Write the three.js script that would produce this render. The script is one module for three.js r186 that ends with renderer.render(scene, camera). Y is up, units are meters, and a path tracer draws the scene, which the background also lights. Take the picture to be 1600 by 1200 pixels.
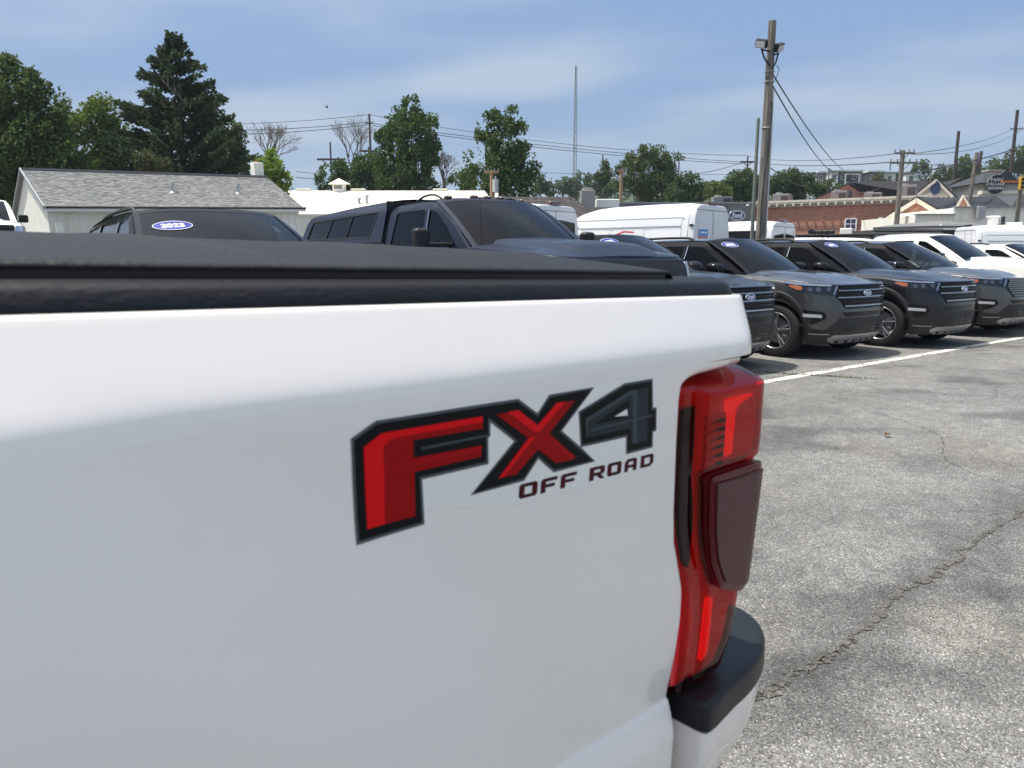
import * as THREE from 'three';
import { mergeGeometries, mergeVertices, toCreasedNormals } from 'three/addons/utils/BufferGeometryUtils.js';
import { RoundedBoxGeometry } from 'three/addons/geometries/RoundedBoxGeometry.js';
import { TessellateModifier } from 'three/addons/modifiers/TessellateModifier.js';

// ---------------------------------------------------------------- camera, sky, sun, exposure
const EYE = 1.5, PITCH = 9.92, FOV = 54.9;
const EXPOSURE = 1.36, SUN = 4.5;
const SUN_DIR = new THREE.Vector3(-0.34, 0.935, -0.10).normalize();
const scene = new THREE.Scene();
const camera = new THREE.PerspectiveCamera(FOV, 4 / 3, 0.05, 6000);
camera.position.set(0, EYE, 0);
camera.rotation.x = -PITCH * Math.PI / 180;
camera.focus = 11; camera.userData.fStop = 9;
const renderer = new THREE.WebGLRenderer({ antialias: true });
renderer.toneMapping = THREE.LinearToneMapping;
renderer.toneMappingExposure = EXPOSURE;
renderer.shadowMap.enabled = true;

// seeded noise
function rngOf(seed) { let s = seed >>> 0; return () => { s = (s + 0x6d2b79f5) | 0; let t = Math.imul(s ^ (s >>> 15), 1 | s); t = (t + Math.imul(t ^ (t >>> 7), 61 | t)) ^ t; return ((t ^ (t >>> 14)) >>> 0) / 4294967296; }; }
function hash2(x, y, s) { let h = Math.imul(x, 374761393) + Math.imul(y, 668265263) + Math.imul(s | 0, 974711); h = Math.imul(h ^ (h >>> 13), 1274126177); return ((h ^ (h >>> 16)) >>> 0) / 4294967296; }
function vnoise(x, y, s = 0, per = 0) {
  const xi = Math.floor(x), yi = Math.floor(y), fx = x - xi, fy = y - yi, u = fx * fx * (3 - 2 * fx), v = fy * fy * (3 - 2 * fy);
  const w = per ? (n) => ((n % per) + per) % per : (n) => n;
  const a = hash2(w(xi), w(yi), s), b = hash2(w(xi + 1), w(yi), s), c = hash2(w(xi), w(yi + 1), s), d = hash2(w(xi + 1), w(yi + 1), s);
  return a + (b - a) * u + (c - a) * v + (a - b - c + d) * u * v;
}
function fbm(x, y, s = 0, o = 4, per = 0) { let t = 0, a = 0.5, n = 0; for (let i = 0; i < o; i++) { t += a * vnoise(x, y, s + i * 17, per); n += a; x *= 2; y *= 2; per *= 2; a *= 0.5; } return t / n; }
const clamp = (x, a = 0, b = 1) => Math.min(b, Math.max(a, x));
const sstep = (a, b, x) => { const t = clamp((x - a) / (b - a)); return t * t * (3 - 2 * t); };
const lerp = (a, b, t) => a + (b - a) * t;
const s2l = (c) => (c <= 0.04045 ? c / 12.92 : Math.pow((c + 0.055) / 1.055, 2.4));
const rgb = (r, g, b) => [s2l(r / 255), s2l(g / 255), s2l(b / 255)];
// piecewise linear table lookup: [[x, y], ...] with x rising
function table(tab, x) { if (x <= tab[0][0]) return tab[0][1]; for (let i = 1; i < tab.length; i++) if (x <= tab[i][0]) { const [a, p] = tab[i - 1], [b, q] = tab[i]; return p + (q - p) * (x - a) / (b - a); } return tab[tab.length - 1][1]; }

{ // a hazy early-summer sky: pale toward the horizon, deeper overhead, thin high cloud
  const W = 1024, H = 512, data = new Float32Array(W * H * 4);
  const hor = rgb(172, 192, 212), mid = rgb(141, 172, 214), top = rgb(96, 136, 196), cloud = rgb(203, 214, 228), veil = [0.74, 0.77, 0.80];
  for (let j = 0; j < H; j++) for (let i = 0; i < W; i++) {
    const e = ((j + 0.5) / H - 0.5) * Math.PI, a = ((i + 0.5) / W - 0.5) * 2 * Math.PI;
    const dx = Math.cos(e) * Math.cos(a), dy = Math.sin(e), dz = Math.cos(e) * Math.sin(a);
    const y = Math.max(dy, 0), k = sstep(0, 0.26, y), k2 = sstep(0.2, 1, y);
    const c = [0, 1, 2].map((n) => lerp(lerp(hor[n], mid[n], k), top[n], k2));
    // cirrus on a flat layer overhead, stretched one way
    const px = dx / (y + 0.12), pz = dz / (y + 0.12);
    const f = fbm(px * 0.9 + pz * 0.35 + 40, pz * 2.1 - px * 0.5 + 40, 5, 5), g = fbm(px * 0.45 + 9, pz * 0.55 + 9, 77, 3);
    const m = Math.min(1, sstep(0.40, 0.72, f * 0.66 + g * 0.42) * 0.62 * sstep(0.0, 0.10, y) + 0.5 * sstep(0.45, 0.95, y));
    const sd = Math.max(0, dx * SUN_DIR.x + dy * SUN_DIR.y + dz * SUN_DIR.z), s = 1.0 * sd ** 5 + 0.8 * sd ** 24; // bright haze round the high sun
    const o = (j * W + i) * 4;
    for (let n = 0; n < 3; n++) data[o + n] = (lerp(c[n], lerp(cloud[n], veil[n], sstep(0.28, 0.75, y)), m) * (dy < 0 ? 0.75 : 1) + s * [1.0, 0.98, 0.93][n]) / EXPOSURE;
    data[o + 3] = 1;
  }
  const t = new THREE.DataTexture(data, W, H, THREE.RGBAFormat, THREE.FloatType);
  t.mapping = THREE.EquirectangularReflectionMapping; t.magFilter = THREE.LinearFilter; t.minFilter = THREE.LinearFilter; t.needsUpdate = true;
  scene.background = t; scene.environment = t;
  scene.fog = new THREE.FogExp2(new THREE.Color().setRGB(0.62, 0.72, 0.82), 0.0003);
}
const sun = new THREE.DirectionalLight(new THREE.Color(1, 0.95, 0.87), SUN);
sun.position.copy(SUN_DIR).multiplyScalar(120); sun.target.position.set(0, 0, -12);
sun.castShadow = true; sun.shadow.mapSize.set(4096, 4096);
Object.assign(sun.shadow.camera, { left: -90, right: 90, top: 90, bottom: -90, near: 1, far: 400 });
sun.shadow.radius = 1.2;
scene.add(sun, sun.target);

// ---------------------------------------------------------------- names, labels, geometry helpers
const used = new Map();
function numbered(name) { const n = used.get(name) ?? 0; used.set(name, n + 1); return n ? `${name}_${String(n).padStart(3, '0')}` : name; }
function tag(o, label, category, group, kind) { if (label) o.userData.label = label; if (category) o.userData.category = category; if (group) o.userData.group = group; if (kind) o.userData.kind = kind; return o; }
function thing(name, label, category, [x, y, z] = [0, 0, 0], turn = 0, group) { const o = new THREE.Group(); o.name = numbered(name); scene.add(o); o.position.set(x, y, z); o.rotation.y = turn; return tag(o, label, category, group); }
function part(parent, name, geo, mat, label) { const m = new THREE.Mesh(geo, mat); m.name = name; m.castShadow = m.receiveShadow = true; parent.add(m); if (label) m.userData.label = label; return m; }
function solo(name, geo, mat, label, category, group, kind) { const m = new THREE.Mesh(geo, mat); m.name = numbered(name); m.castShadow = m.receiveShadow = true; scene.add(m); return tag(m, label, category, group, kind); }
function struct(name, geo, mat) { return solo(name, geo, mat, null, null, null, 'structure'); }

function flat(g) { // non-indexed with just position, normal, uv
  g = g.index ? g.toNonIndexed() : g;
  if (!g.attributes.normal) g.computeVertexNormals();
  if (!g.attributes.uv) g.setAttribute('uv', new THREE.BufferAttribute(new Float32Array(g.attributes.position.count * 2), 2));
  for (const k of Object.keys(g.attributes)) if (!['position', 'normal', 'uv'].includes(k)) g.deleteAttribute(k);
  return g;
}
const merge = (list) => mergeGeometries(list.map(flat));
// a smooth sheet: fn(u, v, i, j) -> [x, y, z] or [x, y, z, s, t]
function sheet(nu, nv, fn, keep) {
  const pos = [], uv = [], idx = [];
  for (let j = 0; j <= nv; j++) for (let i = 0; i <= nu; i++) { const p = fn(i / nu, j / nv, i, j); pos.push(p[0], p[1], p[2]); uv.push(p.length > 3 ? p[3] : i / nu, p.length > 3 ? p[4] : j / nv); }
  for (let j = 0; j < nv; j++) for (let i = 0; i < nu; i++) {
    const a = j * (nu + 1) + i, b = a + 1, c = a + nu + 1, d = c + 1;
    if (keep && !keep(a, b, c, d, pos)) continue;
    idx.push(a, b, d, a, d, c);
  }
  const g = new THREE.BufferGeometry();
  g.setAttribute('position', new THREE.Float32BufferAttribute(pos, 3)); g.setAttribute('uv', new THREE.Float32BufferAttribute(uv, 2)); g.setIndex(idx); g.computeVertexNormals();
  return g;
}
function box(w, h, d, x = 0, y = 0, z = 0, ry = 0, r = 0) { const g = r ? new RoundedBoxGeometry(w, h, d, 2, r) : new THREE.BoxGeometry(w, h, d); if (ry) g.rotateY(ry); g.translate(x, y, z); return g; }
function cyl(r0, r1, a, b, seg = 10, open = false) { // tapered cylinder from a to b
  const A = new THREE.Vector3(...a), B = new THREE.Vector3(...b), d = B.clone().sub(A), g = new THREE.CylinderGeometry(r1, r0, d.length(), seg, 1, open);
  g.applyQuaternion(new THREE.Quaternion().setFromUnitVectors(new THREE.Vector3(0, 1, 0), d.normalize())); g.translate((A.x + B.x) / 2, (A.y + B.y) / 2, (A.z + B.z) / 2); return g;
}
function tube(pts, r, seg = 32, rad = 8, closed = false) { return new THREE.TubeGeometry(new THREE.CatmullRomCurve3(pts.map((p) => new THREE.Vector3(...p)), closed), seg, r, rad, closed); }
function roundPoly(pts, r, n = 4) { // rounded corners
  const out = [], N = pts.length;
  for (let i = 0; i < N; i++) {
    const p = pts[i], a = pts[(i + N - 1) % N], b = pts[(i + 1) % N];
    const la = Math.hypot(a[0] - p[0], a[1] - p[1]), lb = Math.hypot(b[0] - p[0], b[1] - p[1]), q = Math.min(r, la * 0.45, lb * 0.45);
    const A = [p[0] + (a[0] - p[0]) / la * q, p[1] + (a[1] - p[1]) / la * q], B = [p[0] + (b[0] - p[0]) / lb * q, p[1] + (b[1] - p[1]) / lb * q];
    for (let k = 0; k <= n; k++) { const t = k / n; out.push([lerp(lerp(A[0], p[0], t), lerp(p[0], B[0], t), t), lerp(lerp(A[1], p[1], t), lerp(p[1], B[1], t), t)]); }
  }
  return out;
}
function area(p) { let s = 0; for (let i = 0; i < p.length; i++) { const a = p[i], b = p[(i + 1) % p.length]; s += a[0] * b[1] - b[0] * a[1]; } return s / 2; }
function inset(p, d) { // mitred inward offset of a simple polygon
  const sgn = area(p) > 0 ? 1 : -1, N = p.length;
  return p.map((c, i) => {
    const a = p[(i + N - 1) % N], b = p[(i + 1) % N];
    let e1 = [c[0] - a[0], c[1] - a[1]], e2 = [b[0] - c[0], b[1] - c[1]]; const l1 = Math.hypot(...e1), l2 = Math.hypot(...e2); e1 = e1.map((v) => v / l1); e2 = e2.map((v) => v / l2);
    const n1 = [-e1[1] * sgn, e1[0] * sgn], n2 = [-e2[1] * sgn, e2[0] * sgn], m = [n1[0] + n2[0], n1[1] + n2[1]], k = Math.max(0.35, (m[0] * m[0] + m[1] * m[1]) / 2);
    return [c[0] + m[0] * d / k, c[1] + m[1] * d / k];
  });
}
const tess = new Map();
// a polygon laid onto a curved surface; map(a, b, off) -> [x, y, z]; with thickness it gets side walls
function patch(pts, map, { off = 0, thick = 0, edge = 0.08, holes = [], uvBox } = {}) {
  const sh = new THREE.Shape(pts.map((p) => new THREE.Vector2(...p)));
  for (const h of holes) sh.holes.push(new THREE.Path(h.map((p) => new THREE.Vector2(...p))));
  if (!tess.has(edge)) tess.set(edge, new TessellateModifier(edge, 7));
  let g = tess.get(edge).modify(new THREE.ShapeGeometry(sh, 1).toNonIndexed());
  g.deleteAttribute('normal'); g.deleteAttribute('uv'); g = mergeVertices(g, 1e-5);
  const P = g.attributes.position, uv = new Float32Array(P.count * 2);
  for (let i = 0; i < P.count; i++) {
    const a = P.getX(i), b = P.getY(i), q = map(a, b, off);
    uv[2 * i] = uvBox ? (a - uvBox[0]) / (uvBox[2] - uvBox[0]) : a; uv[2 * i + 1] = uvBox ? (b - uvBox[1]) / (uvBox[3] - uvBox[1]) : b; P.setXYZ(i, ...q);
  }
  g.setAttribute('uv', new THREE.BufferAttribute(uv, 2)); g.computeVertexNormals();
  if (!thick) return g;
  const walls = [];
  for (const loop of [pts, ...holes]) {
    const dense = [];
    loop.forEach((p, i) => { const q = loop[(i + 1) % loop.length], n = Math.max(1, Math.ceil(Math.hypot(q[0] - p[0], q[1] - p[1]) / edge)); for (let k = 0; k < n; k++) dense.push([lerp(p[0], q[0], k / n), lerp(p[1], q[1], k / n)]); });
    walls.push(sheet(dense.length, 1, (u, v, i) => { const p = dense[i % dense.length]; return map(p[0], p[1], off - v * thick); }));
  }
  return merge([g, ...walls.map((w) => toCreasedNormals(flat(w), 0.7))]);
}
function stripPoly(line, w) { // a polyline with a width, as a polygon
  const L = [], R = [];
  line.forEach((p, i) => { const a = line[Math.max(0, i - 1)], b = line[Math.min(line.length - 1, i + 1)], d = Math.hypot(b[0] - a[0], b[1] - a[1]), n = [-(b[1] - a[1]) / d * w / 2, (b[0] - a[0]) / d * w / 2]; L.push([p[0] + n[0], p[1] + n[1]]); R.push([p[0] - n[0], p[1] - n[1]]); });
  return [...L, ...R.reverse()];
}
const tone = (c, k) => c.map((v) => v * k);
function mat(name, color, rough = 0.6, more = {}) { const m = new THREE.MeshPhysicalMaterial({ color: new THREE.Color().setRGB(...color), roughness: rough, metalness: 0, side: THREE.DoubleSide, ...more }); m.name = name; return m; }
function dataTex(n, fn, srgb = false, m = n) { // fn(x, y) -> [r, g, b] 0..1 in the stored space
  const d = new Uint8Array(n * m * 4);
  for (let y = 0; y < m; y++) for (let x = 0; x < n; x++) { const c = fn(x / n, y / m, x, y), o = (y * n + x) * 4; d[o] = clamp(c[0]) * 255; d[o + 1] = clamp(c[1]) * 255; d[o + 2] = clamp(c[2]) * 255; d[o + 3] = 255; }
  const t = new THREE.DataTexture(d, n, m); t.wrapS = t.wrapT = THREE.RepeatWrapping; t.magFilter = THREE.LinearFilter; t.minFilter = THREE.LinearMipmapLinearFilter; t.generateMipmaps = true; if (srgb) t.colorSpace = THREE.SRGBColorSpace; t.needsUpdate = true; return t;
}
function canvasTex(w, h, draw) { const c = document.createElement('canvas'); c.width = w; c.height = h; draw(c.getContext('2d'), w, h); const t = new THREE.CanvasTexture(c); t.colorSpace = THREE.SRGBColorSpace; return t; }
// where the ray through a pixel of the 1600 x 1200 photograph lies at a given distance ahead: used to measure places once
const F = 600 / Math.tan(FOV * Math.PI / 360), SP = Math.sin(PITCH * Math.PI / 180), CP = Math.cos(PITCH * Math.PI / 180);
function at(u, v, d) { const cx = (u - 800) / F, cy = (600 - v) / F, z = cy * SP + CP; return [cx * d / z, EYE + (cy * CP - SP) * d / z, -d]; }
const atX = (u, v, d) => at(u, v, d)[0], atY = (u, v, d) => at(u, v, d)[1];

// ---------------------------------------------------------------- materials
const fineBump = dataTex(256, (u, v) => { const n = fbm(u * 64, v * 64, 3, 3, 64); return [n, n, n]; });
const M = {
  whitePaint: mat('white paint', [0.95, 0.90, 0.83], 0.32, { clearcoat: 1, clearcoatRoughness: 0.03 }),
  blackTrim: mat('black trim', [0.012, 0.0125, 0.013], 0.55),
  blackGloss: mat('black gloss', [0.005, 0.005, 0.006], 0.12, { ior: 1.4 }),
  cladding: mat('grey cladding', [0.017, 0.018, 0.018], 0.6),
  rubber: mat('rubber', [0.009, 0.009, 0.0095], 0.8),
  chrome: mat('chrome', [0.75, 0.76, 0.78], 0.12, { metalness: 1 }),
  silver: mat('silver plastic', [0.36, 0.36, 0.36], 0.38, { metalness: 0.6 }),
  alloy: mat('alloy', [0.42, 0.43, 0.44], 0.28, { metalness: 0.9 }),
  darkAlloy: mat('dark alloy', [0.02, 0.02, 0.022], 0.3, { metalness: 0.5 }),
  glass: mat('windscreen glass', [0.17, 0.25, 0.29], 0.02, { transmission: 1, thickness: 0, ior: 1.31 }),
  tinted: mat('tinted glass', [0.020, 0.028, 0.034], 0.02, { transmission: 1, thickness: 0, ior: 1.28 }),
  lightTint: mat('light tinted glass', [0.12, 0.16, 0.18], 0.02, { transmission: 1, thickness: 0, ior: 1.28 }),
  clearLens: mat('clear lens', [0.92, 0.93, 0.94], 0.02, { transmission: 1, thickness: 0, ior: 1.5 }),
  cabin: mat('cabin trim', [0.013, 0.013, 0.014], 0.75),
  seat: mat('seat', [0.018, 0.018, 0.019], 0.7),
  amber: mat('amber lens', [0.55, 0.13, 0.02], 0.2, { clearcoat: 1 }),
  redLens: mat('red lens', [0.055, 0.003, 0.004], 0.15, { clearcoat: 1 }),
  concrete: mat('concrete', [0.34, 0.33, 0.31], 0.9),
  metalGrey: mat('grey metal', [0.30, 0.31, 0.32], 0.5, { metalness: 0.4 }),
  wire: mat('wire', [0.03, 0.03, 0.032], 0.6),
};
// ================================================================ the lot
const TILE = 2.4;
const stones = (() => { // exposed aggregate: one cell per stone
  const N = 440, R = rngOf(11), cell = [];
  for (let i = 0; i < N * N; i++) { const k = R(); let t = k < 0.24 ? 0.06 + 0.06 * R() : k < 0.91 ? 0.15 + 0.11 * R() : 0.30 + 0.24 * R(); const w = 0.94 + 0.12 * R(); cell.push([R(), R(), t * (1 + (w - 1) * 0.9), t, t * (2 - w) * 0.97, R()]); }
  return { N, cell };
})();
const asphaltPix = (u, v) => {
  const { N, cell } = stones, x = u * N, y = v * N, xi = Math.floor(x), yi = Math.floor(y); let best = 9, second = 9, bc = null;
  for (let j = -1; j <= 1; j++) for (let i = -1; i <= 1; i++) { const cx = xi + i, cy = yi + j, c = cell[((cy + N) % N) * N + ((cx + N) % N)], d = (cx + c[0] - x) ** 2 + (cy + c[1] - y) ** 2; if (d < best) { second = best; best = d; bc = c; } else if (d < second) second = d; }
  return [bc, Math.sqrt(second) - Math.sqrt(best)];
};
const asphaltCache = new Map();
const TN = 1600;
const aCol = dataTex(TN, (u, v, x, y) => {
  const [c, e] = asphaltPix(u, v), k = sstep(0.0, 0.3, e), m = fbm(u * 40, v * 40, 8, 3, 40) * 0.5 + 0.75; asphaltCache.set(y * TN + x, [c[5], k]);
  return [2, 3, 4].map((n) => { const l = lerp(0.085, c[n], 0.35 + 0.65 * k) * m; return l <= 0.0031308 ? l * 12.92 : 1.055 * Math.pow(l, 1 / 2.4) - 0.055; });
}, true);
const aBump = dataTex(TN, (u, v, x, y) => { const [r, k] = asphaltCache.get(y * TN + x); const h = k * (0.45 + 0.55 * r); return [h, h, h]; });
asphaltCache.clear();
const asphalt = mat('asphalt', [1, 1, 1], 0.92, { map: aCol, bumpMap: aBump, bumpScale: 0.002, vertexColors: true });
// the old filled crack that runs across the aisle, as a line on the ground
// the lot climbs a little toward the far left
function groundY(x, z) { return 0.0233 * clamp((z + 1.1) * 0.7028 - (x - 0.255) * 0.711, 0, 7) * sstep(3, 0.5, x) + 0.17 * sstep(2.6, -1.6, x) * sstep(-3.6, -6.5, z) + 0.85 * sstep(-10, -21, z) * sstep(-4, -12, x); }
const crackLine = [[0.55, -2.16], [0.893, -2.356], [1.12, -2.52], [1.341, -2.704], [1.70, -3.06], [2.074, -3.367], [2.55, -3.80], [3.03, -4.179], [3.7, -4.62], [4.6, -5.35]];
function distTo(line, x, z) { let d = 1e9; for (let i = 1; i < line.length; i++) { const [a, b] = line[i - 1], [c, e] = line[i], t = clamp(((x - a) * (c - a) + (z - b) * (e - b)) / ((c - a) ** 2 + (e - b) ** 2)); d = Math.min(d, Math.hypot(x - a - t * (c - a), z - b - t * (e - b))); } return d; }
function groundTone(x, z) {
  const big = fbm(x * 0.45 + 3, z * 0.45 + 7, 21, 4), mid = fbm(x * 1.7, z * 1.7, 31, 4), small = fbm(x * 6, z * 6, 41, 3);
  let k = 1.02 + (big - 0.5) * 0.55 + (mid - 0.5) * 0.5 + (small - 0.5) * 0.3;
  const d = distTo(crackLine, x, z) + (fbm(x * 3, z * 3, 51, 3) - 0.5) * 0.5;
  k *= 1 - 0.34 * sstep(0.32, 0.05, d) * sstep(0.35, 0.62, mid + 0.15);            // bitumen bared beside the crack
  k *= 1 - 0.40 * sstep(0.60, 0.74, fbm(x * 0.9 + 11, z * 1.6 + 2, 61, 4));        // dark worn patches
  const tan = sstep(0.57, 0.72, fbm(x * 1.1 + 5, z * 1.1 + 9, 71, 4)) * 0.25;      // dust stains
  k *= 0.93; return [k * (1.01 + 0.06 * tan), k * (0.99 - 0.01 * tan), k * (0.955 - 0.14 * tan)];
}
{
  const line = (near0, near1, step, far) => { const a = []; let s = 0; for (let v = near0; v <= near1 + 1e-6; v += step) a.push(v); let d = step; const lo = [], hi = []; for (let v = near1; v < far;) { d *= 1.22; v += d; hi.push(v); } d = step; for (let v = near0; v > -far;) { d *= 1.22; v -= d; lo.unshift(v); } return [...lo, ...a, ...hi]; };
  const xs = line(-1.5, 13, 0.085, 2500), zs = line(-16, -1.2, 0.085, 2500), col = [];
  const g = sheet(xs.length - 1, zs.length - 1, (u, v, i, j) => { const x = xs[i], z = zs[zs.length - 1 - j]; col.push(...groundTone(x, z)); return [x, groundY(x, z), z, x / TILE, z / TILE]; });
  g.setAttribute('color', new THREE.Float32BufferAttribute(col, 3));
  const ground = struct('parking_lot_ground', g, asphalt);
  // crack filled with grit
  const grit = mat('grit', [1, 1, 1], 1, { map: dataTex(256, (u, v) => { const n = fbm(u * 40, v * 40, 3, 4, 40), m = hash2(Math.floor(u * 256), Math.floor(v * 256), 5); let k = 0.24 + 0.22 * n + (m > 0.9 ? 0.2 : m < 0.15 ? -0.12 : 0); k -= 0.03; return [k * 1.03, k, k * 0.92]; }, true), bumpMap: fineBump, bumpScale: 0.004 });
  const R = rngOf(4), dense = []; const cv = new THREE.CatmullRomCurve3(crackLine.map(([x, z]) => new THREE.Vector3(x, 0, z)));
  for (let i = 0; i <= 420; i++) { const p = cv.getPoint(i / 420); dense.push([p.x + (fbm(i * 0.3, 1, 2, 3) - 0.5) * 0.07 + (R() - 0.5) * 0.012, p.z + (fbm(i * 0.3, 8, 3, 3) - 0.5) * 0.07 + (R() - 0.5) * 0.012, Math.max(0.001, 0.003 + 0.022 * (fbm(i * 0.13, 3, 9, 3) - 0.25) * (0.5 + R()))]); }
  part(ground, 'filled_crack', sheet(420, 1, (u, v, i) => { const p = dense[i], q = dense[Math.min(420, i + 1)], o = dense[Math.max(0, i - 1)], d = Math.hypot(q[0] - o[0], q[1] - o[1]), w = p[2] * (v - 0.5) * 2; return [p[0] - (q[1] - o[1]) / d * w, 0.004, p[1] + (q[0] - o[0]) / d * w, p[0] * 4, p[1] * 4]; }), grit);
  // hairline cracks
  const dark = mat('open crack', [0.075, 0.073, 0.07], 1), hair = [];
  const runs = [[[3.5, -8.1], [4.4, -8.0], [5.2, -8.35], [6.1, -8.2]], [[4.2, -7.4], [5.1, -7.7], [5.6, -8.4], [6.6, -9.0]], [[3.3, -8.45], [3.9, -8.8], [4.3, -9.4], [4.9, -9.6]], [[3.4, -4.3], [3.2, -5.2], [3.6, -6.1], [3.5, -7.0]], [[6.2, -9.4], [7.3, -9.9], [8.6, -10.2], [9.6, -11]]];
  for (const run of runs) { const c = new THREE.CatmullRomCurve3(run.map(([x, z]) => new THREE.Vector3(x, 0, z))), n = 60, P = []; for (let i = 0; i <= n; i++) { const p = c.getPoint(i / n); P.push([p.x + (R() - 0.5) * 0.03, p.z + (R() - 0.5) * 0.03, 0.001 + 0.003 * R()]); }
    hair.push(sheet(n, 1, (u, v, i) => { const p = P[i], q = P[Math.min(n, i + 1)], o = P[Math.max(0, i - 1)], d = Math.hypot(q[0] - o[0], q[1] - o[1]), w = p[2] * (v - 0.5) * 2; return [p[0] - (q[1] - o[1]) / d * w, 0.004, p[1] + (q[0] - o[0]) / d * w]; })); }
  part(ground, 'hairline_crack', merge(hair), dark).userData.kind = 'stuff';
  // white line in front of the stalls
  const paint = mat('road paint', [1, 1, 1], 0.8, { map: dataTex(512, (u, v) => { const w = sstep(0.36, 0.50, fbm(u * 60, v * 60, 5, 4, 60) * 0.7 + fbm(u * 9, v * 9, 6, 2, 9) * 0.35), c = lerp(0.48, 0.87, w); return [c, c * 0.985, c * 0.94]; }, true), bumpMap: aBump, bumpScale: 0.002 });
  const a = [2.10, -8.01], b = [16.5, -18.93], n = 240, L = Math.hypot(b[0] - a[0], b[1] - a[1]), nx = -(b[1] - a[1]) / L, nz = (b[0] - a[0]) / L;
  part(ground, 'parking_line', sheet(n, 2, (u, v) => { const e = 0.068 + 0.012 * (fbm(u * 90, v * 3, 12, 3) - 0.5), w = (v - 0.5) * 2 * e, x = lerp(a[0], b[0], u) + nx * w, z = lerp(a[1], b[1], u) + nz * w; return [x, 0.004, z, x / 1.7, z / 1.7]; }), paint);
}
{ // weeds along the joint by the line
  const R = rngOf(31), pos = [];
  const blade = (x, z, h, a, lean) => { const dx = Math.cos(a) * 0.006, dz = Math.sin(a) * 0.006, tx = x + Math.sin(a) * lean, tz = z - Math.cos(a) * lean; pos.push(x - dx, 0, z - dz, x + dx, 0, z + dz, tx, h, tz); };
  for (let i = 0; i < 380; i++) { const t = R(), c = Math.floor(R() * 9) / 9 + (R() - 0.5) * 0.05, x = lerp(3.1, 4.6, lerp(t, c, 0.8)), z = lerp(-9.5, -8.85, lerp(t, c, 0.8)) + (R() - 0.5) * 0.08; blade(x, z, 0.008 + 0.035 * R() * R(), R() * 6.28, 0.03 * R()); }
  const g = new THREE.BufferGeometry(); g.setAttribute('position', new THREE.Float32BufferAttribute(pos, 3)); g.computeVertexNormals();
  solo('weeds', g, mat('weed', [0.06, 0.085, 0.02], 0.9), 'low green weeds growing out of the asphalt joint beside the white line', 'weeds', null, 'stuff');
  const leaf = sheet(6, 4, (u, v) => [(u - 0.5) * 0.07, 0.006 + 0.018 * Math.sin(u * 3.1) + 0.012 * Math.abs(v - 0.5) * 2, (v - 0.5) * 0.045 * Math.sin(Math.PI * clamp(u, 0.06, 0.96))]);
  const l = solo('dry_leaf', leaf, mat('dry leaf', [0.13, 0.055, 0.025], 0.9), 'curled brown dry leaf lying alone on the open asphalt', 'leaf'); l.position.set(3.13, 0.004, -6.0); l.rotation.y = 0.7;
}
// ================================================================ the white pickup in the foreground (its near rear corner)
// t: metres rearwards along its side, h: metres up, o: metres out of the side, all from the front edge of the tail lamp
const pick = new THREE.Group(); pick.name = 'white_pickup_truck'; scene.add(pick);
tag(pick, 'white pickup truck close in the foreground with off-road decal and red tail lamp', 'pickup truck');
{
  const dr = new THREE.Vector3(0.711, -0.0232, -0.7028).normalize(), n = new THREE.Vector3(0.703, 0, 0.711).normalize(), up = new THREE.Vector3().crossVectors(n, dr);
  const m = new THREE.Matrix4().makeBasis(dr.clone().negate(), up, n.clone().negate());
  pick.quaternion.setFromRotationMatrix(m);
  pick.position.set(0.255, 1.208, -1.1).addScaledVector(up, -1.208);
}
const LIFT = 1.208, WID = 2.03;
const T = (t, h, o) => [-t, h + LIFT, -o];
const tCorner = (h) => (h > 0.128 ? 0.192 + (h - 0.13) * 0.28 : 0.192);
const RC = 0.09;
const corner = (t, t0, R = RC) => (t <= t0 ? 0 : R - Math.sqrt(Math.max(0, R * R - (t - t0) ** 2)));
function bodyO(t, h) { // the shape of the bed side
  let o = 0;
  const k = h - 0.147; o -= 0.50 * (0.5 * (k + Math.sqrt(k * k + 0.00016)));          // shoulder leans in above the crease
  if (h < -0.05) o -= 0.13 * (h + 0.05) ** 2;                                         // and tucks under below
  const r = Math.hypot(t + 1.15, h + 0.80); o += 0.030 * sstep(1.03, 0.76, r);          // swell over the wheel
  const c = -0.437 - 0.07 * (t + 0.05) * (t < -0.05 ? 1 : 0.3) - h; if (c > 0) o += 0.012 * sstep(0, 0.006, c) * 0.3 + 0.42 * Math.min(c, 0.05) + 0.1 * Math.max(0, Math.min(c, 0.25) - 0.05);
  return o - corner(t, tCorner(h));
}
const recess = [[-0.70, 0.030], [-0.44, 0.030], [-0.4165, 0.032], [-0.363, 0.040], [-0.30, 0.0425], [-0.247, 0.037], [-0.20, 0.0185], [-0.157, 0.001], [-0.10, -0.0065], [0, -0.0095], [0.073, -0.0092], [0.095, -0.0054], [0.1030, -0.001], [0.1085, 0.0074], [0.114, 0.020], [0.1186, 0.039], [0.1213, 0.065], [0.1227, 0.0995], [0.126, 0.150], [0.1285, 0.206]];
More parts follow.
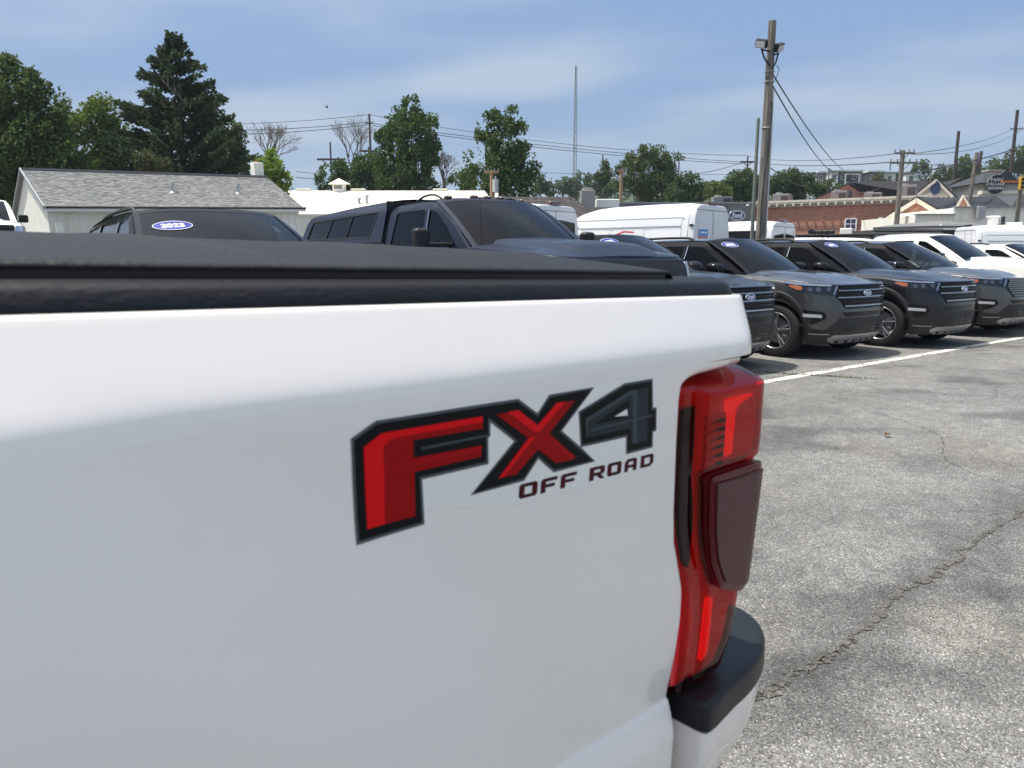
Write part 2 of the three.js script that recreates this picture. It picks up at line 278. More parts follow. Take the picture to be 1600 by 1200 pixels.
{
  // rows of the side, bottom to top
  const rows = []; for (let h = -0.78; h < -0.46; h += 0.02) rows.push(h); for (let h = -0.455; h < -0.42; h += 0.004) rows.push(h); for (let h = -0.42; h < 0.07; h += 0.0125) rows.push(h);
  for (let h = 0.07; h < 0.1285; h += 0.0022) rows.push(h); for (let h = 0.1292; h < 0.18; h += 0.004) rows.push(h); for (let h = 0.18; h < 0.224; h += 0.008) rows.push(h); rows.push(0.2245, 0.2263, 0.2275, 0.2285);
  const cols = []; for (let i = 0; i <= 34; i++) cols.push(i / 34 * 0.55); for (let i = 1; i <= 70; i++) cols.push(0.55 + 0.45 * i / 70);
  const LIP = 7, nu = cols.length - 1 + LIP;
  const tEnd = (h) => (h < 0.1285 ? Math.min(table(recess, h), tCorner(h) + RC * 0.985) : tCorner(h) + RC * 0.985);
  const g = sheet(nu, rows.length - 1, (u, v, i, j) => {
    const h = rows[j], te = tEnd(h), top = h > 0.2245 ? 0.004 - Math.sqrt(Math.max(0, 0.004 ** 2 - (h - 0.2245) ** 2)) : 0;
    if (i < cols.length) { const t = lerp(-2.3, te, cols[i]); return T(t, h, bodyO(t, h) - top); }
    const k = i - cols.length + 1, o = bodyO(te, h);
    if (h >= 0.1285) return T(te, h, o - top - k * 0.012);
    const d = (tEnd(h + 0.0015) - tEnd(h - 0.0015)) / 0.003, l = Math.hypot(1, d), nt = 1 / l, nh = -d / l, r = 0.013, a = Math.min(1, k / 5) * Math.PI / 2, deep = k > 5 ? (k - 5) * 0.03 : 0;
    return T(te + nt * r * Math.sin(a), h + nh * r * Math.sin(a), o - r * (1 - Math.cos(a)) - deep);
  }, (a, b, c, d, pos) => { const x = -(pos[3 * a] + pos[3 * d]) / 2, y = (pos[3 * a + 1] + pos[3 * d + 1]) / 2 - LIFT; return Math.hypot(x + 1.15, y + 0.80) > 0.50; });
  part(pick, 'bed_side', g, M.whitePaint);
  // wheel arch trim, the wheel, the far side, floor, tailgate: what stands behind the near corner
  const arch = []; for (let i = 0; i <= 30; i++) { const a = lerp(-0.02, Math.PI + 0.02, i / 30); arch.push(T(-1.15 + 0.505 * Math.cos(a), -0.80 + 0.505 * Math.sin(a), 0.03)); }
  part(pick, 'wheel_arch_trim', tube(arch, 0.022, 60, 8), M.cladding);
  const far = sheet(8, 20, (u, v) => { const t = lerp(-2.3, 0.1, u), h = lerp(-0.3, 0.2345, v); return T(t, h, -WID - bodyO(Math.min(t, 0.0), h)); });
  part(pick, 'far_bed_side', far, M.whitePaint);
  part(pick, 'bed_floor', box(2.3, 0.04, WID - 0.1, 1.15, LIFT - 0.35, WID / 2), M.cladding);
  const tg = box(0.05, 0.62, WID - 0.26, -0.10, LIFT - 0.09, WID / 2, 0, 0.015); part(pick, 'tailgate', tg, M.whitePaint);
  part(pick, 'tailgate_cap', box(0.13, 0.022, WID - 0.24, -0.06, LIFT + 0.237, WID / 2, 0, 0.009), M.blackTrim);
  part(pick, 'bed_bulkhead', box(0.05, 0.56, WID - 0.1, 2.28, LIFT - 0.07, WID / 2), M.whitePaint);
}
{ // plastic rail cap
  const prof = [[-0.024, 0.2240], [-0.0140, 0.2245], [-0.0125, 0.2275], [-0.0160, 0.238], [-0.0195, 0.2445], [-0.0225, 0.2484], [-0.0275, 0.2506], [-0.036, 0.2532], [-0.044, 0.2562], [-0.053, 0.2585], [-0.062, 0.2590], [-0.062, 0.245]];
  const cols = []; for (let i = 0; i <= 30; i++) cols.push(lerp(-2.3, 0.205, i / 30)); for (let i = 1; i <= 12; i++) cols.push(0.205 + 0.068 * i / 12);
  const g = sheet(cols.length - 1, prof.length - 1, (u, v, i, j) => { const t = cols[i], [o, h] = prof[j], c = corner(t, 0.205, 0.069), drop = 0.010 * sstep(0.23, 0.27, t); return T(t, h - drop * sstep(0.236, 0.25, h), o - 0.0365 - c * (0.9 - 2 * (o + 0.02))); });
  const plastic = mat('rail cap plastic', [0.011, 0.012, 0.014], 0.5, { ior: 1.38, bumpMap: fineBump, bumpScale: 0.0008 });
  g.attributes.uv.array.forEach((v, k, a) => { const p = g.attributes.position; a[k] = k % 2 ? (p.getY(k >> 1) * 1.5 + p.getZ(k >> 1) * 1.5) * 2 : p.getX(k >> 1) * 2; });
  part(pick, 'rail_cap', g, plastic);
}
{ // folding tonneau cover: a low vinyl crown over the bed
  const vinylB = dataTex(512, (u, v) => { const n = fbm(u * 128, v * 128, 3, 3, 128); return [n, n, n]; });
  const dust = dataTex(512, (u, v) => { const n = sstep(0.5, 0.95, fbm(u * 90, v * 90, 13, 3, 90)), m = fbm(u * 6, v * 6, 19, 4, 6), k = 0.098 + 0.045 * n + 0.04 * (m - 0.5), s = hash2(Math.floor(u * 512), Math.floor(v * 512), 3) > 0.9992 ? 0.25 : 0; return [k + s - 0.004, k + s, k + s + 0.010]; }, true);
  const vinyl = mat('vinyl', [1.25, 1.25, 1.28], 0.6, { ior: 1.35, map: dust, bumpMap: vinylB, bumpScale: 0.0012 });
  vinyl.color.setRGB(1, 1, 1);
  const crown = (w) => 0.2685 + 0.046 * (1 - ((w - 0.985) / 0.905) ** 2);
  const folds = [-1.55, -0.57, -0.16];
  const seams = (t) => { let s = 0; for (const f of folds) s = Math.max(s, Math.exp(-(((t - f) / 0.006) ** 2))); return s; };
  const cols = new Set(); for (let t = -2.25; t <= 0.05; t += 0.05) cols.add(t); for (const f of folds) for (let k = -8; k <= 8; k++) cols.add(f + k * 0.004); for (let k = 0; k <= 10; k++) cols.add(0.062 + 0.0025 * k);
  const ts = [...cols].sort((a, b) => a - b);
  const ws = [0.0805, 0.0785, 0.0780, 0.0785, 0.081, 0.085, 0.092, 0.105, 0.13, 0.17]; for (let w = 0.22; w <= 1.89; w += 0.05) ws.push(w); ws.push(1.885);
  const lip = [0.2612, 0.2620, 0.2640, 0.2660, 0.2676];
  const g = sheet(ts.length - 1, ws.length - 1, (u, v, i, j) => {
    const t = ts[i], w = ws[j], end = sstep(0.070, 0.0875, t);
    let h = j < lip.length ? lip[j] : crown(w); h += seams(t) * 0.003 * sstep(0.09, 0.2, w); h -= end * (h - 0.252) * 0.85;
    // cloth sags a little between the bows
    h -= 0.0 * sstep(0.1, 0.6, w) * Math.sin((t + 0.57) / 0.41 * Math.PI) ** 2;
    return T(t, h, -w).concat([t * 1.6, w * 1.6]);
  });
  part(pick, 'tonneau_cover', g, vinyl, 'black vinyl tonneau cover with cross folds');
  part(pick, 'tonneau_frame', box(2.30, 0.026, 1.812, 1.09, LIFT + 0.2500, 0.985), M.blackGloss);
}
// ---- decal: printed film, laid up in thin layers
const onSide = (lay) => (t, h, off) => T(t, h, bodyO(t, h) + 0.0003 + lay * 0.0003 + off);
{
  const ink = (name, c, r = 0.34) => mat(name, c, r, { ior: 1.2 });
  const black = ink('decal black', [0.008, 0.008, 0.010]), grey = ink('decal grey', [0.10, 0.11, 0.12]), slate = ink('decal slate', [0.030, 0.038, 0.046]), slate2 = ink('decal light slate', [0.062, 0.074, 0.085]), red = ink('decal red', [0.36, 0.004, 0.006]), bright = ink('decal bright red', [0.80, 0.006, 0.010]), mid = ink('decal mid red', [0.42, 0.005, 0.008]), maroon = ink('decal maroon', [0.085, 0.008, 0.012]);
  const film = mat('decal film', [0.93, 0.90, 0.85], 0.3);
  const decal = part(pick, 'decal', patch(roundPoly([[-0.549, 0.1206], [-0.0565, 0.1206], [-0.0565, -0.0205], [-0.36, -0.0125], [-0.4935, 0.0135], [-0.549, 0.06]], 0.004), onSide(0), { edge: 0.03 }), film, 'off-road lettering decal on clear film');
  const outer = [[-0.5801, 0.1034], [-0.5506, 0.1173], [-0.4217, 0.1171], [-0.351, 0.1168], [-0.3174, 0.0951], [-0.2969, 0.1156], [-0.2092, 0.116], [-0.2717, 0.0666], [-0.2328, 0.0387], [-0.2024, 0.0147], [-0.2854, 0.0149], [-0.3144, 0.0374], [-0.3385, 0.0144], [-0.4256, 0.0142], [-0.3572, 0.0664], [-0.3956, 0.0944], [-0.3957, 0.0779], [-0.3988, 0.077], [-0.3979, 0.0459], [-0.4938, 0.0462], [-0.4908, -0.004], [-0.5776, -0.0042]];
  const L = (name, pts, m, lay, holes) => part(decal, name, patch(pts, onSide(lay), { edge: 0.03, holes }), m);
  L('letter_border', outer, grey, 1); L('letter_backing', inset(outer, 0.0034), black, 2);
  L('letter_f', [[-0.5663, 0.093], [-0.5448, 0.104], [-0.4084, 0.1034], [-0.4082, 0.0892], [-0.5055, 0.0907], [-0.5056, 0.0719], [-0.4097, 0.0697], [-0.4104, 0.0568], [-0.5042, 0.0565], [-0.5036, 0.0083], [-0.5643, 0.0089]], red, 3);
  L('letter_facet', [[-0.5663, 0.093], [-0.5448, 0.104], [-0.4084, 0.1034], [-0.4083, 0.0967], [-0.5313, 0.0965], [-0.5428, 0.0904], [-0.5424, 0.0092], [-0.5643, 0.0089]], bright, 4);
  L('letter_facet', [[-0.536, 0.0665], [-0.5079, 0.0698], [-0.4097, 0.0697], [-0.4102, 0.0636], [-0.5273, 0.0645]], mid, 4);
  L('letter_slot', [[-0.4971, 0.0818], [-0.3968, 0.0815], [-0.3968, 0.0787], [-0.4948, 0.0787]], slate2, 4);
  L('letter_x', [[-0.3865, 0.1021], [-0.3517, 0.1035], [-0.3176, 0.0805], [-0.2833, 0.1042], [-0.2486, 0.1026], [-0.2957, 0.0669], [-0.2439, 0.0277], [-0.2564, 0.0251], [-0.2823, 0.0269], [-0.3159, 0.0498], [-0.353, 0.0252], [-0.3826, 0.0262], [-0.3344, 0.0671]], red, 3);
  L('letter_facet', [[-0.3697, 0.103], [-0.3517, 0.1035], [-0.3176, 0.0805], [-0.2833, 0.1042], [-0.2671, 0.1034], [-0.3143, 0.0712], [-0.3223, 0.0724]], bright, 4);
  L('letter_facet', [[-0.3322, 0.0667], [-0.321, 0.0666], [-0.3743, 0.0261], [-0.3826, 0.0262]], bright, 4);
  L('letter_facet', [[-0.3118, 0.0636], [-0.3003, 0.0668], [-0.2439, 0.0277], [-0.2539, 0.0256]], mid, 4);
  const four = [[-0.2403, 0.0874], [-0.1439, 0.1146], [-0.077, 0.1149], [-0.073, 0.0719], [-0.0639, 0.0714], [-0.0617, 0.0361], [-0.07, 0.0354], [-0.0695, 0.0123], [-0.1341, 0.0126], [-0.1358, 0.0377], [-0.2341, 0.039]], hole = [[-0.1641, 0.0706], [-0.1356, 0.0778], [-0.1335, 0.0684]];
  L('number_border', four, grey, 1, [hole]); L('number_backing', inset(four, 0.0034), black, 2, [inset(hole, -0.0016)]);
  L('number_4', [[-0.2269, 0.0763], [-0.1328, 0.1030], [-0.0880, 0.1035], [-0.0850, 0.0253], [-0.1246, 0.0258], [-0.1269, 0.0500], [-0.2244, 0.0500]], slate, 3, [[[-0.2105, 0.0660], [-0.1338, 0.0900], [-0.1300, 0.0655]]]);
  L('number_facet', [[-0.2269, 0.0763], [-0.1328, 0.1030], [-0.1149, 0.1030], [-0.1100, 0.0256], [-0.1205, 0.0257], [-0.1250, 0.0960], [-0.1328, 0.0965], [-0.2215, 0.0715], [-0.2215, 0.0560], [-0.2244, 0.052]], slate2, 4);
  L('number_facet', [[-0.2169, 0.0613], [-0.076, 0.0625], [-0.0757, 0.0592], [-0.2167, 0.0575]], slate2, 5);
  // OFF ROAD: squared slanted capitals
  const glyphs = {
    O: { s: [[[0.1, 0], [0.9, 0], [1, 0.15], [1, 0.85], [0.9, 1], [0.1, 1], [0, 0.85], [0, 0.15]]], h: [[[0.3, 0.24], [0.7, 0.24], [0.7, 0.76], [0.3, 0.76]]] },
    F: { s: [[[0, 0], [0.3, 0], [0.3, 0.34], [0.85, 0.34], [0.85, 0.58], [0.3, 0.58], [0.3, 0.76], [1, 0.76], [1, 1], [0.12, 1], [0, 0.85]]] },
    R: { s: [[[0, 0], [0.3, 0], [0.3, 0.32], [0.45, 0.32], [0.72, 0], [1.02, 0], [0.76, 0.34], [0.95, 0.42], [1, 0.55], [1, 0.85], [0.88, 1], [0, 1]]], h: [[[0.3, 0.55], [0.7, 0.55], [0.7, 0.76], [0.3, 0.76]]] },
    A: { s: [[[0, 0], [0.3, 0], [0.3, 0.28], [0.7, 0.28], [0.7, 0], [1, 0], [1, 0.85], [0.88, 1], [0.2, 1], [0, 0.75]]], h: [[[0.3, 0.5], [0.7, 0.5], [0.7, 0.76], [0.34, 0.76]]] },
    D: { s: [[[0, 0], [0.75, 0], [1, 0.25], [1, 0.85], [0.88, 1], [0, 1]]], h: [[[0.3, 0.24], [0.66, 0.24], [0.72, 0.35], [0.72, 0.76], [0.3, 0.76]]] },
  };
  for (const [ch, x0, x1] of [['O', -0.3479, -0.3152], ['F', -0.3094, -0.2785], ['F', -0.2723, -0.2408], ['R', -0.2146, -0.1817], ['O', -0.1761, -0.1443], ['A', -0.1369, -0.108], ['D', -0.0987, -0.0667]]) {
    const base = -0.0072 - (x0 + 0.348) * 0.0285, H = 0.0182, mp = ([a, b]) => [lerp(x0, x1, a) + b * 0.0012, base + b * H - (a * (x1 - x0)) * 0.0285];
    const s = glyphs[ch].s[0].map(mp), h = (glyphs[ch].h ?? []).map((q) => q.map(mp));
    const low = ch.toLowerCase();
    L('small_letter_' + low, s, black, 1, h); L('small_letter_' + low, inset(s, 0.0014), maroon, 2, h.map((q) => inset(q, -0.0012)));
  }
}
// ---- tail lamp
{
  const tL = (h) => table([[-0.433, 0.046], [-0.4165, 0.044], [-0.363, 0.0525], [-0.30, 0.0548], [-0.247, 0.0494], [-0.20, 0.031], [-0.157, 0.0135], [-0.10, 0.006], [0, 0.0030], [0.0926, 0.0035], [0.100, 0.010], [0.105, 0.024], [0.108, 0.060]], h);
  const t0 = (h) => table([[-0.433, 0.150], [-0.38, 0.180], [-0.30, 0.197], [-0.06, 0.228], [0.09, 0.228], [0.11, 0.222]], h);
  const rows = [[-0.436, -0.03], [-0.4345, -0.008], [-0.430, 0.001], [-0.42, 0.004], [-0.38, 0.005], [-0.34, 0.006], [-0.30, 0.006], [-0.26, 0.006], [-0.22, 0.006], [-0.18, 0.006], [-0.14, 0.006], [-0.10, 0.006], [-0.075, 0.005], [-0.060, 0.003], [-0.0555, 0.0035], [-0.0525, 0.008], [-0.047, 0.0115], [-0.03, 0.0125], [0.0, 0.013], [0.03, 0.013], [0.06, 0.013], [0.0775, 0.0128], [0.0805, 0.0115], [0.0825, 0.0085], [0.089, -0.004], [0.0955, -0.018], [0.101, -0.034], [0.105, -0.052], [0.107, -0.075]];
  const lens = (t, h, oAdd, R = 0.062) => lerp(Math.min(oAdd, -0.0035), oAdd, sstep(tL(h) + 0.044, tL(h) + 0.060, t)) - 0.006 * sstep(tL(h) + 0.006, tL(h), t) - corner(t, t0(h), R);
  const cols = []; for (let i = 0; i <= 10; i++) cols.push(i * 0.1); // strip, step, face, corner
  const colT = (h, i) => { const a = tL(h), b = t0(h); if (i <= 6) return a + 0.044 * i / 6; if (i <= 12) return a + 0.044 + 0.016 * (i - 6) / 6; if (i <= 20) return lerp(a + 0.060, b, (i - 12) / 8); return b + 0.062 * Math.sin((i - 20) / 12 * Math.PI / 2) * 0.999; };
  const rowAt = (hh) => { for (let i = 1; i < rows.length; i++) if (hh <= rows[i][0]) return lerp(rows[i - 1][1], rows[i][1], (hh - rows[i - 1][0]) / (rows[i][0] - rows[i - 1][0])); return rows[rows.length - 1][1]; };
  const redGlass = mat('tail lamp lens', [0.66, 0.008, 0.026], 0.04, { transmission: 1, thickness: 0, ior: 1.36, specularIntensity: 0.75 });
  const g = sheet(32, rows.length - 1, (u, v, i, j) => { const [h, a] = rows[j], t = colT(h, i); return T(t, h, lens(t, h, a)); });
  const lampP = part(pick, 'tail_light', g, redGlass, 'tall red tail light lens');
  const back = mat('lamp reflector', [0.95, 0.16, 0.17], 0.4, { metalness: 0.3 }), dark = mat('lamp dark bezel', [0.012, 0.002, 0.003], 0.7, { specularIntensity: 0.25 }), ribM = mat('lamp ribs', [0.75, 0.06, 0.06], 0.25, { metalness: 0.5 });
  const sunlitGlow = mat('light guide', [0.9, 0.03, 0.02], 0.35, { emissive: new THREE.Color(0.45, 0.004, 0.004) });  // weak glow put in for sunlight on the red guide
  part(lampP, 'housing', sheet(32, rows.length - 1, (u, v, i, j) => { const [h, a] = rows[j], t = colT(h, i); return T(lerp(t, 0.1, 0.04), h * 0.985, lens(t, h, a) - (i < 8 ? 0.012 : 0.011)); }), back);
  const inside = (d) => (t, h, off) => T(t, h, lens(t, h, rowAt(h)) - d + off);
  part(lampP, 'black_bezel', patch([[0.020, 0.055], [0.052, 0.058], [0.053, -0.05], [0.062, -0.13], [0.068, -0.20], [0.062, -0.215], [0.046, -0.200], [0.030, -0.15], [0.022, -0.11], [0.018, 0.0]], inside(0.0055), { edge: 0.02, thick: 0.004 }), dark);
  part(lampP, 'painted_glint', patch([[0.016, 0.078], [0.044, 0.072], [0.044, 0.086], [0.016, 0.090]], inside(0.006), { edge: 0.02, thick: 0.003 }), mat('lamp glint', [0.95, 0.25, 0.3], 0.2, { metalness: 0.6 }));  // bright patch that stands in for a glint under the lens top
  for (let k = 0; k < 6; k++) { const h = 0.040 - k * 0.0145; part(lampP, 'rib', patch([[0.068, h], [0.128, h + 0.0015], [0.128, h - 0.0075], [0.068, h - 0.009]], inside(0.006), { edge: 0.03, thick: 0.006 }), ribM); part(lampP, 'painted_rib_shade', patch([[0.108, h - 0.008], [0.126, h - 0.0078], [0.126, h - 0.0135], [0.108, h - 0.0135]], inside(0.0048), { edge: 0.03, thick: 0.002 }), dark); }  // dark strips stand in for shade between the ribs
  part(lampP, 'light_guide', patch(roundPoly([[0.132, 0.0605], [0.220, 0.0615], [0.168, 0.050], [0.157, 0.040], [0.154, -0.034], [0.132, -0.036]], 0.006), inside(0.0052), { edge: 0.02, thick: 0.005 }), sunlitGlow);
  part(lampP, 'light_guide', patch(roundPoly([[0.116, -0.285], [0.133, -0.285], [0.128, -0.385], [0.108, -0.395]], 0.004), inside(0.0052), { edge: 0.02, thick: 0.005 }), sunlitGlow);
  // the dull radar pod in the middle of the lamp
  const pod = roundPoly([[0.0729, -0.0585], [0.225, -0.0595], [0.268, -0.065], [0.268, -0.225], [0.235, -0.284], [0.198, -0.2885], [0.128, -0.263], [0.094, -0.21], [0.079, -0.149]], 0.012), podMap = (t, h, off) => { const tt = Math.min(t, t0(h) + 0.061); return T(tt, h, -corner(tt, t0(h), 0.062) + off); };
  const podR = mat('pod lens', [0.075, 0.013, 0.016], 0.42, { bumpMap: fineBump, bumpScale: 0.0006 }), podE = mat('pod rim', [0.12, 0.008, 0.014], 0.25);
  part(lampP, 'pod_rim', patch(pod, podMap, { off: 0.016, thick: 0.02, edge: 0.02 }), podE);
  part(lampP, 'pod_rim', merge([0, 1, 2, 3].map((k) => patch(inset(pod, 0.003 * k), podMap, { off: 0.016 + 0.004 * Math.sin((k + 1) / 4 * Math.PI / 2) * 1.0, thick: 0.006, edge: 0.02 }))), podE);
  part(lampP, 'pod_face', patch(inset(pod, 0.0125), podMap, { off: 0.0235, thick: 0.004, edge: 0.02 }), podR);
  // dark cavity behind
  part(pick, 'lamp_cavity', sheet(1, 6, (u, v) => T(lerp(-0.005, 0.16, u), lerp(-0.46, 0.118, v), -0.055)), dark);
}
// ---- rear bumper
{
  const plan = (ins) => { // near side, round the corner, across the back, to the far side
    const P = [[0.070 + ins * 0.2, -0.10], [0.070 + ins * 0.2, 0.026 - ins], [0.0715, 0.033 - ins], [0.077, 0.0385 - ins], [0.086, 0.040 - ins]];
    const E = 0.45 - ins, r = 0.15; for (let k = 0; k <= 4; k++) P.push([lerp(0.105, 0.19, k / 4), 0.040 - ins - 0.002 * k]);
    for (let k = 1; k <= 14; k++) { const a = k / 14 * Math.PI / 2; P.push([0.19 + (E - 0.19) * Math.sin(a), 0.032 - ins - r * (1 - Math.cos(a))]); }
    const N = P.slice().reverse().map(([t, o]) => [t, -WID - o]); return [...P, ...N];
  };
  const loft = (rows) => { const n = plan(0).length; return sheet(n - 1, rows.length - 1, (u, v, i, j) => { const [h, ins] = rows[j], p = plan(ins)[i]; return T(p[0], h, p[1]); }); };
  const top = (h, ins, inner) => { const n = plan(0).length; return sheet(n - 1, 1, (u, v, i, j) => { const p = plan(ins)[i]; return j === 0 ? T(p[0], h, p[1]) : T(p[0] - (p[0] > 0.2 ? inner : 0), h + 0.003, clamp(p[1], -WID + 0.12, -0.12)); }); };
  const padM = mat('bumper pad', [0.013, 0.0145, 0.017], 0.45, { ior: 1.4, bumpMap: fineBump, bumpScale: 0.0006 });
  part(pick, 'bumper_step_pad', merge([loft([[-0.4960, 0.004], [-0.4940, 0.0005], [-0.4880, 0], [-0.4540, 0.0006], [-0.4485, 0.0025], [-0.4450, 0.006], [-0.4435, 0.012]]), patch([...plan(0.012), [0.0, -WID + 0.1], [0.0, -0.1]], (t, h, o) => T(t, -0.4435, h), { edge: 0.2 })]), padM, 'black plastic step pad along the bumper top');
  part(pick, 'bumper', merge([loft([[-0.4985, 0.02], [-0.4985, 0.007], [-0.5015, 0.0045], [-0.50, 0.004], [-0.54, 0.006], [-0.58, 0.013], [-0.62, 0.026], [-0.66, 0.048], [-0.69, 0.075], [-0.70, 0.11]])]), M.whitePaint, 'white painted rear bumper');
  part(pick, 'bumper_gap', sheet(1, 1, (u, v) => T(lerp(0.022, 0.075, u), lerp(-0.72, -0.445, v), -0.045)), M.blackGloss);
}
// ================================================================ vehicles: x forward, y up, z to their right, on the ground at mid wheelbase
function ringOf(P) { // the outline of a body in plan, followed from the middle of the front (q = 0) down one side to the middle of the rear
  const pt = (p, y) => {
    const w = P.w(y);
    if (p < 1) { const c = Math.cos(p * Math.PI / 2), s = Math.sin(p * Math.PI / 2), e = 2 / P.nF; return [P.xa + (P.xf(y) - P.xa) * Math.pow(Math.max(c, 0), e), w * Math.pow(s, e)]; }
    if (p <= 2) return [lerp(P.xa, P.xb, p - 1), w];
    const a = (3 - p) * Math.PI / 2, c = Math.cos(a), s = Math.sin(a), e = 2 / P.nR; return [P.xb - (P.xb - P.xr(y)) * Math.pow(Math.max(c, 0), e), w * Math.pow(Math.max(s, 0), e)];
  };
  const N = 900, len = [0]; let o = pt(0, P.yref);
  for (let i = 1; i <= N; i++) { const q = pt(i / N * 3, P.yref); len.push(len[i - 1] + Math.hypot(q[0] - o[0], q[1] - o[1])); o = q; }
  const pOf = (q) => { let a = 0, b = N; while (b - a > 1) { const m = (a + b) >> 1; if (len[m] <= q) a = m; else b = m; } return (a + clamp((q - len[a]) / (len[b] - len[a] || 1))) / N * 3; };
  const at = (q, y, off = 0) => { // signed q: + is the right side
    const s = q < 0 ? -1 : 1, p = pOf(Math.abs(q)), a = pt(p, y), e = 0.004, b = pt(Math.min(3, p + e), y), c = pt(Math.max(0, p - e), y), d = pt(p, y + 0.01), d2 = pt(p, y - 0.01);
    let tx = b[0] - c[0], tz = b[1] - c[1]; const tl = Math.hypot(tx, tz) || 1; tx /= tl; tz /= tl; if (p < 0.004) { tx = 0; tz = 1; }
    let n = [tz, -tx]; const slope = ((d[0] - d2[0]) * n[0] + (d[1] - d2[1]) * n[1]) / 0.02, l = Math.hypot(1, slope);
    return [a[0] + n[0] * off / l, y - slope * off / l, s * (a[1] + n[1] * off / l)];
  };
  const qAtX = (x) => { let a = 0, b = N; while (b - a > 1) { const m = (a + b) >> 1; if (pt(m / N * 3, P.yref)[0] > x) a = m; else b = m; } return len[a]; };
  return { pt, at, qAtX, L: len[N] };
}
function bodyShell(P, ring) { // side walls with wheel arches, front, and the bonnet, in one smooth skin
  const ps = []; for (let i = 0; i <= 34; i++) ps.push(i / 34); const xs = [];
  for (let x = P.xa - 0.04; x > P.xb; x -= 0.06) xs.push(x);
  for (const ax of P.axles) for (const d of [-1, 1]) xs.push(ax + d * (P.archR + 0.0015), ax + d * (P.archR - 0.0015), ax + d * P.archR * 0.97, ax + d * P.archR * 0.9);
  for (const x of xs.filter((x) => x < P.xa && x > P.xb).sort((a, b) => b - a)) ps.push(1 + (P.xa - x) / (P.xa - P.xb));
  for (const ax of P.axles) for (const d of [-1, 1]) { const x = ax + d * P.archR; if (x > P.xa) { for (const e of [-0.0015, 0.0015]) { let lo = 0, hi = 1; for (let k = 0; k < 40; k++) { const m = (lo + hi) / 2; if (ring.pt(m, P.axleY)[0] > x + e) lo = m; else hi = m; } ps.push(lo); } } }
  for (let i = 1; i <= 16; i++) ps.push(2 + i / 16);
  ps.sort((a, b) => a - b);
  const vs = []; for (let i = 0; i <= 20; i++) vs.push(i / 20 * 0.90); vs.push(0.93, 0.955, 0.975, 0.99, 1);
  const nh = 14, nv = vs.length - 1 + nh, out = [];
  for (const side of [1, -1]) out.push(sheet(ps.length - 1, nv, (u, v, i, j) => {
    const p = ps[i], x0 = ring.pt(p, P.yref)[0], top = P.top(x0), arc = P.axles.find((a) => Math.abs(x0 - a) < P.archR);
    let low = P.sill(x0); if (arc !== undefined) low = Math.max(low, P.axleY + Math.sqrt(P.archR ** 2 - (x0 - arc) ** 2));
    const k = Math.min(j, vs.length - 1), y = lerp(low, top, vs[k]), [x, z] = ring.pt(p, y), tuck = P.tuck * sstep(0.86, 1, vs[k]) ** 1.5;
    const zz = Math.max(0, z - tuck * Math.min(1, z / P.w(y) * 1.2)), xx = x - (p < 1 ? P.noseTuck * Math.cos(p * Math.PI / 2) * sstep(0.86, 1, vs[k]) ** 1.5 : 0);
    if (j < vs.length) return [xx, y, side * zz];
    if (x0 < P.xw) return [xx, y, side * zz];                                      // behind the windscreen base the cabin begins
    const t = 1 - (j - vs.length + 1) / nh, f = zz / (P.w(top) - P.tuck); return [xx + P.noseTuck * 0.3 * (1 - t * t) * f * (p < 1 ? 1 : 0), y + P.bonnet(xx, t, f), side * zz * t];
  }));
  return merge(out);
}
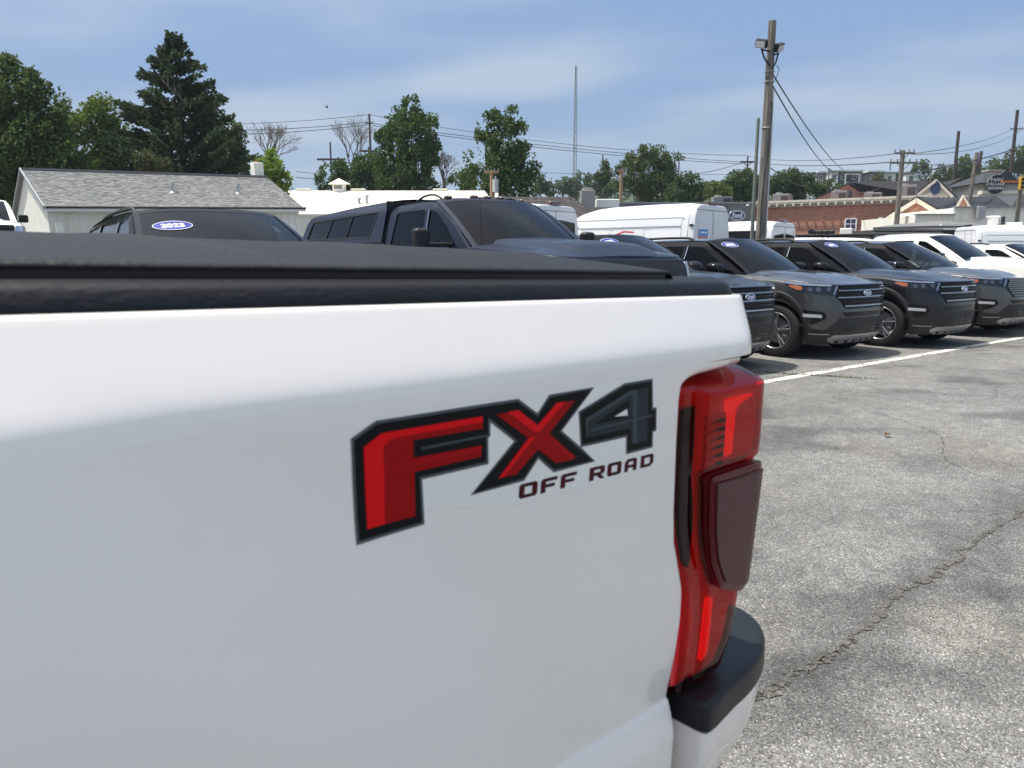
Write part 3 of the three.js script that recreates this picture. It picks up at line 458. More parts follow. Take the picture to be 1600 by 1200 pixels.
function wheel(parent, x, y, z, R, W, style) {
  const side = Math.sign(z), prof = [[R * 0.66, -W * 0.46], [R * 0.80, -W * 0.5], [R * 0.93, -W * 0.47], [R * 0.985, -W * 0.36], [R, -W * 0.2], [R, W * 0.2], [R * 0.985, W * 0.36], [R * 0.93, W * 0.47], [R * 0.80, W * 0.5], [R * 0.66, W * 0.46]];
  const lg = (p) => { const g = new THREE.LatheGeometry(p.map(([r, h]) => new THREE.Vector2(r, h)), 40); g.rotateX(Math.PI / 2); g.translate(x, y, z); return g; };
  const grooves = [-0.25, 0, 0.25].map((k) => { const g = new THREE.TorusGeometry(R * 0.999, 0.006, 6, 40); g.translate(x, y, z + k * W); return g; });
  const tyre = part(parent, 'wheel', merge([lg(prof), ...grooves]), M.rubber);
  const o = side * W / 2, rim = [lg([[R * 0.60, -W * 0.4], [R * 0.64, 0], [R * 0.655, W * 0.40], [R * 0.70, W * 0.47], [R * 0.70, W * 0.50], [R * 0.665, W * 0.51], [R * 0.65, W * 0.46]].map(([r, h]) => [r, h * side]))];
  const n = style === 'split' ? 5 : 6;
  for (let k = 0; k < n; k++) for (const d of style === 'split' ? [-0.13, 0.13] : [0]) {
    const a = k / n * 2 * Math.PI + 0.3, r0 = R * 0.12, r1 = R * 0.655, b = a + d, w0 = style === 'split' ? 0.026 : 0.05, w1 = style === 'split' ? 0.030 : 0.075;
    const g = sheet(1, 3, (u, v) => { const r = v < 0.5 ? r0 : r1, wv = (v < 0.5 ? w0 : w1) / 2, edge = v === 0 || v === 1; const uu = (u - 0.5) * 2 * wv * (edge ? 1 : 0.8), an = v < 0.5 ? lerp(a, b, 0.4) : b; return [x + Math.cos(an) * r - Math.sin(an) * uu, y + Math.sin(an) * r + Math.cos(an) * uu, z + o * (v < 0.5 ? 0.80 : 0.96)]; });
    const back = g.clone(); back.translate(0, 0, -side * 0.03); rim.push(g, back, cyl(0.016, 0.014, [x + Math.cos(a) * r0, y + Math.sin(a) * r0, z + o * 0.72], [x + Math.cos(b) * r1, y + Math.sin(b) * r1, z + o * 0.90], 6));
  }
  rim.push(cyl(R * 0.17, R * 0.15, [x, y, z + o * 0.5], [x, y, z + o * 0.84], 20), (() => { const g = new THREE.CircleGeometry(R * 0.15, 20); g.translate(x, y, z + o * 0.842); return g; })());
  part(tyre, 'rim', merge(rim), style === 'dark' ? M.darkAlloy : M.alloy);
  part(tyre, 'brake_disc', cyl(R * 0.48, R * 0.48, [x, y, z - o * 0.1], [x, y, z + o * 0.3], 24), M.metalGrey);
}
// cabin: side panels with window openings, pillars, roof, glass. G: x,y of the belt and roof in side view
function cabin(car, G, paint, pillarM) {
  const zs = (x, y) => G.zb - (y - G.yb) * G.lean - 0.05 * sstep(G.yt(x) - 0.10, G.yt(x) + 0.02, y);
  const sideMap = (s) => (x, y, off) => [x, y, s * (zs(x, y) + off)];
  const out = [];
  for (const s of [1, -1]) {
    out.push([part(car, 'cabin_side', patch(G.outline, sideMap(s), { edge: 0.09, holes: G.windows.map((w) => w.pts), thick: 0.05 }), pillarM)]);
    for (const w of G.windows) { part(car, w.name ?? 'side_window', patch(w.pts, sideMap(s), { off: -0.012, edge: 0.2 }), w.glass ?? M.tinted); if (w.trim) part(car, 'window_trim', patch(stripPoly(w.trim, 0.016), sideMap(s), { off: 0.006, edge: 0.3, thick: 0.01 }), w.trimM ?? M.chrome); }
  }
  // roof
  const R = G.roof, hw = (x) => zs(x, G.yt(x)) + 0.012;
  const roof = sheet(24, 24, (u, v) => { const c = (u - 0.5) * 2, x = lerp(R.x1, R.x0, v) + R.bowF * (1 - c * c) * (1 - v) - R.bowR * (1 - c * c) * v; const y = G.yt(clamp(x, R.x0, R.x1)) + R.crown * (1 - Math.abs(c) ** 3.2); return [x, y, c * hw(clamp(x, R.x0, R.x1))]; });
  part(car, 'roof', roof, R.mat ?? paint);
  // windscreen between the A pillars
  const A = G.wind, wsPt = (c, v, off = 0) => { const bow = lerp(A.bowB, R.bowF, v), x = lerp(A.x, R.x1, v) + bow * (1 - c * c), y = lerp(A.y, G.yt(R.x1) - 0.004, v) + R.crown * (1 - Math.abs(c) ** 3.2) * v + 0.03 * Math.sin(v * Math.PI) * (1 - 0) + off * A.nx[1]; return [x + off * A.nx[0], y, c * lerp(A.zb, hw(R.x1), v)]; };
  const ws = sheet(20, 12, (u, v) => wsPt((u - 0.5) * 2 * 0.935, lerp(0.0, 0.965, v)));
  part(car, 'windscreen', ws, M.glass);
  for (const s of [1, -1]) part(car, 'windscreen_pillar', merge([sheet(3, 14, (u, v) => wsPt(s * lerp(0.925, 1.0, u), v, 0.008)), sheet(1, 14, (u, v) => wsPt(s * 0.925, v, 0.008 - 0.03 * u))]), A.pillarM ?? pillarM);
  part(car, 'windscreen_header', sheet(20, 1, (u, v) => wsPt((u - 0.5) * 1.87, lerp(0.945, 1.0, v), 0.002)), A.headerM ?? M.blackGloss);
  // rear glass
  const B = G.back, bsPt = (c, v, off = 0) => { const x = lerp(B.x, R.x0, v) - lerp(B.bow, R.bowR, v) * (1 - c * c) - off; return [x, lerp(B.y, G.yt(R.x0), v) + R.crown * (1 - Math.abs(c) ** 3.2) * v, c * lerp(B.zb, hw(R.x0), v)]; };
  part(car, 'rear_window', sheet(12, 6, (u, v) => bsPt((u - 0.5) * 2 * B.w, lerp(B.v0, B.v1, v))), B.glass ?? M.tinted);
  part(car, 'rear_window_frame', merge([-1, 1].map((s) => sheet(2, 6, (u, v) => bsPt(s * lerp(B.w, 1, u), v))).concat([sheet(12, 1, (u, v) => bsPt((u - 0.5) * 2, lerp(0, B.v0, v))), sheet(12, 1, (u, v) => bsPt((u - 0.5) * 2, lerp(B.v1, 1, v)))])), paint);
  // inside: dashboard, seats, steering wheel
  const yb = G.yb, seats = [];
  part(car, 'dashboard', merge([sheet(12, 4, (u, v) => { const c = (u - 0.5) * 2; return [lerp(A.x + A.bowB * (1 - c * c) - 0.02, A.x - 0.55, v), A.y + 0.012 - 0.05 * v * v, c * (A.zb - 0.03)]; }), box(0.2, 0.4, A.zb * 1.9, A.x - 0.6, yb - 0.22, 0)]), M.cabin);
  for (const r of G.seatRows) for (const z of [-0.40, 0.40]) { const g1 = box(0.14, 0.66, 0.50, 0, 0.33, 0, 0, 0.05), g2 = box(0.10, 0.19, 0.27, 0.0, 0.79, 0, 0, 0.045), g3 = box(0.5, 0.14, 0.50, 0.26, 0.02, 0, 0, 0.05); const g = merge([g1, g2, cyl(0.012, 0.012, [0, 0.66, 0.06], [0, 0.72, 0.06], 5), cyl(0.012, 0.012, [0, 0.66, -0.06], [0, 0.72, -0.06], 5)]); g.rotateZ(0.22); const h = merge([g, g3]); h.translate(r, yb - 0.52, z); seats.push(h); }
  part(car, 'seats', merge(seats), M.seat);
  part(car, 'cabin_floor', box(G.floor[1] - G.floor[0], 0.06, G.zb * 1.8, (G.floor[0] + G.floor[1]) / 2, yb - 0.62, 0), M.cabin);
  { const g = new THREE.TorusGeometry(0.185, 0.016, 8, 28); g.rotateY(Math.PI / 2); g.rotateZ(-0.45); g.translate(A.x - 0.62, yb + 0.03, -0.40); part(car, 'steering_wheel', g, M.cabin); }
  part(car, 'rear_view_mirror', box(0.03, 0.065, 0.23, R.x1 + R.bowF - 0.05, G.yt(R.x1) - 0.09, 0, 0, 0.012), M.blackTrim);
  return { wsPt, zs, hw, sideMap };
}
function wipers(car, wsPt, z0 = [-0.62, 0.05]) { part(car, 'wiper', merge(z0.map((c) => { const a = wsPt(c, -0.01, 0.02), b = wsPt(c + 0.62, 0.055, 0.025); return merge([tube([a, [(a[0] + b[0]) / 2 + 0.01, (a[1] + b[1]) / 2 + 0.01, (a[2] + b[2]) / 2], b], 0.010, 8, 5), tube([wsPt(c + 0.12, 0.035, 0.012), wsPt(c + 0.4, 0.05, 0.012), wsPt(c + 0.7, 0.05, 0.012)], 0.007, 8, 4)]); })), M.blackTrim); }
const ovalTex = canvasTex(512, 224, (c, w, h) => { // the blue oval badge with its script
  c.fillStyle = '#c9ced6'; c.fillRect(0, 0, w, h); c.fillStyle = '#0d2758'; c.beginPath(); c.ellipse(w / 2, h / 2, w * 0.475, h * 0.45, 0, 0, 7); c.fill();
  c.strokeStyle = '#dfe4ec'; c.lineWidth = 7; c.beginPath(); c.ellipse(w / 2, h / 2, w * 0.44, h * 0.39, 0, 0, 7); c.stroke();
  c.fillStyle = '#f2f4f8'; c.font = 'bold 132px serif'; c.textAlign = 'center'; c.textBaseline = 'middle'; c.setTransform(1, 0, -0.25, 1, 30, 0); c.fillText('Ford', w / 2 + 4, h / 2 + 4); c.strokeStyle = '#f2f4f8'; c.lineWidth = 3; c.strokeText('Ford', w / 2 + 4, h / 2 + 4);
});
const ovalM = mat('oval badge', [1, 1, 1], 0.25, { map: ovalTex, clearcoat: 1 });
const ellipse = (cx, cy, a, b, n = 28) => Array.from({ length: n }, (_, i) => [cx + a * Math.cos(i / n * 6.2832), cy + b * Math.sin(i / n * 6.2832)]);
function yearTex(text) { return canvasTex(512, 200, (c, w, h) => { c.fillStyle = '#eef0f4'; c.fillRect(0, 0, w, h); c.fillStyle = '#10208a'; c.beginPath(); c.ellipse(w / 2, h / 2, w * 0.482, h * 0.46, 0, 0, 7); c.fill(); c.font = 'bold 128px sans-serif'; c.textAlign = 'center'; c.textBaseline = 'middle'; c.lineWidth = 5; c.lineJoin = 'round'; c.strokeStyle = '#f6f7fa'; c.fillStyle = '#f6f7fa'; c.save(); c.translate(w / 2, h / 2 + 4); c.scale(1.08, 0.86); c.strokeText(text, 0, 0); c.fillText(text, 0, 0); c.restore(); }); }
function sticker(car, text, wsPt, c, v, w, h, tilt = 0) { const m = mat('year sticker', [0.92, 0.92, 0.92], 0.4, { map: yearTex(text) }), cs = Math.cos(tilt), sn = Math.sin(tilt), A = wsPt(0, 0.5), B = wsPt(0.1, 0.5), C = wsPt(0, 0.6), mu = 0.1 / Math.hypot(B[0] - A[0], B[1] - A[1], B[2] - A[2]), mv = 0.1 / Math.hypot(C[0] - A[0], C[1] - A[1], C[2] - A[2]);
  const pts = ellipse(0, 0, w / 2, h / 2), map = (a, b, off) => { const x = a * cs - b * sn, y = a * sn + b * cs; return wsPt(c - x * mu, v + y * mv, 0.006 + off); };
  part(car, 'year_sticker', patch(pts, map, { edge: 0.06, uvBox: [-w / 2, -h / 2, w / 2, h / 2] }), m, `blue and white oval sticker reading ${text}`); }
// ---------------------------------------------------------------- mid-size SUV
function makeSuv(paint, opt) {
  const car = new THREE.Group();
  const P = {
    xa: 1.48, xb: -1.45, nF: 2.9, nR: 3.4, yref: 0.80, axles: [1.512, -1.512], archR: 0.445, axleY: 0.39, xw: 0.70, tuck: 0.055, noseTuck: 0.05,
    w: (y) => table([[0.2, 0.90], [0.3, 0.945], [0.5, 0.975], [0.75, 0.995], [0.97, 1.0], [1.08, 0.99], [1.16, 0.972], [1.28, 0.955]], y),
    xf: (y) => table([[0.2, 2.20], [0.26, 2.26], [0.34, 2.33], [0.5, 2.365], [0.62, 2.37], [0.72, 2.365], [0.86, 2.345], [0.98, 2.315], [1.06, 2.285], [1.13, 2.245], [1.23, 2.20]], y),
    xr: (y) => table([[0.2, -2.45], [0.5, -2.57], [0.8, -2.58], [1.15, -2.50]], y),
    sill: (x) => table([[-2.6, 0.36], [-1.9, 0.30], [-1, 0.26], [1.85, 0.26], [2.1, 0.235], [2.5, 0.235]], x),
    top: (x) => table([[-2.6, 1.20], [-1.5, 1.21], [0.6, 1.195], [0.9, 1.19], [1.48, 1.160], [1.95, 1.12], [2.2, 1.09], [2.4, 1.075]], x),
    bonnet: (x, t, f) => f * (0.075 * (1 - t * t) + 0.018 * sstep(0.80, 0.66, t) - 0.012 * sstep(0.42, 0.2, t)) * sstep(2.42, 1.5, x),
  };
  const ring = ringOf(P), A = (q, y, off) => ring.at(q, y + 0.085 * sstep(0.55, 0.88, y), off), L = ring.L;
  part(car, 'body', bodyShell(P, ring), paint);
  part(car, 'underbody', merge([box(4.3, 0.1, 1.5, -0.1, 0.33, 0), box(1.5, 0.5, 1.2, 1.45, 0.60, 0), box(1.6, 0.4, 1.5, -1.5, 0.62, 0), box(1.6, 0.5, 1.7, 0, 0.55, 0)]), M.blackTrim);
  const both = (f) => [1, -1].map((s) => f((q, y, off) => A(s * q, y, off)));
  const wrapM = (q, y, off) => A(q, y, off);
  // arches
  for (const ax of P.axles) for (const s of [1, -1]) {
    const band = []; for (let i = 0; i <= 36; i++) { const a = lerp(-0.25, Math.PI + 0.25, i / 36); band.push(a); }
    const qx = (x) => ring.qAtX(x);
    part(car, 'wheel_arch', sheet(36, 6, (u, v, i, j) => { const r = [0.425, 0.437, 0.445, 0.475, 0.495, 0.503, 0.506][j], o = [-0.03, 0.004, 0.014, 0.016, 0.014, 0.006, -0.006][j], x = ax + r * Math.cos(band[i]), y = Math.max(0.245, P.axleY + r * Math.sin(band[i])); return A(s * qx(x), y, o); }), M.cladding);
    part(car, 'arch_liner', sheet(24, 1, (u, v) => { const a = lerp(-0.2, Math.PI + 0.2, u); return [ax + 0.44 * Math.cos(a), P.axleY + 0.44 * Math.sin(a), s * lerp(0.5, 0.95, v)]; }), M.blackTrim);
    wheel(car, ax, P.axleY, s * 0.865, 0.39, 0.25, opt.rims);
  }
  // lower cladding along the sills and round the front
  for (const s of [1, -1]) part(car, 'sill_cladding', sheet(20, 3, (u, v, i, j) => A(s * ring.qAtX(lerp(1.0, -1.0, u)), [0.25, 0.27, 0.40, 0.42][j], [0, 0.012, 0.012, 0.0][j])), M.cladding);
  const q0 = ring.qAtX(P.axles[0] + 0.50);
  part(car, 'lower_bumper', merge([1, -1].flatMap((s) => [patch([[0, 0.235], [q0, 0.235], [q0, 0.455], [0.80, 0.44], [0.60, 0.60], [0, 0.60]], (q, y, o) => A(s * q, y, o), { off: 0.004, edge: 0.07 })])), opt.lower ?? M.cladding);
  for (const s of [1, -1]) part(car, 'lower_lip', patch([[0.70, 0.235], [q0 + 0.01, 0.235], [q0 + 0.01, 0.375], [0.78, 0.37]], (q, y, o) => A(s * q, y, o), { off: 0.016, edge: 0.07, thick: 0.015 }), M.cladding);
  for (const g of both((m) => patch(stripPoly([[0.74, 0.376], [1.0, 0.379], [q0 + 0.012, 0.384]], 0.012), m, { off: 0.019, edge: 0.08, thick: 0.01 }))) part(car, 'lip_trim', g, M.silver);
  part(car, 'lower_intake', patch([[-0.62, 0.375], [0.62, 0.375], [0.46, 0.525], [-0.46, 0.525]], wrapM, { off: 0.006, edge: 0.07 }), M.blackTrim);
  for (const q of [-0.40, -0.20, 0.0, 0.20, 0.40]) for (const y of [0.42, 0.465]) part(car, 'intake_slot', patch(roundPoly([[q - 0.08, y - 0.014], [q + 0.08, y - 0.014], [q + 0.08, y + 0.014], [q - 0.08, y + 0.014]], 0.008), wrapM, { off: 0.009, edge: 0.1, thick: 0.003 }), M.blackGloss);
  part(car, 'skid_plate', merge([patch([[-0.78, 0.30], [-0.60, 0.235], [0.60, 0.235], [0.78, 0.30], [0.66, 0.362], [-0.66, 0.362]], wrapM, { off: 0.014, edge: 0.07, thick: 0.012 })]), M.silver);
  for (const q of [-0.45, -0.25, -0.05, 0.15, 0.35, 0.55]) part(car, 'skid_plate_notch', patch([[q - 0.045, 0.245], [q + 0.03, 0.245], [q + 0.045, 0.285], [q - 0.02, 0.29]], wrapM, { off: 0.017, edge: 0.1 }), M.blackTrim);
  // grille
  const gp = [[0, 0.698], [0.50, 0.698], [0.655, 0.83], [0.585, 0.985], [0.30, 0.995], [0, 0.998]], hex = [...gp, ...gp.slice(1, -1).reverse().map(([q, y]) => [-q, y])];
  const full = [...gp.slice().reverse().map(([q, y]) => [-q, y]).slice(0), ...gp.slice(1)];
  void hex;
  const outline = [[-0.50, 0.698], [0.50, 0.698], [0.655, 0.83], [0.585, 0.985], [0.30, 0.995], [-0.30, 0.995], [-0.585, 0.985], [-0.655, 0.83]]; void full;
  const grille = part(car, 'grille', patch(outline, wrapM, { off: 0.005, edge: 0.06 }), M.blackGloss);
  const inG = (q, y) => { const a = Math.abs(q), lim = y > 0.83 ? lerp(0.655, 0.585, (y - 0.83) / 0.155) : lerp(0.50, 0.655, (y - 0.698) / 0.132); return a < lim - 0.025; };
  const studs = []; for (let r = 0; r < 9; r++) for (let k = -13; k <= 13; k++) { const y = 0.715 + r * 0.032, q = (k + (r % 2) * 0.5) * 0.05; if (inG(q, y) && inG(q, y + 0.02)) studs.push(patch([[q - 0.020, y - 0.004], [q + 0.004, y - 0.004], [q + 0.020, y + 0.018], [q - 0.004, y + 0.018]], wrapM, { off: 0.020, edge: 0.2, thick: 0.014 })); }
  part(grille, 'mesh_stud', merge(studs), opt.studs ?? M.blackTrim).userData.kind = 'stuff';
  for (const y of opt.bars ?? [0.985, 0.905, 0.818, 0.728]) { const lim = (y > 0.83 ? lerp(0.655, 0.585, (y - 0.83) / 0.155) : lerp(0.50, 0.655, (y - 0.698) / 0.132)) - 0.01; part(grille, 'grille_bar', patch(stripPoly(Array.from({ length: 13 }, (_, i) => [lerp(-lim, lim, i / 12), y]), 0.014), wrapM, { off: 0.026, edge: 0.12, thick: 0.02 }), M.barChrome); }
  part(grille, 'badge', patch(ellipse(0, 0.862, 0.092, 0.040), wrapM, { off: 0.040, edge: 0.05, thick: 0.02, uvBox: [0.092, 0.822, -0.092, 0.902] }), ovalM, 'blue oval grille badge');
  part(car, 'grille_lower_slot', patch([[-0.50, 0.615], [0.50, 0.615], [0.56, 0.665], [-0.56, 0.665]], wrapM, { off: 0.008, edge: 0.07 }), M.blackGloss);
  // headlamps
  const hl = roundPoly([[0.602, 0.985], [0.90, 0.992], [1.22, 1.008], [1.40, 1.030], [1.345, 0.965], [1.17, 0.895], [0.90, 0.862], [0.672, 0.842]], 0.02);
  for (const s of [1, -1]) {
    const m = (q, y, o) => A(s * q, y, o), lamp = part(car, 'headlight', patch(hl, m, { off: 0.006, edge: 0.05 }), M.blackGloss);
    part(lamp, 'bright_trim', patch(stripPoly([[0.70, 0.978], [0.95, 0.985], [1.22, 1.0], [1.375, 1.018]], 0.020), m, { off: 0.013, edge: 0.08, thick: 0.006 }), M.chrome); part(lamp, 'inner_trim', patch(stripPoly([[0.62, 0.968], [0.688, 0.856]], 0.014), m, { off: 0.012, edge: 0.08, thick: 0.004 }), M.chrome);
    part(lamp, 'amber_reflector', patch(roundPoly([[1.12, 0.968], [1.30, 0.985], [1.33, 0.970], [1.19, 0.915], [1.12, 0.918]], 0.012), m, { off: 0.012, edge: 0.08, thick: 0.005 }), M.amber);
    for (const q of [0.76, 0.90, 1.01]) { const p = m(q, 0.922, 0.012), n = m(q, 0.922, 0.03); part(lamp, 'projector', cyl(0.030, 0.034, p, n, 16), M.projector); }
    part(lamp, 'lens', patch(hl, m, { off: 0.034, edge: 0.05, thick: 0.026 }), M.clearLens);
  }
  // fog lamp pockets
  for (const s of [1, -1]) {
    const m = (q, y, o) => A(s * q, y, o);
    part(car, 'fog_light_pocket', patch(roundPoly([[0.83, 0.668], [1.14, 0.690], [1.165, 0.52], [0.99, 0.512], [0.80, 0.605]], 0.02), m, { off: 0.006, edge: 0.06 }), M.blackGloss);
    part(car, 'fog_light', patch(roundPoly([[0.87, 0.605], [1.12, 0.612], [1.12, 0.648], [0.87, 0.640]], 0.008), m, { off: 0.016, edge: 0.06, thick: 0.012 }), mat('fog lamp', [0.55, 0.56, 0.57], 0.25, { clearcoat: 1, bumpMap: fineBump, bumpScale: 0.003 }));
    part(car, 'bumper_blade', patch([[0.80, 0.525], [0.99, 0.478], [1.17, 0.478], [1.17, 0.515], [0.99, 0.512], [0.83, 0.575]], m, { off: 0.012, edge: 0.06, thick: 0.012 }), paint);
  }
  // cabin
  const yt = (x) => table([[-2.35, 1.655], [-1.9, 1.70], [-1.2, 1.725], [-0.3, 1.73], [-0.05, 1.72], [0.1, 1.705]], x);
  const roofLine = []; for (let i = 0; i <= 10; i++) { const x = lerp(-0.10, -2.30, i / 10); roofLine.push([x, yt(x)]); }
  const G = {
    yb: 1.18, zb: 0.915, lean: 0.36, yt,
    outline: [[-2.44, 1.19], [0.92, 1.165], [0.52, 1.38], [0.16, 1.575], ...roofLine, [-2.40, 1.45]],
    windows: [
      { name: 'front_side_window', glass: M.lightTint, pts: roundPoly([[-0.40, 1.232], [0.60, 1.222], [0.42, 1.33], [-0.02, 1.590], [-0.14, 1.625], [-0.40, 1.635]], 0.03), trim: [[-0.42, 1.22], [-0.40, 1.64]], trimM: M.chrome },
      { name: 'rear_side_window', pts: roundPoly([[-1.42, 1.245], [-0.50, 1.234], [-0.50, 1.637], [-1.42, 1.632]], 0.03) },
      { name: 'quarter_window', pts: roundPoly([[-2.26, 1.27], [-1.53, 1.248], [-1.53, 1.630], [-2.14, 1.595]], 0.04) },
    ],
    roof: { x0: -2.30, x1: -0.08, bowF: 0.13, bowR: 0.08, crown: 0.05, mat: opt.roof },
    wind: { x: 0.90, y: 1.187, zb: 0.85, bowB: 0.26, nx: [0.55, 0.83], pillarM: opt.pillars ?? M.blackGloss },
    back: { x: -2.46, y: 1.19, zb: 0.86, bow: 0.06, w: 0.86, v0: 0.12, v1: 0.92 },
    seatRows: [-0.45, -1.35], floor: [-2.2, 0.9],
  };
  const cab = cabin(car, G, paint, opt.pillars ?? M.blackGloss);
  for (const s of [1, -1]) { // roof rails, mirrors
    const rp = [[-0.35, 0], [-0.48, 0.045], [-0.75, 0.058], [-1.3, 0.060], [-1.85, 0.055], [-2.1, 0.04], [-2.22, 0]].map(([x, h]) => [x, yt(x) + h - 0.004, s * (cab.hw(x) - 0.075)]);
    part(car, 'roof_rail', tube(rp, 0.020, 40, 8), opt.rail ?? M.blackTrim);
    const mir = new THREE.SphereGeometry(1, 20, 14); const mp = mir.attributes.position; for (let i = 0; i < mp.count; i++) { let x = mp.getX(i), y = mp.getY(i), z = mp.getZ(i); y = Math.sign(y) * Math.pow(Math.abs(y), 0.75); z = Math.sign(z) * Math.pow(Math.abs(z), 0.7); if (x < -0.35) x = -0.35; mp.setXYZ(i, x * 0.16, y * 0.105 + z * s * 0.008, z * 0.15); }
    mir.computeVertexNormals(); mir.translate(0.46, 1.275, s * 1.10);
    part(car, 'side_mirror', merge([mir, box(0.12, 0.035, 0.16, 0.48, 1.195, s * 0.96, 0, 0.012)]), opt.mirror ?? M.blackGloss);
  }
  wipers(car, cab.wsPt);
  part(car, 'cowl', sheet(20, 2, (u, v, i, j) => { const c = (u - 0.5) * 2 * 0.98, p = cab.wsPt(c, 0.0, 0.002); return [p[0] + 0.09 * v * (1 - 0.5 * c * c), p[1] + 0.004 - 0.006 * v, p[2]]; }), M.blackTrim);
  for (const s of [1, -1]) for (const x of [0.84, -0.45, -1.47]) part(car, 'door_seam', patch(stripPoly([[x, 0.42], [x, 1.06]], 0.008), (xx, y, o) => A(s * ring.qAtX(xx), y, 0.0018 + o), { edge: 0.1 }), M.blackGloss);
  for (const s of [1, -1]) part(car, 'tail_light', patch(roundPoly([[L - 1.22, 0.93], [L - 0.55, 0.95], [L - 0.55, 1.07], [L - 1.15, 1.06]], 0.02), (q, y, o) => A(s * q, y, o), { off: 0.012, edge: 0.06, thick: 0.01 }), M.redLens);
  return { car, cab, P };
}
// ---------------------------------------------------------------- full-size pickup
function makePickup(paint, opt) {
  const car = new THREE.Group(), k = opt.big ? 1 : 0, XB = opt.cabOnly ? -1.06 : k ? -4.10 : -3.02, ext = k ? 1.08 : 0;
  const beltY = k ? 1.44 : 1.34, bedY = k ? 1.52 : 1.42;
  const P = {
    xa: 2.25, xb: opt.cabOnly ? -0.95 : XB + 0.42, nF: 4.2, nR: 7, yref: 0.9, axles: opt.cabOnly ? [1.95] : [1.95, k ? -2.45 : -1.95], archR: 0.50, axleY: 0.42, xw: 0.98, tuck: 0.05, noseTuck: 0.05,
    w: (y) => table([[0.35, 0.94], [0.6, 0.985], [0.9, 1.01], [1.1, 1.0], [1.4, 0.985]], y),
    xf: (y) => table([[0.4, 2.78], [0.55, 2.84], [0.8, 2.85], [1.0, 2.83], [1.2, 2.79], [1.3, 2.74], [1.4, 2.70]], y),
    xr: (y) => table([[0.4, XB - 0.03], [1.4, XB]], y),
    sill: (x) => (x > 2.3 ? 0.42 : 0.46), bed: bedY,
    top: (x) => (x < -1.02 ? bedY : table([[-1.0, beltY + 0.02], [0.9, beltY], [1.2, beltY + 0.005], [2.2, beltY - 0.05], [2.85, beltY - 0.10]], x)),
    bonnet: (x, t, f) => f * (0.07 * (1 - t * t) + 0.05 * sstep(0.66, 0.52, t) * sstep(2.85, 2.3, x)) * sstep(2.9, 2.2, x),
  };
  const ring = ringOf(P), A = ring.at, wrapM = (q, y, o) => A(q, y, o);
  part(car, 'body', bodyShell(P, ring), paint);
  part(car, 'underbody', merge([box(5.4, 0.12, 1.3, -0.1, 0.52, 0), box(1.2, 0.6, 1.2, 2.0, 0.78, 0), box(1.8, 0.5, 1.7, 0, 0.75, 0)]), M.blackTrim);
  for (const ax of P.axles) for (const s of [1, -1]) {
    part(car, 'wheel_arch', sheet(30, 3, (u, v, i, j) => { const a = lerp(-0.05, Math.PI + 0.05, u), r = [0.48, 0.495, 0.525, 0.535][j], o = [-0.02, 0.012, 0.012, -0.004][j]; return A(s * ring.qAtX(ax + r * Math.cos(a)), P.axleY + r * Math.sin(a), o); }), opt.arch ?? paint);
    part(car, 'arch_liner', sheet(24, 1, (u, v) => { const a = lerp(-0.1, Math.PI + 0.1, u); return [ax + 0.49 * Math.cos(a), P.axleY + 0.49 * Math.sin(a), s * lerp(0.5, 0.95, v)]; }), M.blackTrim);
    wheel(car, ax, P.axleY, s * 0.86, 0.42, 0.29, 'split');
  }
  part(car, 'bumper', patch([[-1.3, 0.43], [1.3, 0.43], [1.3, 0.70], [-1.3, 0.70]], wrapM, { off: 0.045, edge: 0.07, thick: 0.045 }), opt.bumper ?? M.chrome);
  const grille = part(car, 'grille', patch(roundPoly([[-0.74, 0.75], [0.74, 0.75], [0.80, beltY - 0.14], [-0.80, beltY - 0.14]], 0.05), wrapM, { off: 0.02, edge: 0.07, thick: 0.02 }), M.blackTrim);
  for (let i = 0; i < 3; i++) part(grille, 'grille_bar', patch(stripPoly([[-0.74, 0.83 + i * 0.13], [0, 0.83 + i * 0.13], [0.74, 0.83 + i * 0.13]], 0.045), wrapM, { off: 0.045, edge: 0.12, thick: 0.03 }), opt.grilleBar ?? M.blackGloss);
  part(grille, 'badge', patch(ellipse(0, 0.97, 0.13, 0.055), wrapM, { off: 0.06, edge: 0.06, thick: 0.02, uvBox: [0.13, 0.915, -0.13, 1.025] }), ovalM, 'blue oval grille badge');
  for (const s of [1, -1]) { const m = (q, y, o) => A(s * q, y, o), lamp = part(car, 'headlight', patch(roundPoly([[0.80, 0.80], [1.16, 0.82], [1.22, beltY - 0.16], [0.82, beltY - 0.15]], 0.03), m, { off: 0.018, edge: 0.06, thick: 0.014 }), M.chrome); part(lamp, 'lens', patch(roundPoly([[0.80, 0.80], [1.16, 0.82], [1.22, beltY - 0.16], [0.82, beltY - 0.15]], 0.03), m, { off: 0.03, edge: 0.06, thick: 0.01 }), M.clearLens); }
  // cabin
  const ytop = k ? 2.03 : 1.93, yt = (x) => ytop + table([[-1.05, -0.045], [-0.8, -0.01], [-0.3, 0], [0.0, -0.005], [0.22, -0.03]], x);
  const roofLine = []; for (let i = 0; i <= 10; i++) { const x = lerp(0.10, -0.98, i / 10); roofLine.push([x, yt(x)]); }
  const b = beltY;
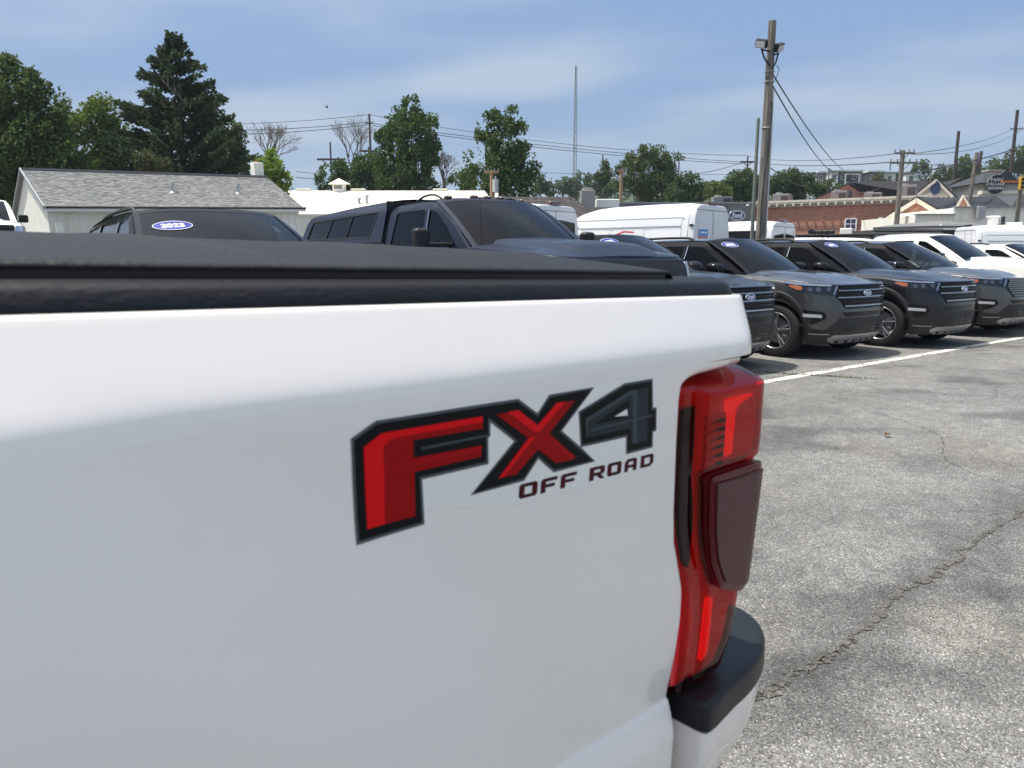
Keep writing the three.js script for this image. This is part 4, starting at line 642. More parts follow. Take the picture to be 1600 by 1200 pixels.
  const G = {
    yb: b, zb: 0.93, lean: 0.20, yt,
    outline: [[-1.02, b - 0.01], [1.08, b - 0.02], [0.62, b + 0.30], [0.27, ytop - 0.10], ...roofLine, [-1.03, b + 0.3]],
    windows: [
      { name: 'front_side_window', glass: opt.frontTint ?? M.tinted, pts: roundPoly([[0.06, b + 0.035], [0.80, b + 0.03], [0.52, b + 0.26], [0.22, ytop - 0.145], [0.06, ytop - 0.12]], 0.04), trim: opt.trim ? [[0.045, b + 0.03], [0.045, ytop - 0.11]] : null, trimM: M.chrome },
      { name: 'rear_side_window', pts: roundPoly([[-0.88, b + 0.04], [-0.04, b + 0.035], [-0.04, ytop - 0.115], [-0.80, ytop - 0.125]], 0.05) },
    ],
    roof: { x0: -0.98, x1: 0.12, bowF: 0.10, bowR: 0.03, crown: 0.055 },
    wind: { x: 1.06, y: b - 0.01, zb: 0.86, bowB: 0.18, nx: [0.62, 0.78], pillarM: paint, headerM: paint },
    back: { x: -1.03, y: b, zb: 0.88, bow: 0.02, w: 0.80, v0: 0.16, v1: 0.86, glass: M.lightTint },
    seatRows: [-0.05, -0.85], floor: [-1.0, 1.0],
  };
  const cab = cabin(car, G, paint, paint);
  wipers(car, cab.wsPt);
  part(car, 'cowl', sheet(20, 2, (u, v) => { const c = (u - 0.5) * 2 * 0.98, p = cab.wsPt(c, 0.0, 0.002); return [p[0] + 0.10 * v * (1 - 0.5 * c * c), p[1] + 0.006 - 0.008 * v, p[2]]; }), M.blackTrim);
  for (const s of [1, -1]) {
    if (k) { const m = part(car, 'tow_mirror', merge([box(0.13, 0.27, 0.20, 0.60, b + 0.09, s * 1.27, 0, 0.045), box(0.08, 0.05, 0.34, 0.66, b + 0.04, s * 1.05, 0, 0.02)]), opt.mirror ?? M.blackTrim); part(m, 'mirror_trim', box(0.05, 0.035, 0.13, 0.668, b - 0.01, s * 1.30, 0, 0.01), M.chrome); part(m, 'mirror_glass', box(0.006, 0.21, 0.16, 0.535, b + 0.09, s * 1.27), M.chrome); }
    else part(car, 'side_mirror', merge([box(0.14, 0.20, 0.22, 0.66, b + 0.10, s * 1.10, 0, 0.045), box(0.10, 0.04, 0.12, 0.68, b + 0.02, s * 0.97, 0, 0.015)]), M.blackGloss);
    for (const x of [1.0, 0.02, -0.93]) part(car, 'door_seam', patch(stripPoly([[x, 0.55], [x, b - 0.02]], 0.010), (xx, y, o) => A(s * ring.qAtX(xx), y, 0.002 + o), { edge: 0.1 }), M.blackGloss);
    for (const x of [0.22, -0.80]) part(car, 'door_handle', box(0.16, 0.035, 0.03, x, b - 0.12, s * 1.015, 0, 0.012), opt.trim ? M.chrome : paint);
    if (!opt.cabOnly) part(car, 'tail_light', box(0.06, 0.42, 0.12, XB + 0.02, bedY - 0.27, s * 0.94, 0, 0.02), M.redLens);
  }
  if (k) for (const z of [-0.56, -0.2, 0, 0.2, 0.56]) { const p = cab.wsPt(z / 0.8, 1.0); const g = new THREE.SphereGeometry(0.055, 14, 8); g.scale(1.5, 0.5, 0.75); g.translate(p[0] - 0.14, p[1] + 0.028, z); part(car, 'roof_marker_light', g, mat('marker lamp', [0.08, 0.05, 0.03], 0.2, { clearcoat: 1 })); }
  if (!opt.cabOnly) part(car, 'bed_cover', merge([box(1.98 + ext, 0.03, 1.80, -2.03 - ext / 2, bedY + 0.012, 0, 0, 0.012), box(0.06, 0.75, 1.7, XB + 0.02, bedY - 0.4, 0)]), opt.bedCover ?? M.blackTrim);
  part(car, 'antenna', cyl(0.004, 0.002, [1.15, b + 0.03, 0.80], [1.10, b + 0.68, 0.80], 5), M.blackTrim);
  if (opt.cap) { // camper shell over the bed
    const y0 = bedY + 0.01, topY = (x) => table([[-4.1, y0 + 0.36], [-3.75, y0 + 0.42], [-3.3, y0 + 0.46], [-2.2, y0 + 0.52], [-1.12, y0 + 0.55]], x), zs = (y) => 0.95 - (y - y0) * 0.22 - 0.07 * sstep(y0 + 0.40, y0 + 0.56, y);
    const line = []; for (let i = 0; i <= 10; i++) { const x = lerp(-1.10, -3.80, i / 10); line.push([x, topY(x)]); }
    const outl = [[-4.12, y0], [-1.08, y0], [-1.08, y0 + 0.5], ...line, [-3.95, y0 + 0.30]];
    const win = roundPoly([[-3.85, y0 + 0.07], [-1.50, y0 + 0.07], [-1.34, y0 + 0.42], [-3.68, y0 + 0.35]], 0.04);
    for (const s of [1, -1]) {
      const m = (x, y, o) => [x, y, s * (zs(y) + o)];
      part(car, 'canopy_side', patch(outl, m, { edge: 0.1, holes: [win], thick: 0.03 }), paint); part(car, 'canopy_window', patch(win, m, { off: -0.008, edge: 0.3 }), M.tinted);
      part(car, 'canopy_window_frame', merge([patch(stripPoly([...win, win[0]], 0.028), m, { off: 0.006, edge: 0.2, thick: 0.012 }), patch(stripPoly([[-3.05, y0 + 0.07], [-2.90, y0 + 0.365]], 0.03), m, { off: 0.004, edge: 0.3, thick: 0.01 }), patch(stripPoly([[-2.28, y0 + 0.07], [-2.15, y0 + 0.385]], 0.022), m, { off: 0.004, edge: 0.3, thick: 0.01 })]), M.blackTrim);
    }
    part(car, 'canopy_roof', sheet(20, 12, (u, v) => { const c = (u - 0.5) * 2, x = lerp(-1.08, -3.81, v), y = topY(x); return [x, y + 0.045 * (1 - Math.abs(c) ** 3), c * (zs(y) + 0.004)]; }), paint);
    part(car, 'canopy_rear', sheet(10, 4, (u, v) => { const c = (u - 0.5) * 2, y = lerp(y0, topY(-3.81), v); return [lerp(-4.12, -3.81, v), y + 0.045 * (1 - Math.abs(c) ** 3) * v, c * zs(y)]; }), M.tinted);
    part(car, 'canopy_front', sheet(2, 2, (u, v) => [-1.085, lerp(y0, y0 + 0.55, v), (u - 0.5) * 1.7]), M.blackTrim);
    for (const s of [1, -1]) part(car, 'roof_rack', tube([[-0.72, yt(-0.72) + 0.0, s * 0.62], [-0.5, yt(-0.5) + 0.075, s * 0.62], [-0.2, yt(-0.2) + 0.085, s * 0.62], [0.06, yt(0.06) + 0.012, s * 0.62]], 0.014, 20, 6), M.blackTrim);
  }
  return { car, cab, P };
}
// ---------------------------------------------------------------- panel van
function makeVan(opt) {
  const car = new THREE.Group(), H = opt.h ?? 2.55, W = 1.03, L = opt.len ?? 5.9, xr = -L / 2, xf = L / 2, y0 = 0.35, paint = M.vanWhite;
  const top = (x) => table([[xr, H - 0.05], [xr + 0.3, H - 0.01], [xr + 1.2, H], [xf - 3.1, H - 0.02], [xf - 2.6, H - 0.06], [xf - 2.1, H - 0.18], [xf - 1.6, H - 0.48], [xf - 0.95, 1.55], [xf - 0.85, 1.42], [xf - 0.4, 1.22], [xf - 0.12, 1.02], [xf, 0.85]], x);
  const wid = (x, y) => (W - 0.18 * sstep(1.2, H, y) * 0.8) * (1 - 0.16 * sstep(xf - 1.0, xf, x)) - 0.03 * sstep(xr + 0.12, xr, x);
  const xs = [xr - 0.02, xr - 0.018, xr - 0.012, xr]; for (let x = xr + 0.05; x < xr + 0.4; x += 0.05) xs.push(x); for (let x = xr + 0.5; x < xf - 3.2; x += 0.3) xs.push(x); for (let x = xf - 3.2; x < xf; x += 0.07) xs.push(x); xs.push(xf, xf + 0.02, xf + 0.025);
  const sec = (x, a) => { const t = top(x), yc = (t + y0) / 2, hh = (t - y0) / 2, c = Math.cos(a), s = Math.sin(a), e = 2 / 7.5, sy = Math.sign(s) * Math.pow(Math.abs(s), e), y = yc + hh * sy; return [y, Math.sign(c) * Math.pow(Math.abs(c), e) * wid(x, y)]; };
  const g = sheet(xs.length - 1, 72, (u, v, i) => { const x = xs[i], a = v * 2 * Math.PI, k = i === 0 ? 0.0 : i === 1 ? 0.93 : i === 2 ? 0.985 : i === xs.length - 1 ? 0 : i === xs.length - 2 ? 0.9 : 1, [y, z] = sec(x, a), yc = (top(x) + y0) / 2; return [x, yc + (y - yc) * k, z * k]; });
  part(car, 'body', g, paint);
  const zAt = (x, y) => { const t = top(x), yc = (t + y0) / 2, hh = (t - y0) / 2, r = Math.min(1, Math.abs(y - yc) / hh); return Math.pow(Math.max(0, 1 - Math.pow(r, 7.5)), 1 / 7.5) * wid(x, y); };
  for (const ax of [xf - 0.95, xr + 1.15]) for (const s of [1, -1]) { wheel(car, ax, 0.36, s * 0.92, 0.36, 0.24, 'dark'); const arc = []; for (let i = 0; i <= 20; i++) { const a = lerp(-0.1, Math.PI + 0.1, i / 20); arc.push([ax + 0.44 * Math.cos(a), Math.max(0.36, 0.36 + 0.44 * Math.sin(a)), s * (zAt(ax, 0.7) + 0.004)]); } part(car, 'wheel_arch', tube(arc, 0.03, 30, 6), M.blackTrim); }
  for (const s of [1, -1]) {
    const m = (x, y, o) => [x, y, s * (zAt(x, y) + o)];
    // pressed panels and grey lines that stand in for shade at their creases
    const pr = (a, b, y1, y2) => patch(roundPoly([[a, y1], [b, y1], [b, y2], [a, y2]], 0.05), m, { off: 0.012, edge: 0.2, thick: 0.016 });
    if (!opt.glazed) { const n = 3, a0 = xr + 0.28, b0 = xf - 2.2, d = (b0 - a0) / n; for (let k = 0; k < n; k++) { part(car, 'side_panel', pr(a0 + k * d + 0.04, a0 + (k + 1) * d - 0.04, 1.28, H - 0.64), paint); } part(car, 'upper_panel', pr(a0 + 0.04, b0 + 0.25, H - 0.56, H - 0.38), paint); }
    else part(car, 'side_window', patch(roundPoly([[xr + 0.30, 1.30], [xf - 1.95, 1.30], [xf - 1.95, H - 0.30], [xr + 0.30, H - 0.30]], 0.06), m, { off: 0.006, edge: 0.2, thick: 0.008 }), M.blackGloss);
    part(car, 'front_side_window', patch(roundPoly([[xf - 1.85, 1.30], [xf - 1.05, 1.30], [xf - 1.25, 1.62], [xf - 1.55, H - 0.50], [xf - 1.85, H - 0.46]], 0.05), m, { off: 0.005, edge: 0.15, thick: 0.006 }), M.blackGloss);
    for (const [yy, x0, x1] of opt.glazed ? [] : [[H - 0.37, xr + 0.25, xf - 1.9], [H - 0.60, xr + 0.3, xf - 2.25]]) part(car, 'painted_crease_shade', patch(stripPoly([[x0, yy - 0.02], [x0 + 0.06, yy], [x1, yy]], 0.022), m, { off: 0.014, edge: 0.2 }), M.creaseShade);  // no joint here: grey strip painted on as shade along the crease
    part(car, 'panel_seam', patch(stripPoly([[xr + 0.14, 0.5], [xr + 0.14, H - 0.30]], 0.01), m, { off: 0.002, edge: 0.1 }), M.blackTrim);
    for (const x of [xf - 1.92, xr + 2.0]) part(car, 'door_seam', patch(stripPoly([[x, 0.5], [x, H - 0.40]], 0.01), m, { off: 0.002, edge: 0.1 }), M.blackTrim);
    part(car, 'door_hinge', merge([0.8, 1.55, H - 0.55].map((y) => box(0.10, 0.05, 0.05, xr + 0.06, y, s * (zAt(xr + 0.06, y) + 0.01), 0, 0.012))), opt.hinge ?? M.blackTrim);
    part(car, 'tail_light', box(0.08, 0.75, 0.10, xr + 0.02, 1.15, s * (W - 0.06), 0, 0.03), M.redLens);
    part(car, 'side_mirror', box(0.14, 0.34, 0.20, xf - 1.05, 1.55, s * 1.17, 0, 0.05), M.blackTrim);
    part(car, 'headlight', patch(roundPoly([[xf - 0.55, 0.86], [xf - 0.08, 0.78], [xf - 0.16, 0.92], [xf - 0.5, 1.10]], 0.03), m, { off: 0.006, edge: 0.1, thick: 0.01 }), M.chrome);
  }
  part(car, 'windscreen', sheet(14, 8, (u, v) => { const c = (u - 0.5) * 1.8, x = lerp(xf - 0.92, xf - 1.52, v), t = top(x); return [x + 0.012 + 0.0 * c, t + 0.012 - 0.05 * Math.abs(c) ** 4, c * (wid(x, t) - 0.03)]; }), M.blackGloss);
  // rear doors
  const back = (z, y, o) => [xr - 0.021 - o, y, z];
  part(car, 'rear_door_seam', merge([patch(stripPoly([[0, 0.5], [0, H - 0.17]], 0.014), back, { off: 0.002, edge: 0.3 }), patch(stripPoly([[-0.86, H - 0.18], [0.86, H - 0.18]], 0.012), back, { off: 0.002, edge: 0.3 })]), M.blackTrim);
  for (const s of [1, -1]) part(car, 'rear_door_panel', patch(roundPoly([[s * 0.07, 1.30], [s * 0.78, 1.30], [s * 0.74, H - 0.44], [s * 0.07, H - 0.38]], 0.05), back, { off: 0.010, edge: 0.3, thick: 0.014 }), opt.rearGlass ? M.blackGloss : paint);
  part(car, 'high_brake_light', (() => { const q = new RoundedBoxGeometry(0.14, 0.085, 0.42, 3, 0.04); q.translate(xr + 0.05, H + 0.0, 0); return q; })(), M.redLens);
  part(car, 'rear_bumper', box(0.2, 0.2, 1.9, xr, 0.48, 0, 0, 0.05), M.blackTrim);
  return { car, zAt, back, xr, xf, H };
}
M.creaseShade = mat('crease_shade', [0.30, 0.31, 0.32], 0.6);  // grey for the shade drawn along van creases
M.barChrome = mat('grille chrome', [0.42, 0.43, 0.44], 0.2, { metalness: 1 });
M.projector = mat('projector', [0.16, 0.17, 0.19], 0.2, { metalness: 1 });
M.vanWhite = mat('van paint', [0.80, 0.81, 0.82], 0.35, { clearcoat: 0.7, clearcoatRoughness: 0.06 });
function repaint(root, from, to) { root.traverse((o) => { if (o.isMesh && from.has(o.material)) o.material = from.get(o.material) ?? to; }); }
// ================================================================ the rows of vehicles
function putCar(group, name, label, category, [x, z], heading = 36, grp) { // heading: degrees from straight toward the camera, turning to the right
  const a = heading * Math.PI / 180; group.name = numbered(name); scene.add(group); group.position.set(x, groundY(x, z), z); group.rotation.y = -Math.atan2(Math.cos(a), Math.sin(a)); return tag(group, label, category, grp);
}
const GX = (u, v, dx = 0, dz = 0) => { const a = at(u, v, 10), k = EYE / (EYE - a[1]); return [a[0] * k + dx, a[2] * k + dz]; }; // where a tyre meets the ground
const wheelSpot = ([x, z], ax, side, heading) => { const a = heading * Math.PI / 180, f = [Math.sin(a), Math.cos(a)], r = [-f[1], f[0]]; return [x - f[0] * ax - r[0] * side, z - f[1] * ax - r[1] * side]; };
const carPaint = (name, c, flake = 0.5, coat = 0.75) => mat(name, c, 0.42, { metalness: flake, clearcoat: coat, clearcoatRoughness: 0.03, specularIntensity: 0.8 });
const greyP = carPaint('grey metallic paint', [0.074, 0.077, 0.078], 0.6, 1), grey2 = carPaint('carbon grey metallic paint', [0.095, 0.098, 0.099], 0.6, 1), blackP = carPaint('black blue paint', [0.006, 0.007, 0.011], 0.3), navyP = carPaint('dark blue paint', [0.004, 0.008, 0.022], 0.1, 0.25), darkP = carPaint('dark slate paint', [0.018, 0.021, 0.026], 0.3, 0.5);
const HEAD = 36, DEALER = 'dealership SUVs parked in a row facing the aisle';
{
  const base = makeSuv(greyP, { rims: 'split' });
  const second = base.car.clone(), third = base.car.clone(), pilot = base.car.clone();
  const swap = (o, m) => o.traverse((c) => { if (c.isMesh && c.material === greyP) c.material = m; });
  // the nearest of the whole grilles: grey, 2022
  putCar(base.car, 'suv', 'grey SUV with chrome barred grille and 2022 windscreen sticker', 'SUV', wheelSpot(GX(1209, 557), 1.512, 0.96, HEAD));
  sticker(base.car, '2022', base.cab.wsPt, 0.62, 0.80, 0.30, 0.21, -0.05); base.car.children.at(-1).geometry; 
  putCar(second, 'suv', 'dark grey SUV with 2021 windscreen sticker, its grille half hidden by the white pickup tail', 'SUV', wheelSpot(GX(1209, 557, -2.185, 1.49), 1.512, 0.96, HEAD)); swap(second, darkP);
  sticker(second, '2021', base.cab.wsPt, 0.60, 0.80, 0.31, 0.22, 0.22);
  putCar(third, 'suv', 'black SUV with barred grille and a small year sticker, between two grey SUVs', 'SUV', wheelSpot(GX(1372, 541), 1.512, 0.96, HEAD)); swap(third, blackP);
  sticker(third, '2022', base.cab.wsPt, 0.55, 0.82, 0.27, 0.20, 0.1);
  putCar(pilot, 'suv', 'dark slate SUV with 2023 windscreen sticker, only its roof showing over the tonneau cover', 'SUV', [-2.95, -7.43], HEAD + 1); swap(pilot, darkP);
  sticker(pilot, '2023', base.cab.wsPt, 0.60, 0.66, 0.34, 0.20, 0.05);
  part(pilot, 'windscreen_label', patch([[-0.03, -0.04], [0.03, -0.04], [0.03, 0.04], [-0.03, 0.04]], (a, b, o) => base.cab.wsPt(-0.70 + a, 0.66 + b * 1.4, -0.006 + o), { edge: 0.2 }), mat('paper label', [0.55, 0.72, 0.66], 0.7));
  const fourth = makeSuv(grey2, { rims: 'dark', bars: [], studs: M.silver });
  putCar(fourth.car, 'suv', 'grey SUV with studded mesh grille and dark wheels, last SUV before the white pickup', 'SUV', wheelSpot(GX(1484, 524), 1.512, 0.96, HEAD));
  const white = fourth.car.clone(); white.traverse((c) => { if (c.isMesh && (c.material === grey2 || c.name === 'cabin_side' || c.name === 'windscreen_pillar')) c.material = M.whitePaint; });
  putCar(white, 'suv', 'white SUV with a paper in its side window, beyond the white pickup bonnet', 'SUV', [12.75, -19.0], HEAD);
  part(white, 'window_paper', patch([[-0.13, -0.09], [0.13, -0.09], [0.12, 0.09], [-0.12, 0.09]], (a, b, o) => [-0.02 + a, 1.34 + b, 0.80 + o], { edge: 0.3 }), mat('window paper', [0.50, 0.74, 0.64], 0.8));
  const white2 = white.clone(); white2.children.filter((c) => c.name === 'window_paper').forEach((c) => white2.remove(c));
  putCar(white2, 'suv', 'white SUV with black roof rail at the right edge of the photo', 'SUV', [15.4, -20.6], HEAD);
}
{
  const navy = makePickup(navyP, { big: true, cap: true, trim: true, frontTint: M.tinted });
  putCar(navy.car, 'pickup_truck', 'dark blue crew cab pickup with canopy, roof marker lights and big tow mirror', 'pickup truck', [-0.367, -9.863], HEAD);
  const w = makePickup(M.whitePaint, { arch: M.whitePaint }), edge = w.car.clone();
  const own = makePickup(M.whitePaint, { cabOnly: true }).car; // the cab and wheels of the foreground pickup, ahead of its bed
  for (const s of [1, -1]) wheel(own, -2.23, 0.42, s * 0.86, 0.42, 0.29, 'split');
  for (const c of [...own.children]) { c.position.set(3.38, 0, 1.015); pick.add(c); }
  putCar(edge, 'pickup_truck', 'white pickup with black mirror at the left edge beside the white garage', 'pickup truck', [-14.2, -19.9], HEAD);
  putCar(w.car, 'pickup_truck', 'white crew cab pickup with antenna parked after the last grey SUV', 'pickup truck', [9.7, -17.3], HEAD);
}
{ // panel vans behind the row
  const heading = 180 + 48, g = 'white panel vans parked behind the row';
  const rearAt = ([x, z], len) => { const a = heading * Math.PI / 180; return [x + Math.sin(a) * len / 2, z + Math.cos(a) * len / 2]; };
  const a = makeVan({ h: 2.75, len: 5.6 });
  const sign = canvasTex(256, 384, (c, w, h) => { c.fillStyle = '#f4f4f4'; c.fillRect(0, 0, w, h); c.fillStyle = '#3d8fd0'; c.fillRect(8, 8, w - 16, 122); c.fillStyle = '#e8f2fa'; c.font = 'bold 40px sans-serif'; c.textAlign = 'center'; for (let i = 0; i < 3; i++) c.fillRect(34 + i * 64, 50, 50, 36); c.fillStyle = '#b0161e'; c.fillRect(8, 138, w - 16, 238); c.fillStyle = '#fff'; c.font = 'bold 78px sans-serif'; c.fillText('LIFE', w / 2, 222); });
  part(a.car, 'rear_sign', patch(roundPoly([[-0.74, 1.62], [-0.26, 1.62], [-0.26, 2.12], [-0.74, 2.12]], 0.03), a.back, { off: 0.020, edge: 0.4, thick: 0.01, uvBox: [-0.26, 1.62, -0.74, 2.12] }), mat('rear sign', [1, 1, 1], 0.4, { map: sign }), 'blue over red sign on the rear door');
  const swoosh = (pts, w) => patch(stripPoly(pts, w), (x, y, o) => [x, y, -(a.zAt(x, y) + o)], { off: 0.016, edge: 0.1 });
  part(a.car, 'side_logo', merge([swoosh([[-1.15, 2.06], [-0.85, 2.08], [-0.65, 2.02], [-0.50, 1.90], [-0.2, 1.88]], 0.035), swoosh([[-1.0, 1.95], [-0.75, 1.95], [-0.6, 1.86], [-0.4, 1.80]], 0.03)]), mat('red vinyl', [0.55, 0.02, 0.03], 0.4), 'red wing-like mark on the van side');
  putCar(a.car, 'panel_van', 'tall white panel van with blue and red sign on its rear door', 'van', rearAt([4.95, -18.7], 5.6), heading, g);
  const b = makeVan({ h: 2.55, rearGlass: true });
  putCar(b.car, 'panel_van', 'white van with dark rear window seen past the dark blue pickup windscreen', 'van', rearAt([1.05, -18.3], 5.9), heading, g);
  const c = makeVan({ h: 2.5, glazed: true, rearGlass: true });
  putCar(c.car, 'panel_van', 'white passenger van with dark side windows behind the wooden light pole', 'van', rearAt([8.15, -22.6], 5.9), heading, g);
  const d = makeVan({ h: 2.55 });
  putCar(d.car, 'panel_van', 'white van with a roof vent at the right edge below the white flat roof', 'van', [19.6, -27.4], 84, g);
  part(d.car, 'roof_vent', merge([box(0.26, 0.30, 0.26, -1.9, 2.70, -0.3, 0, 0.03), box(0.34, 0.06, 0.34, -1.9, 2.88, -0.3, 0, 0.02), box(0.5, 0.10, 0.4, -1.2, 2.62, -0.3, 0, 0.04)]), M.whitePaint); part(d.car, 'roof_beacon', box(0.10, 0.30, 0.12, -1.55, 2.74, -0.3, 0, 0.03), M.blackTrim);
  const e = makeVan({ h: 2.06, len: 5.6 });
  part(e.car, 'roof_rack', merge([box(2.6, 0.06, 1.5, -0.9, 2.10, 0, 0, 0.02), box(0.08, 0.1, 1.6, -2.2, 2.08, 0), box(0.08, 0.1, 1.4, 0.3, 2.06, 0)]), M.blackTrim); part(e.car, 'rack_box', box(0.36, 0.20, 0.4, -0.5, 2.22, -0.2, 0, 0.03), M.whitePaint); part(e.car, 'rack_gear', merge([box(0.5, 0.14, 0.4, -1.1, 2.20, -0.2, 0, 0.05), cyl(0.09, 0.09, [-1.5, 2.21, -0.5], [-1.5, 2.21, 0.2], 12)]), M.blackTrim);
  putCar(e.car, 'panel_van', 'low white van with black roof rack and gear in front of the brick wall', 'van', [10.9, -23.4], 60, g);
}
// ================================================================ buildings behind the lot
const shade3 = (c, k) => [c[0] * k, c[1] * k, c[2] * k];
const wallTex = (fn, n = 512) => dataTex(n, fn, true);
const toS = (l) => (l <= 0.0031308 ? l * 12.92 : 1.055 * Math.pow(l, 1 / 2.4) - 0.055);
const brickTex = wallTex((u, v) => { // 2.4 m x 2.4 m of running bond
  const rows = 32, y = v * rows, r = Math.floor(y), x = u * 11 + (r % 2) * 0.5, b = Math.floor(x), fx = x - b, fy = y - r, mort = fx < 0.04 || fy < 0.13, h = hash2(((b % 11) + 11) % 11, r, 7), n = fbm(u * 50, v * 50, 9, 3, 50);
  const c = mort ? [0.32, 0.24, 0.19] : [lerp(0.34, 0.52, h), lerp(0.145, 0.215, h), lerp(0.095, 0.14, h)], k = 0.85 + 0.3 * n; return c.map((q) => toS(q * k));
});
const brickM = mat('red brick', [1, 1, 1], 0.9, { map: brickTex });
const stainTex = wallTex((u, v) => { const s = sstep(0.45, 0.8, fbm(u * 22, v * 3, 3, 4, 0) * 0.6 + fbm(u * 7, v * 9, 5, 4) * 0.5), k = lerp(0.95, 0.90, s), f = 0.98 + 0.03 * fbm(u * 90, v * 90, 8, 2); return [k * f, k * f * 0.985, k * f * lerp(0.96, 0.90, s)]; });
const whiteWall = mat('white wall', [0.98, 0.98, 0.97], 0.8, { map: stainTex }), whiteRoof = mat('white roof membrane', [0.92, 0.91, 0.86], 0.75, { map: stainTex });
const greyWall = mat('grey panel', [0.155, 0.16, 0.165], 0.7), cream = mat('cream trim', [0.66, 0.60, 0.49], 0.75), creamWall = mat('cream wall', [0.62, 0.59, 0.52], 0.85), beige = mat('beige wall', [0.48, 0.46, 0.42], 0.85), darkRoof = mat('dark shingle', [0.020, 0.021, 0.024], 0.95), slateRoof = mat('standing seam roof', [0.030, 0.032, 0.038], 0.7), darkWall = mat('dark wall', [0.05, 0.05, 0.05], 0.8), paneM = mat('window pane', [0.03, 0.035, 0.05], 0.08), frameM = mat('window frame', [0.80, 0.80, 0.78], 0.6), galv = mat('galvanised metal', [0.42, 0.43, 0.43], 0.45, { metalness: 0.5 }), acM = mat('unit casing', [0.20, 0.21, 0.21], 0.6);
// coloured little slabs (shingles): pushes quads with a tone
function slabs() { const pos = [], col = []; return { quad(a, b, c, d, t) { for (const p of [a, b, c, a, c, d]) { pos.push(...p); col.push(...t); } }, build() { const g = new THREE.BufferGeometry(); g.setAttribute('position', new THREE.Float32BufferAttribute(pos, 3)); g.setAttribute('color', new THREE.Float32BufferAttribute(col, 3)); g.setAttribute('uv', new THREE.Float32BufferAttribute(new Float32Array(pos.length / 3 * 2), 2)); g.computeVertexNormals(); return g; } }; }
const shingleM = mat('asphalt shingle', [1, 1, 1], 0.95, { vertexColors: true });
// shingle courses over the plane from eave line (a0 -> a1) up to ridge line (b0 -> b1)
function shingles(a0, a1, b0, b1, courses, tabs, base, vary, seed) {
  const S = slabs(), R = rngOf(seed), V = (p) => new THREE.Vector3(...p), A0 = V(a0), A1 = V(a1), B0 = V(b0), B1 = V(b1), n = A1.clone().sub(A0).cross(B0.clone().sub(A0)).normalize(); if (n.y < 0) n.negate();
  const P = (u, v, h) => A0.clone().lerp(A1, u).lerp(B0.clone().lerp(B1, u), v).addScaledVector(n, h).toArray();
  for (let c = 0; c < courses; c++) { const v0 = c / courses, v1 = (c + 1.15) / courses; for (let t = 0; t < tabs; t++) { const o = (c % 2) * 0.5 + 0.15 * R(), u0 = clamp((t - 0.5 + o) / tabs), u1 = clamp((t + 0.47 + o) / tabs); if (u1 <= u0) continue; const tn = 1 + vary * (R() - 0.5) * 2, wm = 1 + 0.05 * (R() - 0.5), k = [base[0] * tn * wm, base[1] * tn, base[2] * tn / wm], th = 0.02 + 0.012 * R(); S.quad(P(u0, v0, th), P(u1, v0, th), P(u1, Math.min(v1, 1), 0.006), P(u0, Math.min(v1, 1), 0.006), k); S.quad(P(u0, v0, 0), P(u1, v0, 0), P(u1, v0, th), P(u0, v0, th), k); } }
  return S.build();
}
const prism = (poly, d) => { const g = new THREE.ExtrudeGeometry(new THREE.Shape(poly.map((p) => new THREE.Vector2(...p))), { depth: d, bevelEnabled: false }); return g; };
function slab(a, b, c, d, th) { // a roof or wall plate on four corners, th thick downwards
  const n = new THREE.Vector3(...b).sub(new THREE.Vector3(...a)).cross(new THREE.Vector3(...d).sub(new THREE.Vector3(...a))).normalize().multiplyScalar(-th), pos = [], q = [a, b, c, d], w = q.map((p) => [p[0] + n.x, p[1] + n.y, p[2] + n.z]), uv = [];
  const L = (p, r) => Math.hypot(p[0] - r[0], p[1] - r[1], p[2] - r[2]), W = L(a, b), H = L(a, d);
  const f = (p0, p1, p2, p3, u = W, v = H) => { pos.push(...p0, ...p1, ...p2, ...p0, ...p2, ...p3); uv.push(0, 0, u, 0, u, v, 0, 0, u, v, 0, v); };
  f(...q); f(w[3], w[2], w[1], w[0]); for (let i = 0; i < 4; i++) { const j = (i + 1) % 4; f(q[j], q[i], w[i], w[j], th, th); }
  const g = new THREE.BufferGeometry(); g.setAttribute('position', new THREE.Float32BufferAttribute(pos, 3)); g.setAttribute('uv', new THREE.Float32BufferAttribute(uv, 2)); g.computeVertexNormals(); return g;
}
const scaleUv = (g, k) => { const a = g.attributes.uv.array; for (let i = 0; i < a.length; i++) a[i] *= k; return g; };
function windowAt(root, x, y, z, w, h, ry = 0, pane = paneM, bars = 2) { // frame, pane and glazing bars on a wall that faces +z when ry is 0
  const T = (g) => { g.rotateY(ry); g.translate(x, y, z); return g; };
  const f = part(root, 'window', T(merge([box(w, 0.09, 0.09, 0, h / 2 - 0.045, 0.02), box(w, 0.11, 0.12, 0, -h / 2 + 0.05, 0.03), box(0.09, h, 0.09, -w / 2 + 0.045, 0, 0.02), box(0.09, h, 0.09, w / 2 - 0.045, 0, 0.02)])), frameM);
  part(f, 'pane', T(box(w - 0.1, h - 0.1, 0.03, 0, 0, 0.012)), pane);
  if (bars) part(f, 'glazing_bar', T(merge([box(0.05, h, 0.04, 0, 0, 0.035), ...Array.from({ length: bars }, (_, i) => box(w, 0.05, 0.04, 0, -h / 2 + h * (i + 1) / (bars + 1), 0.035))])), frameM);
  return f;
}
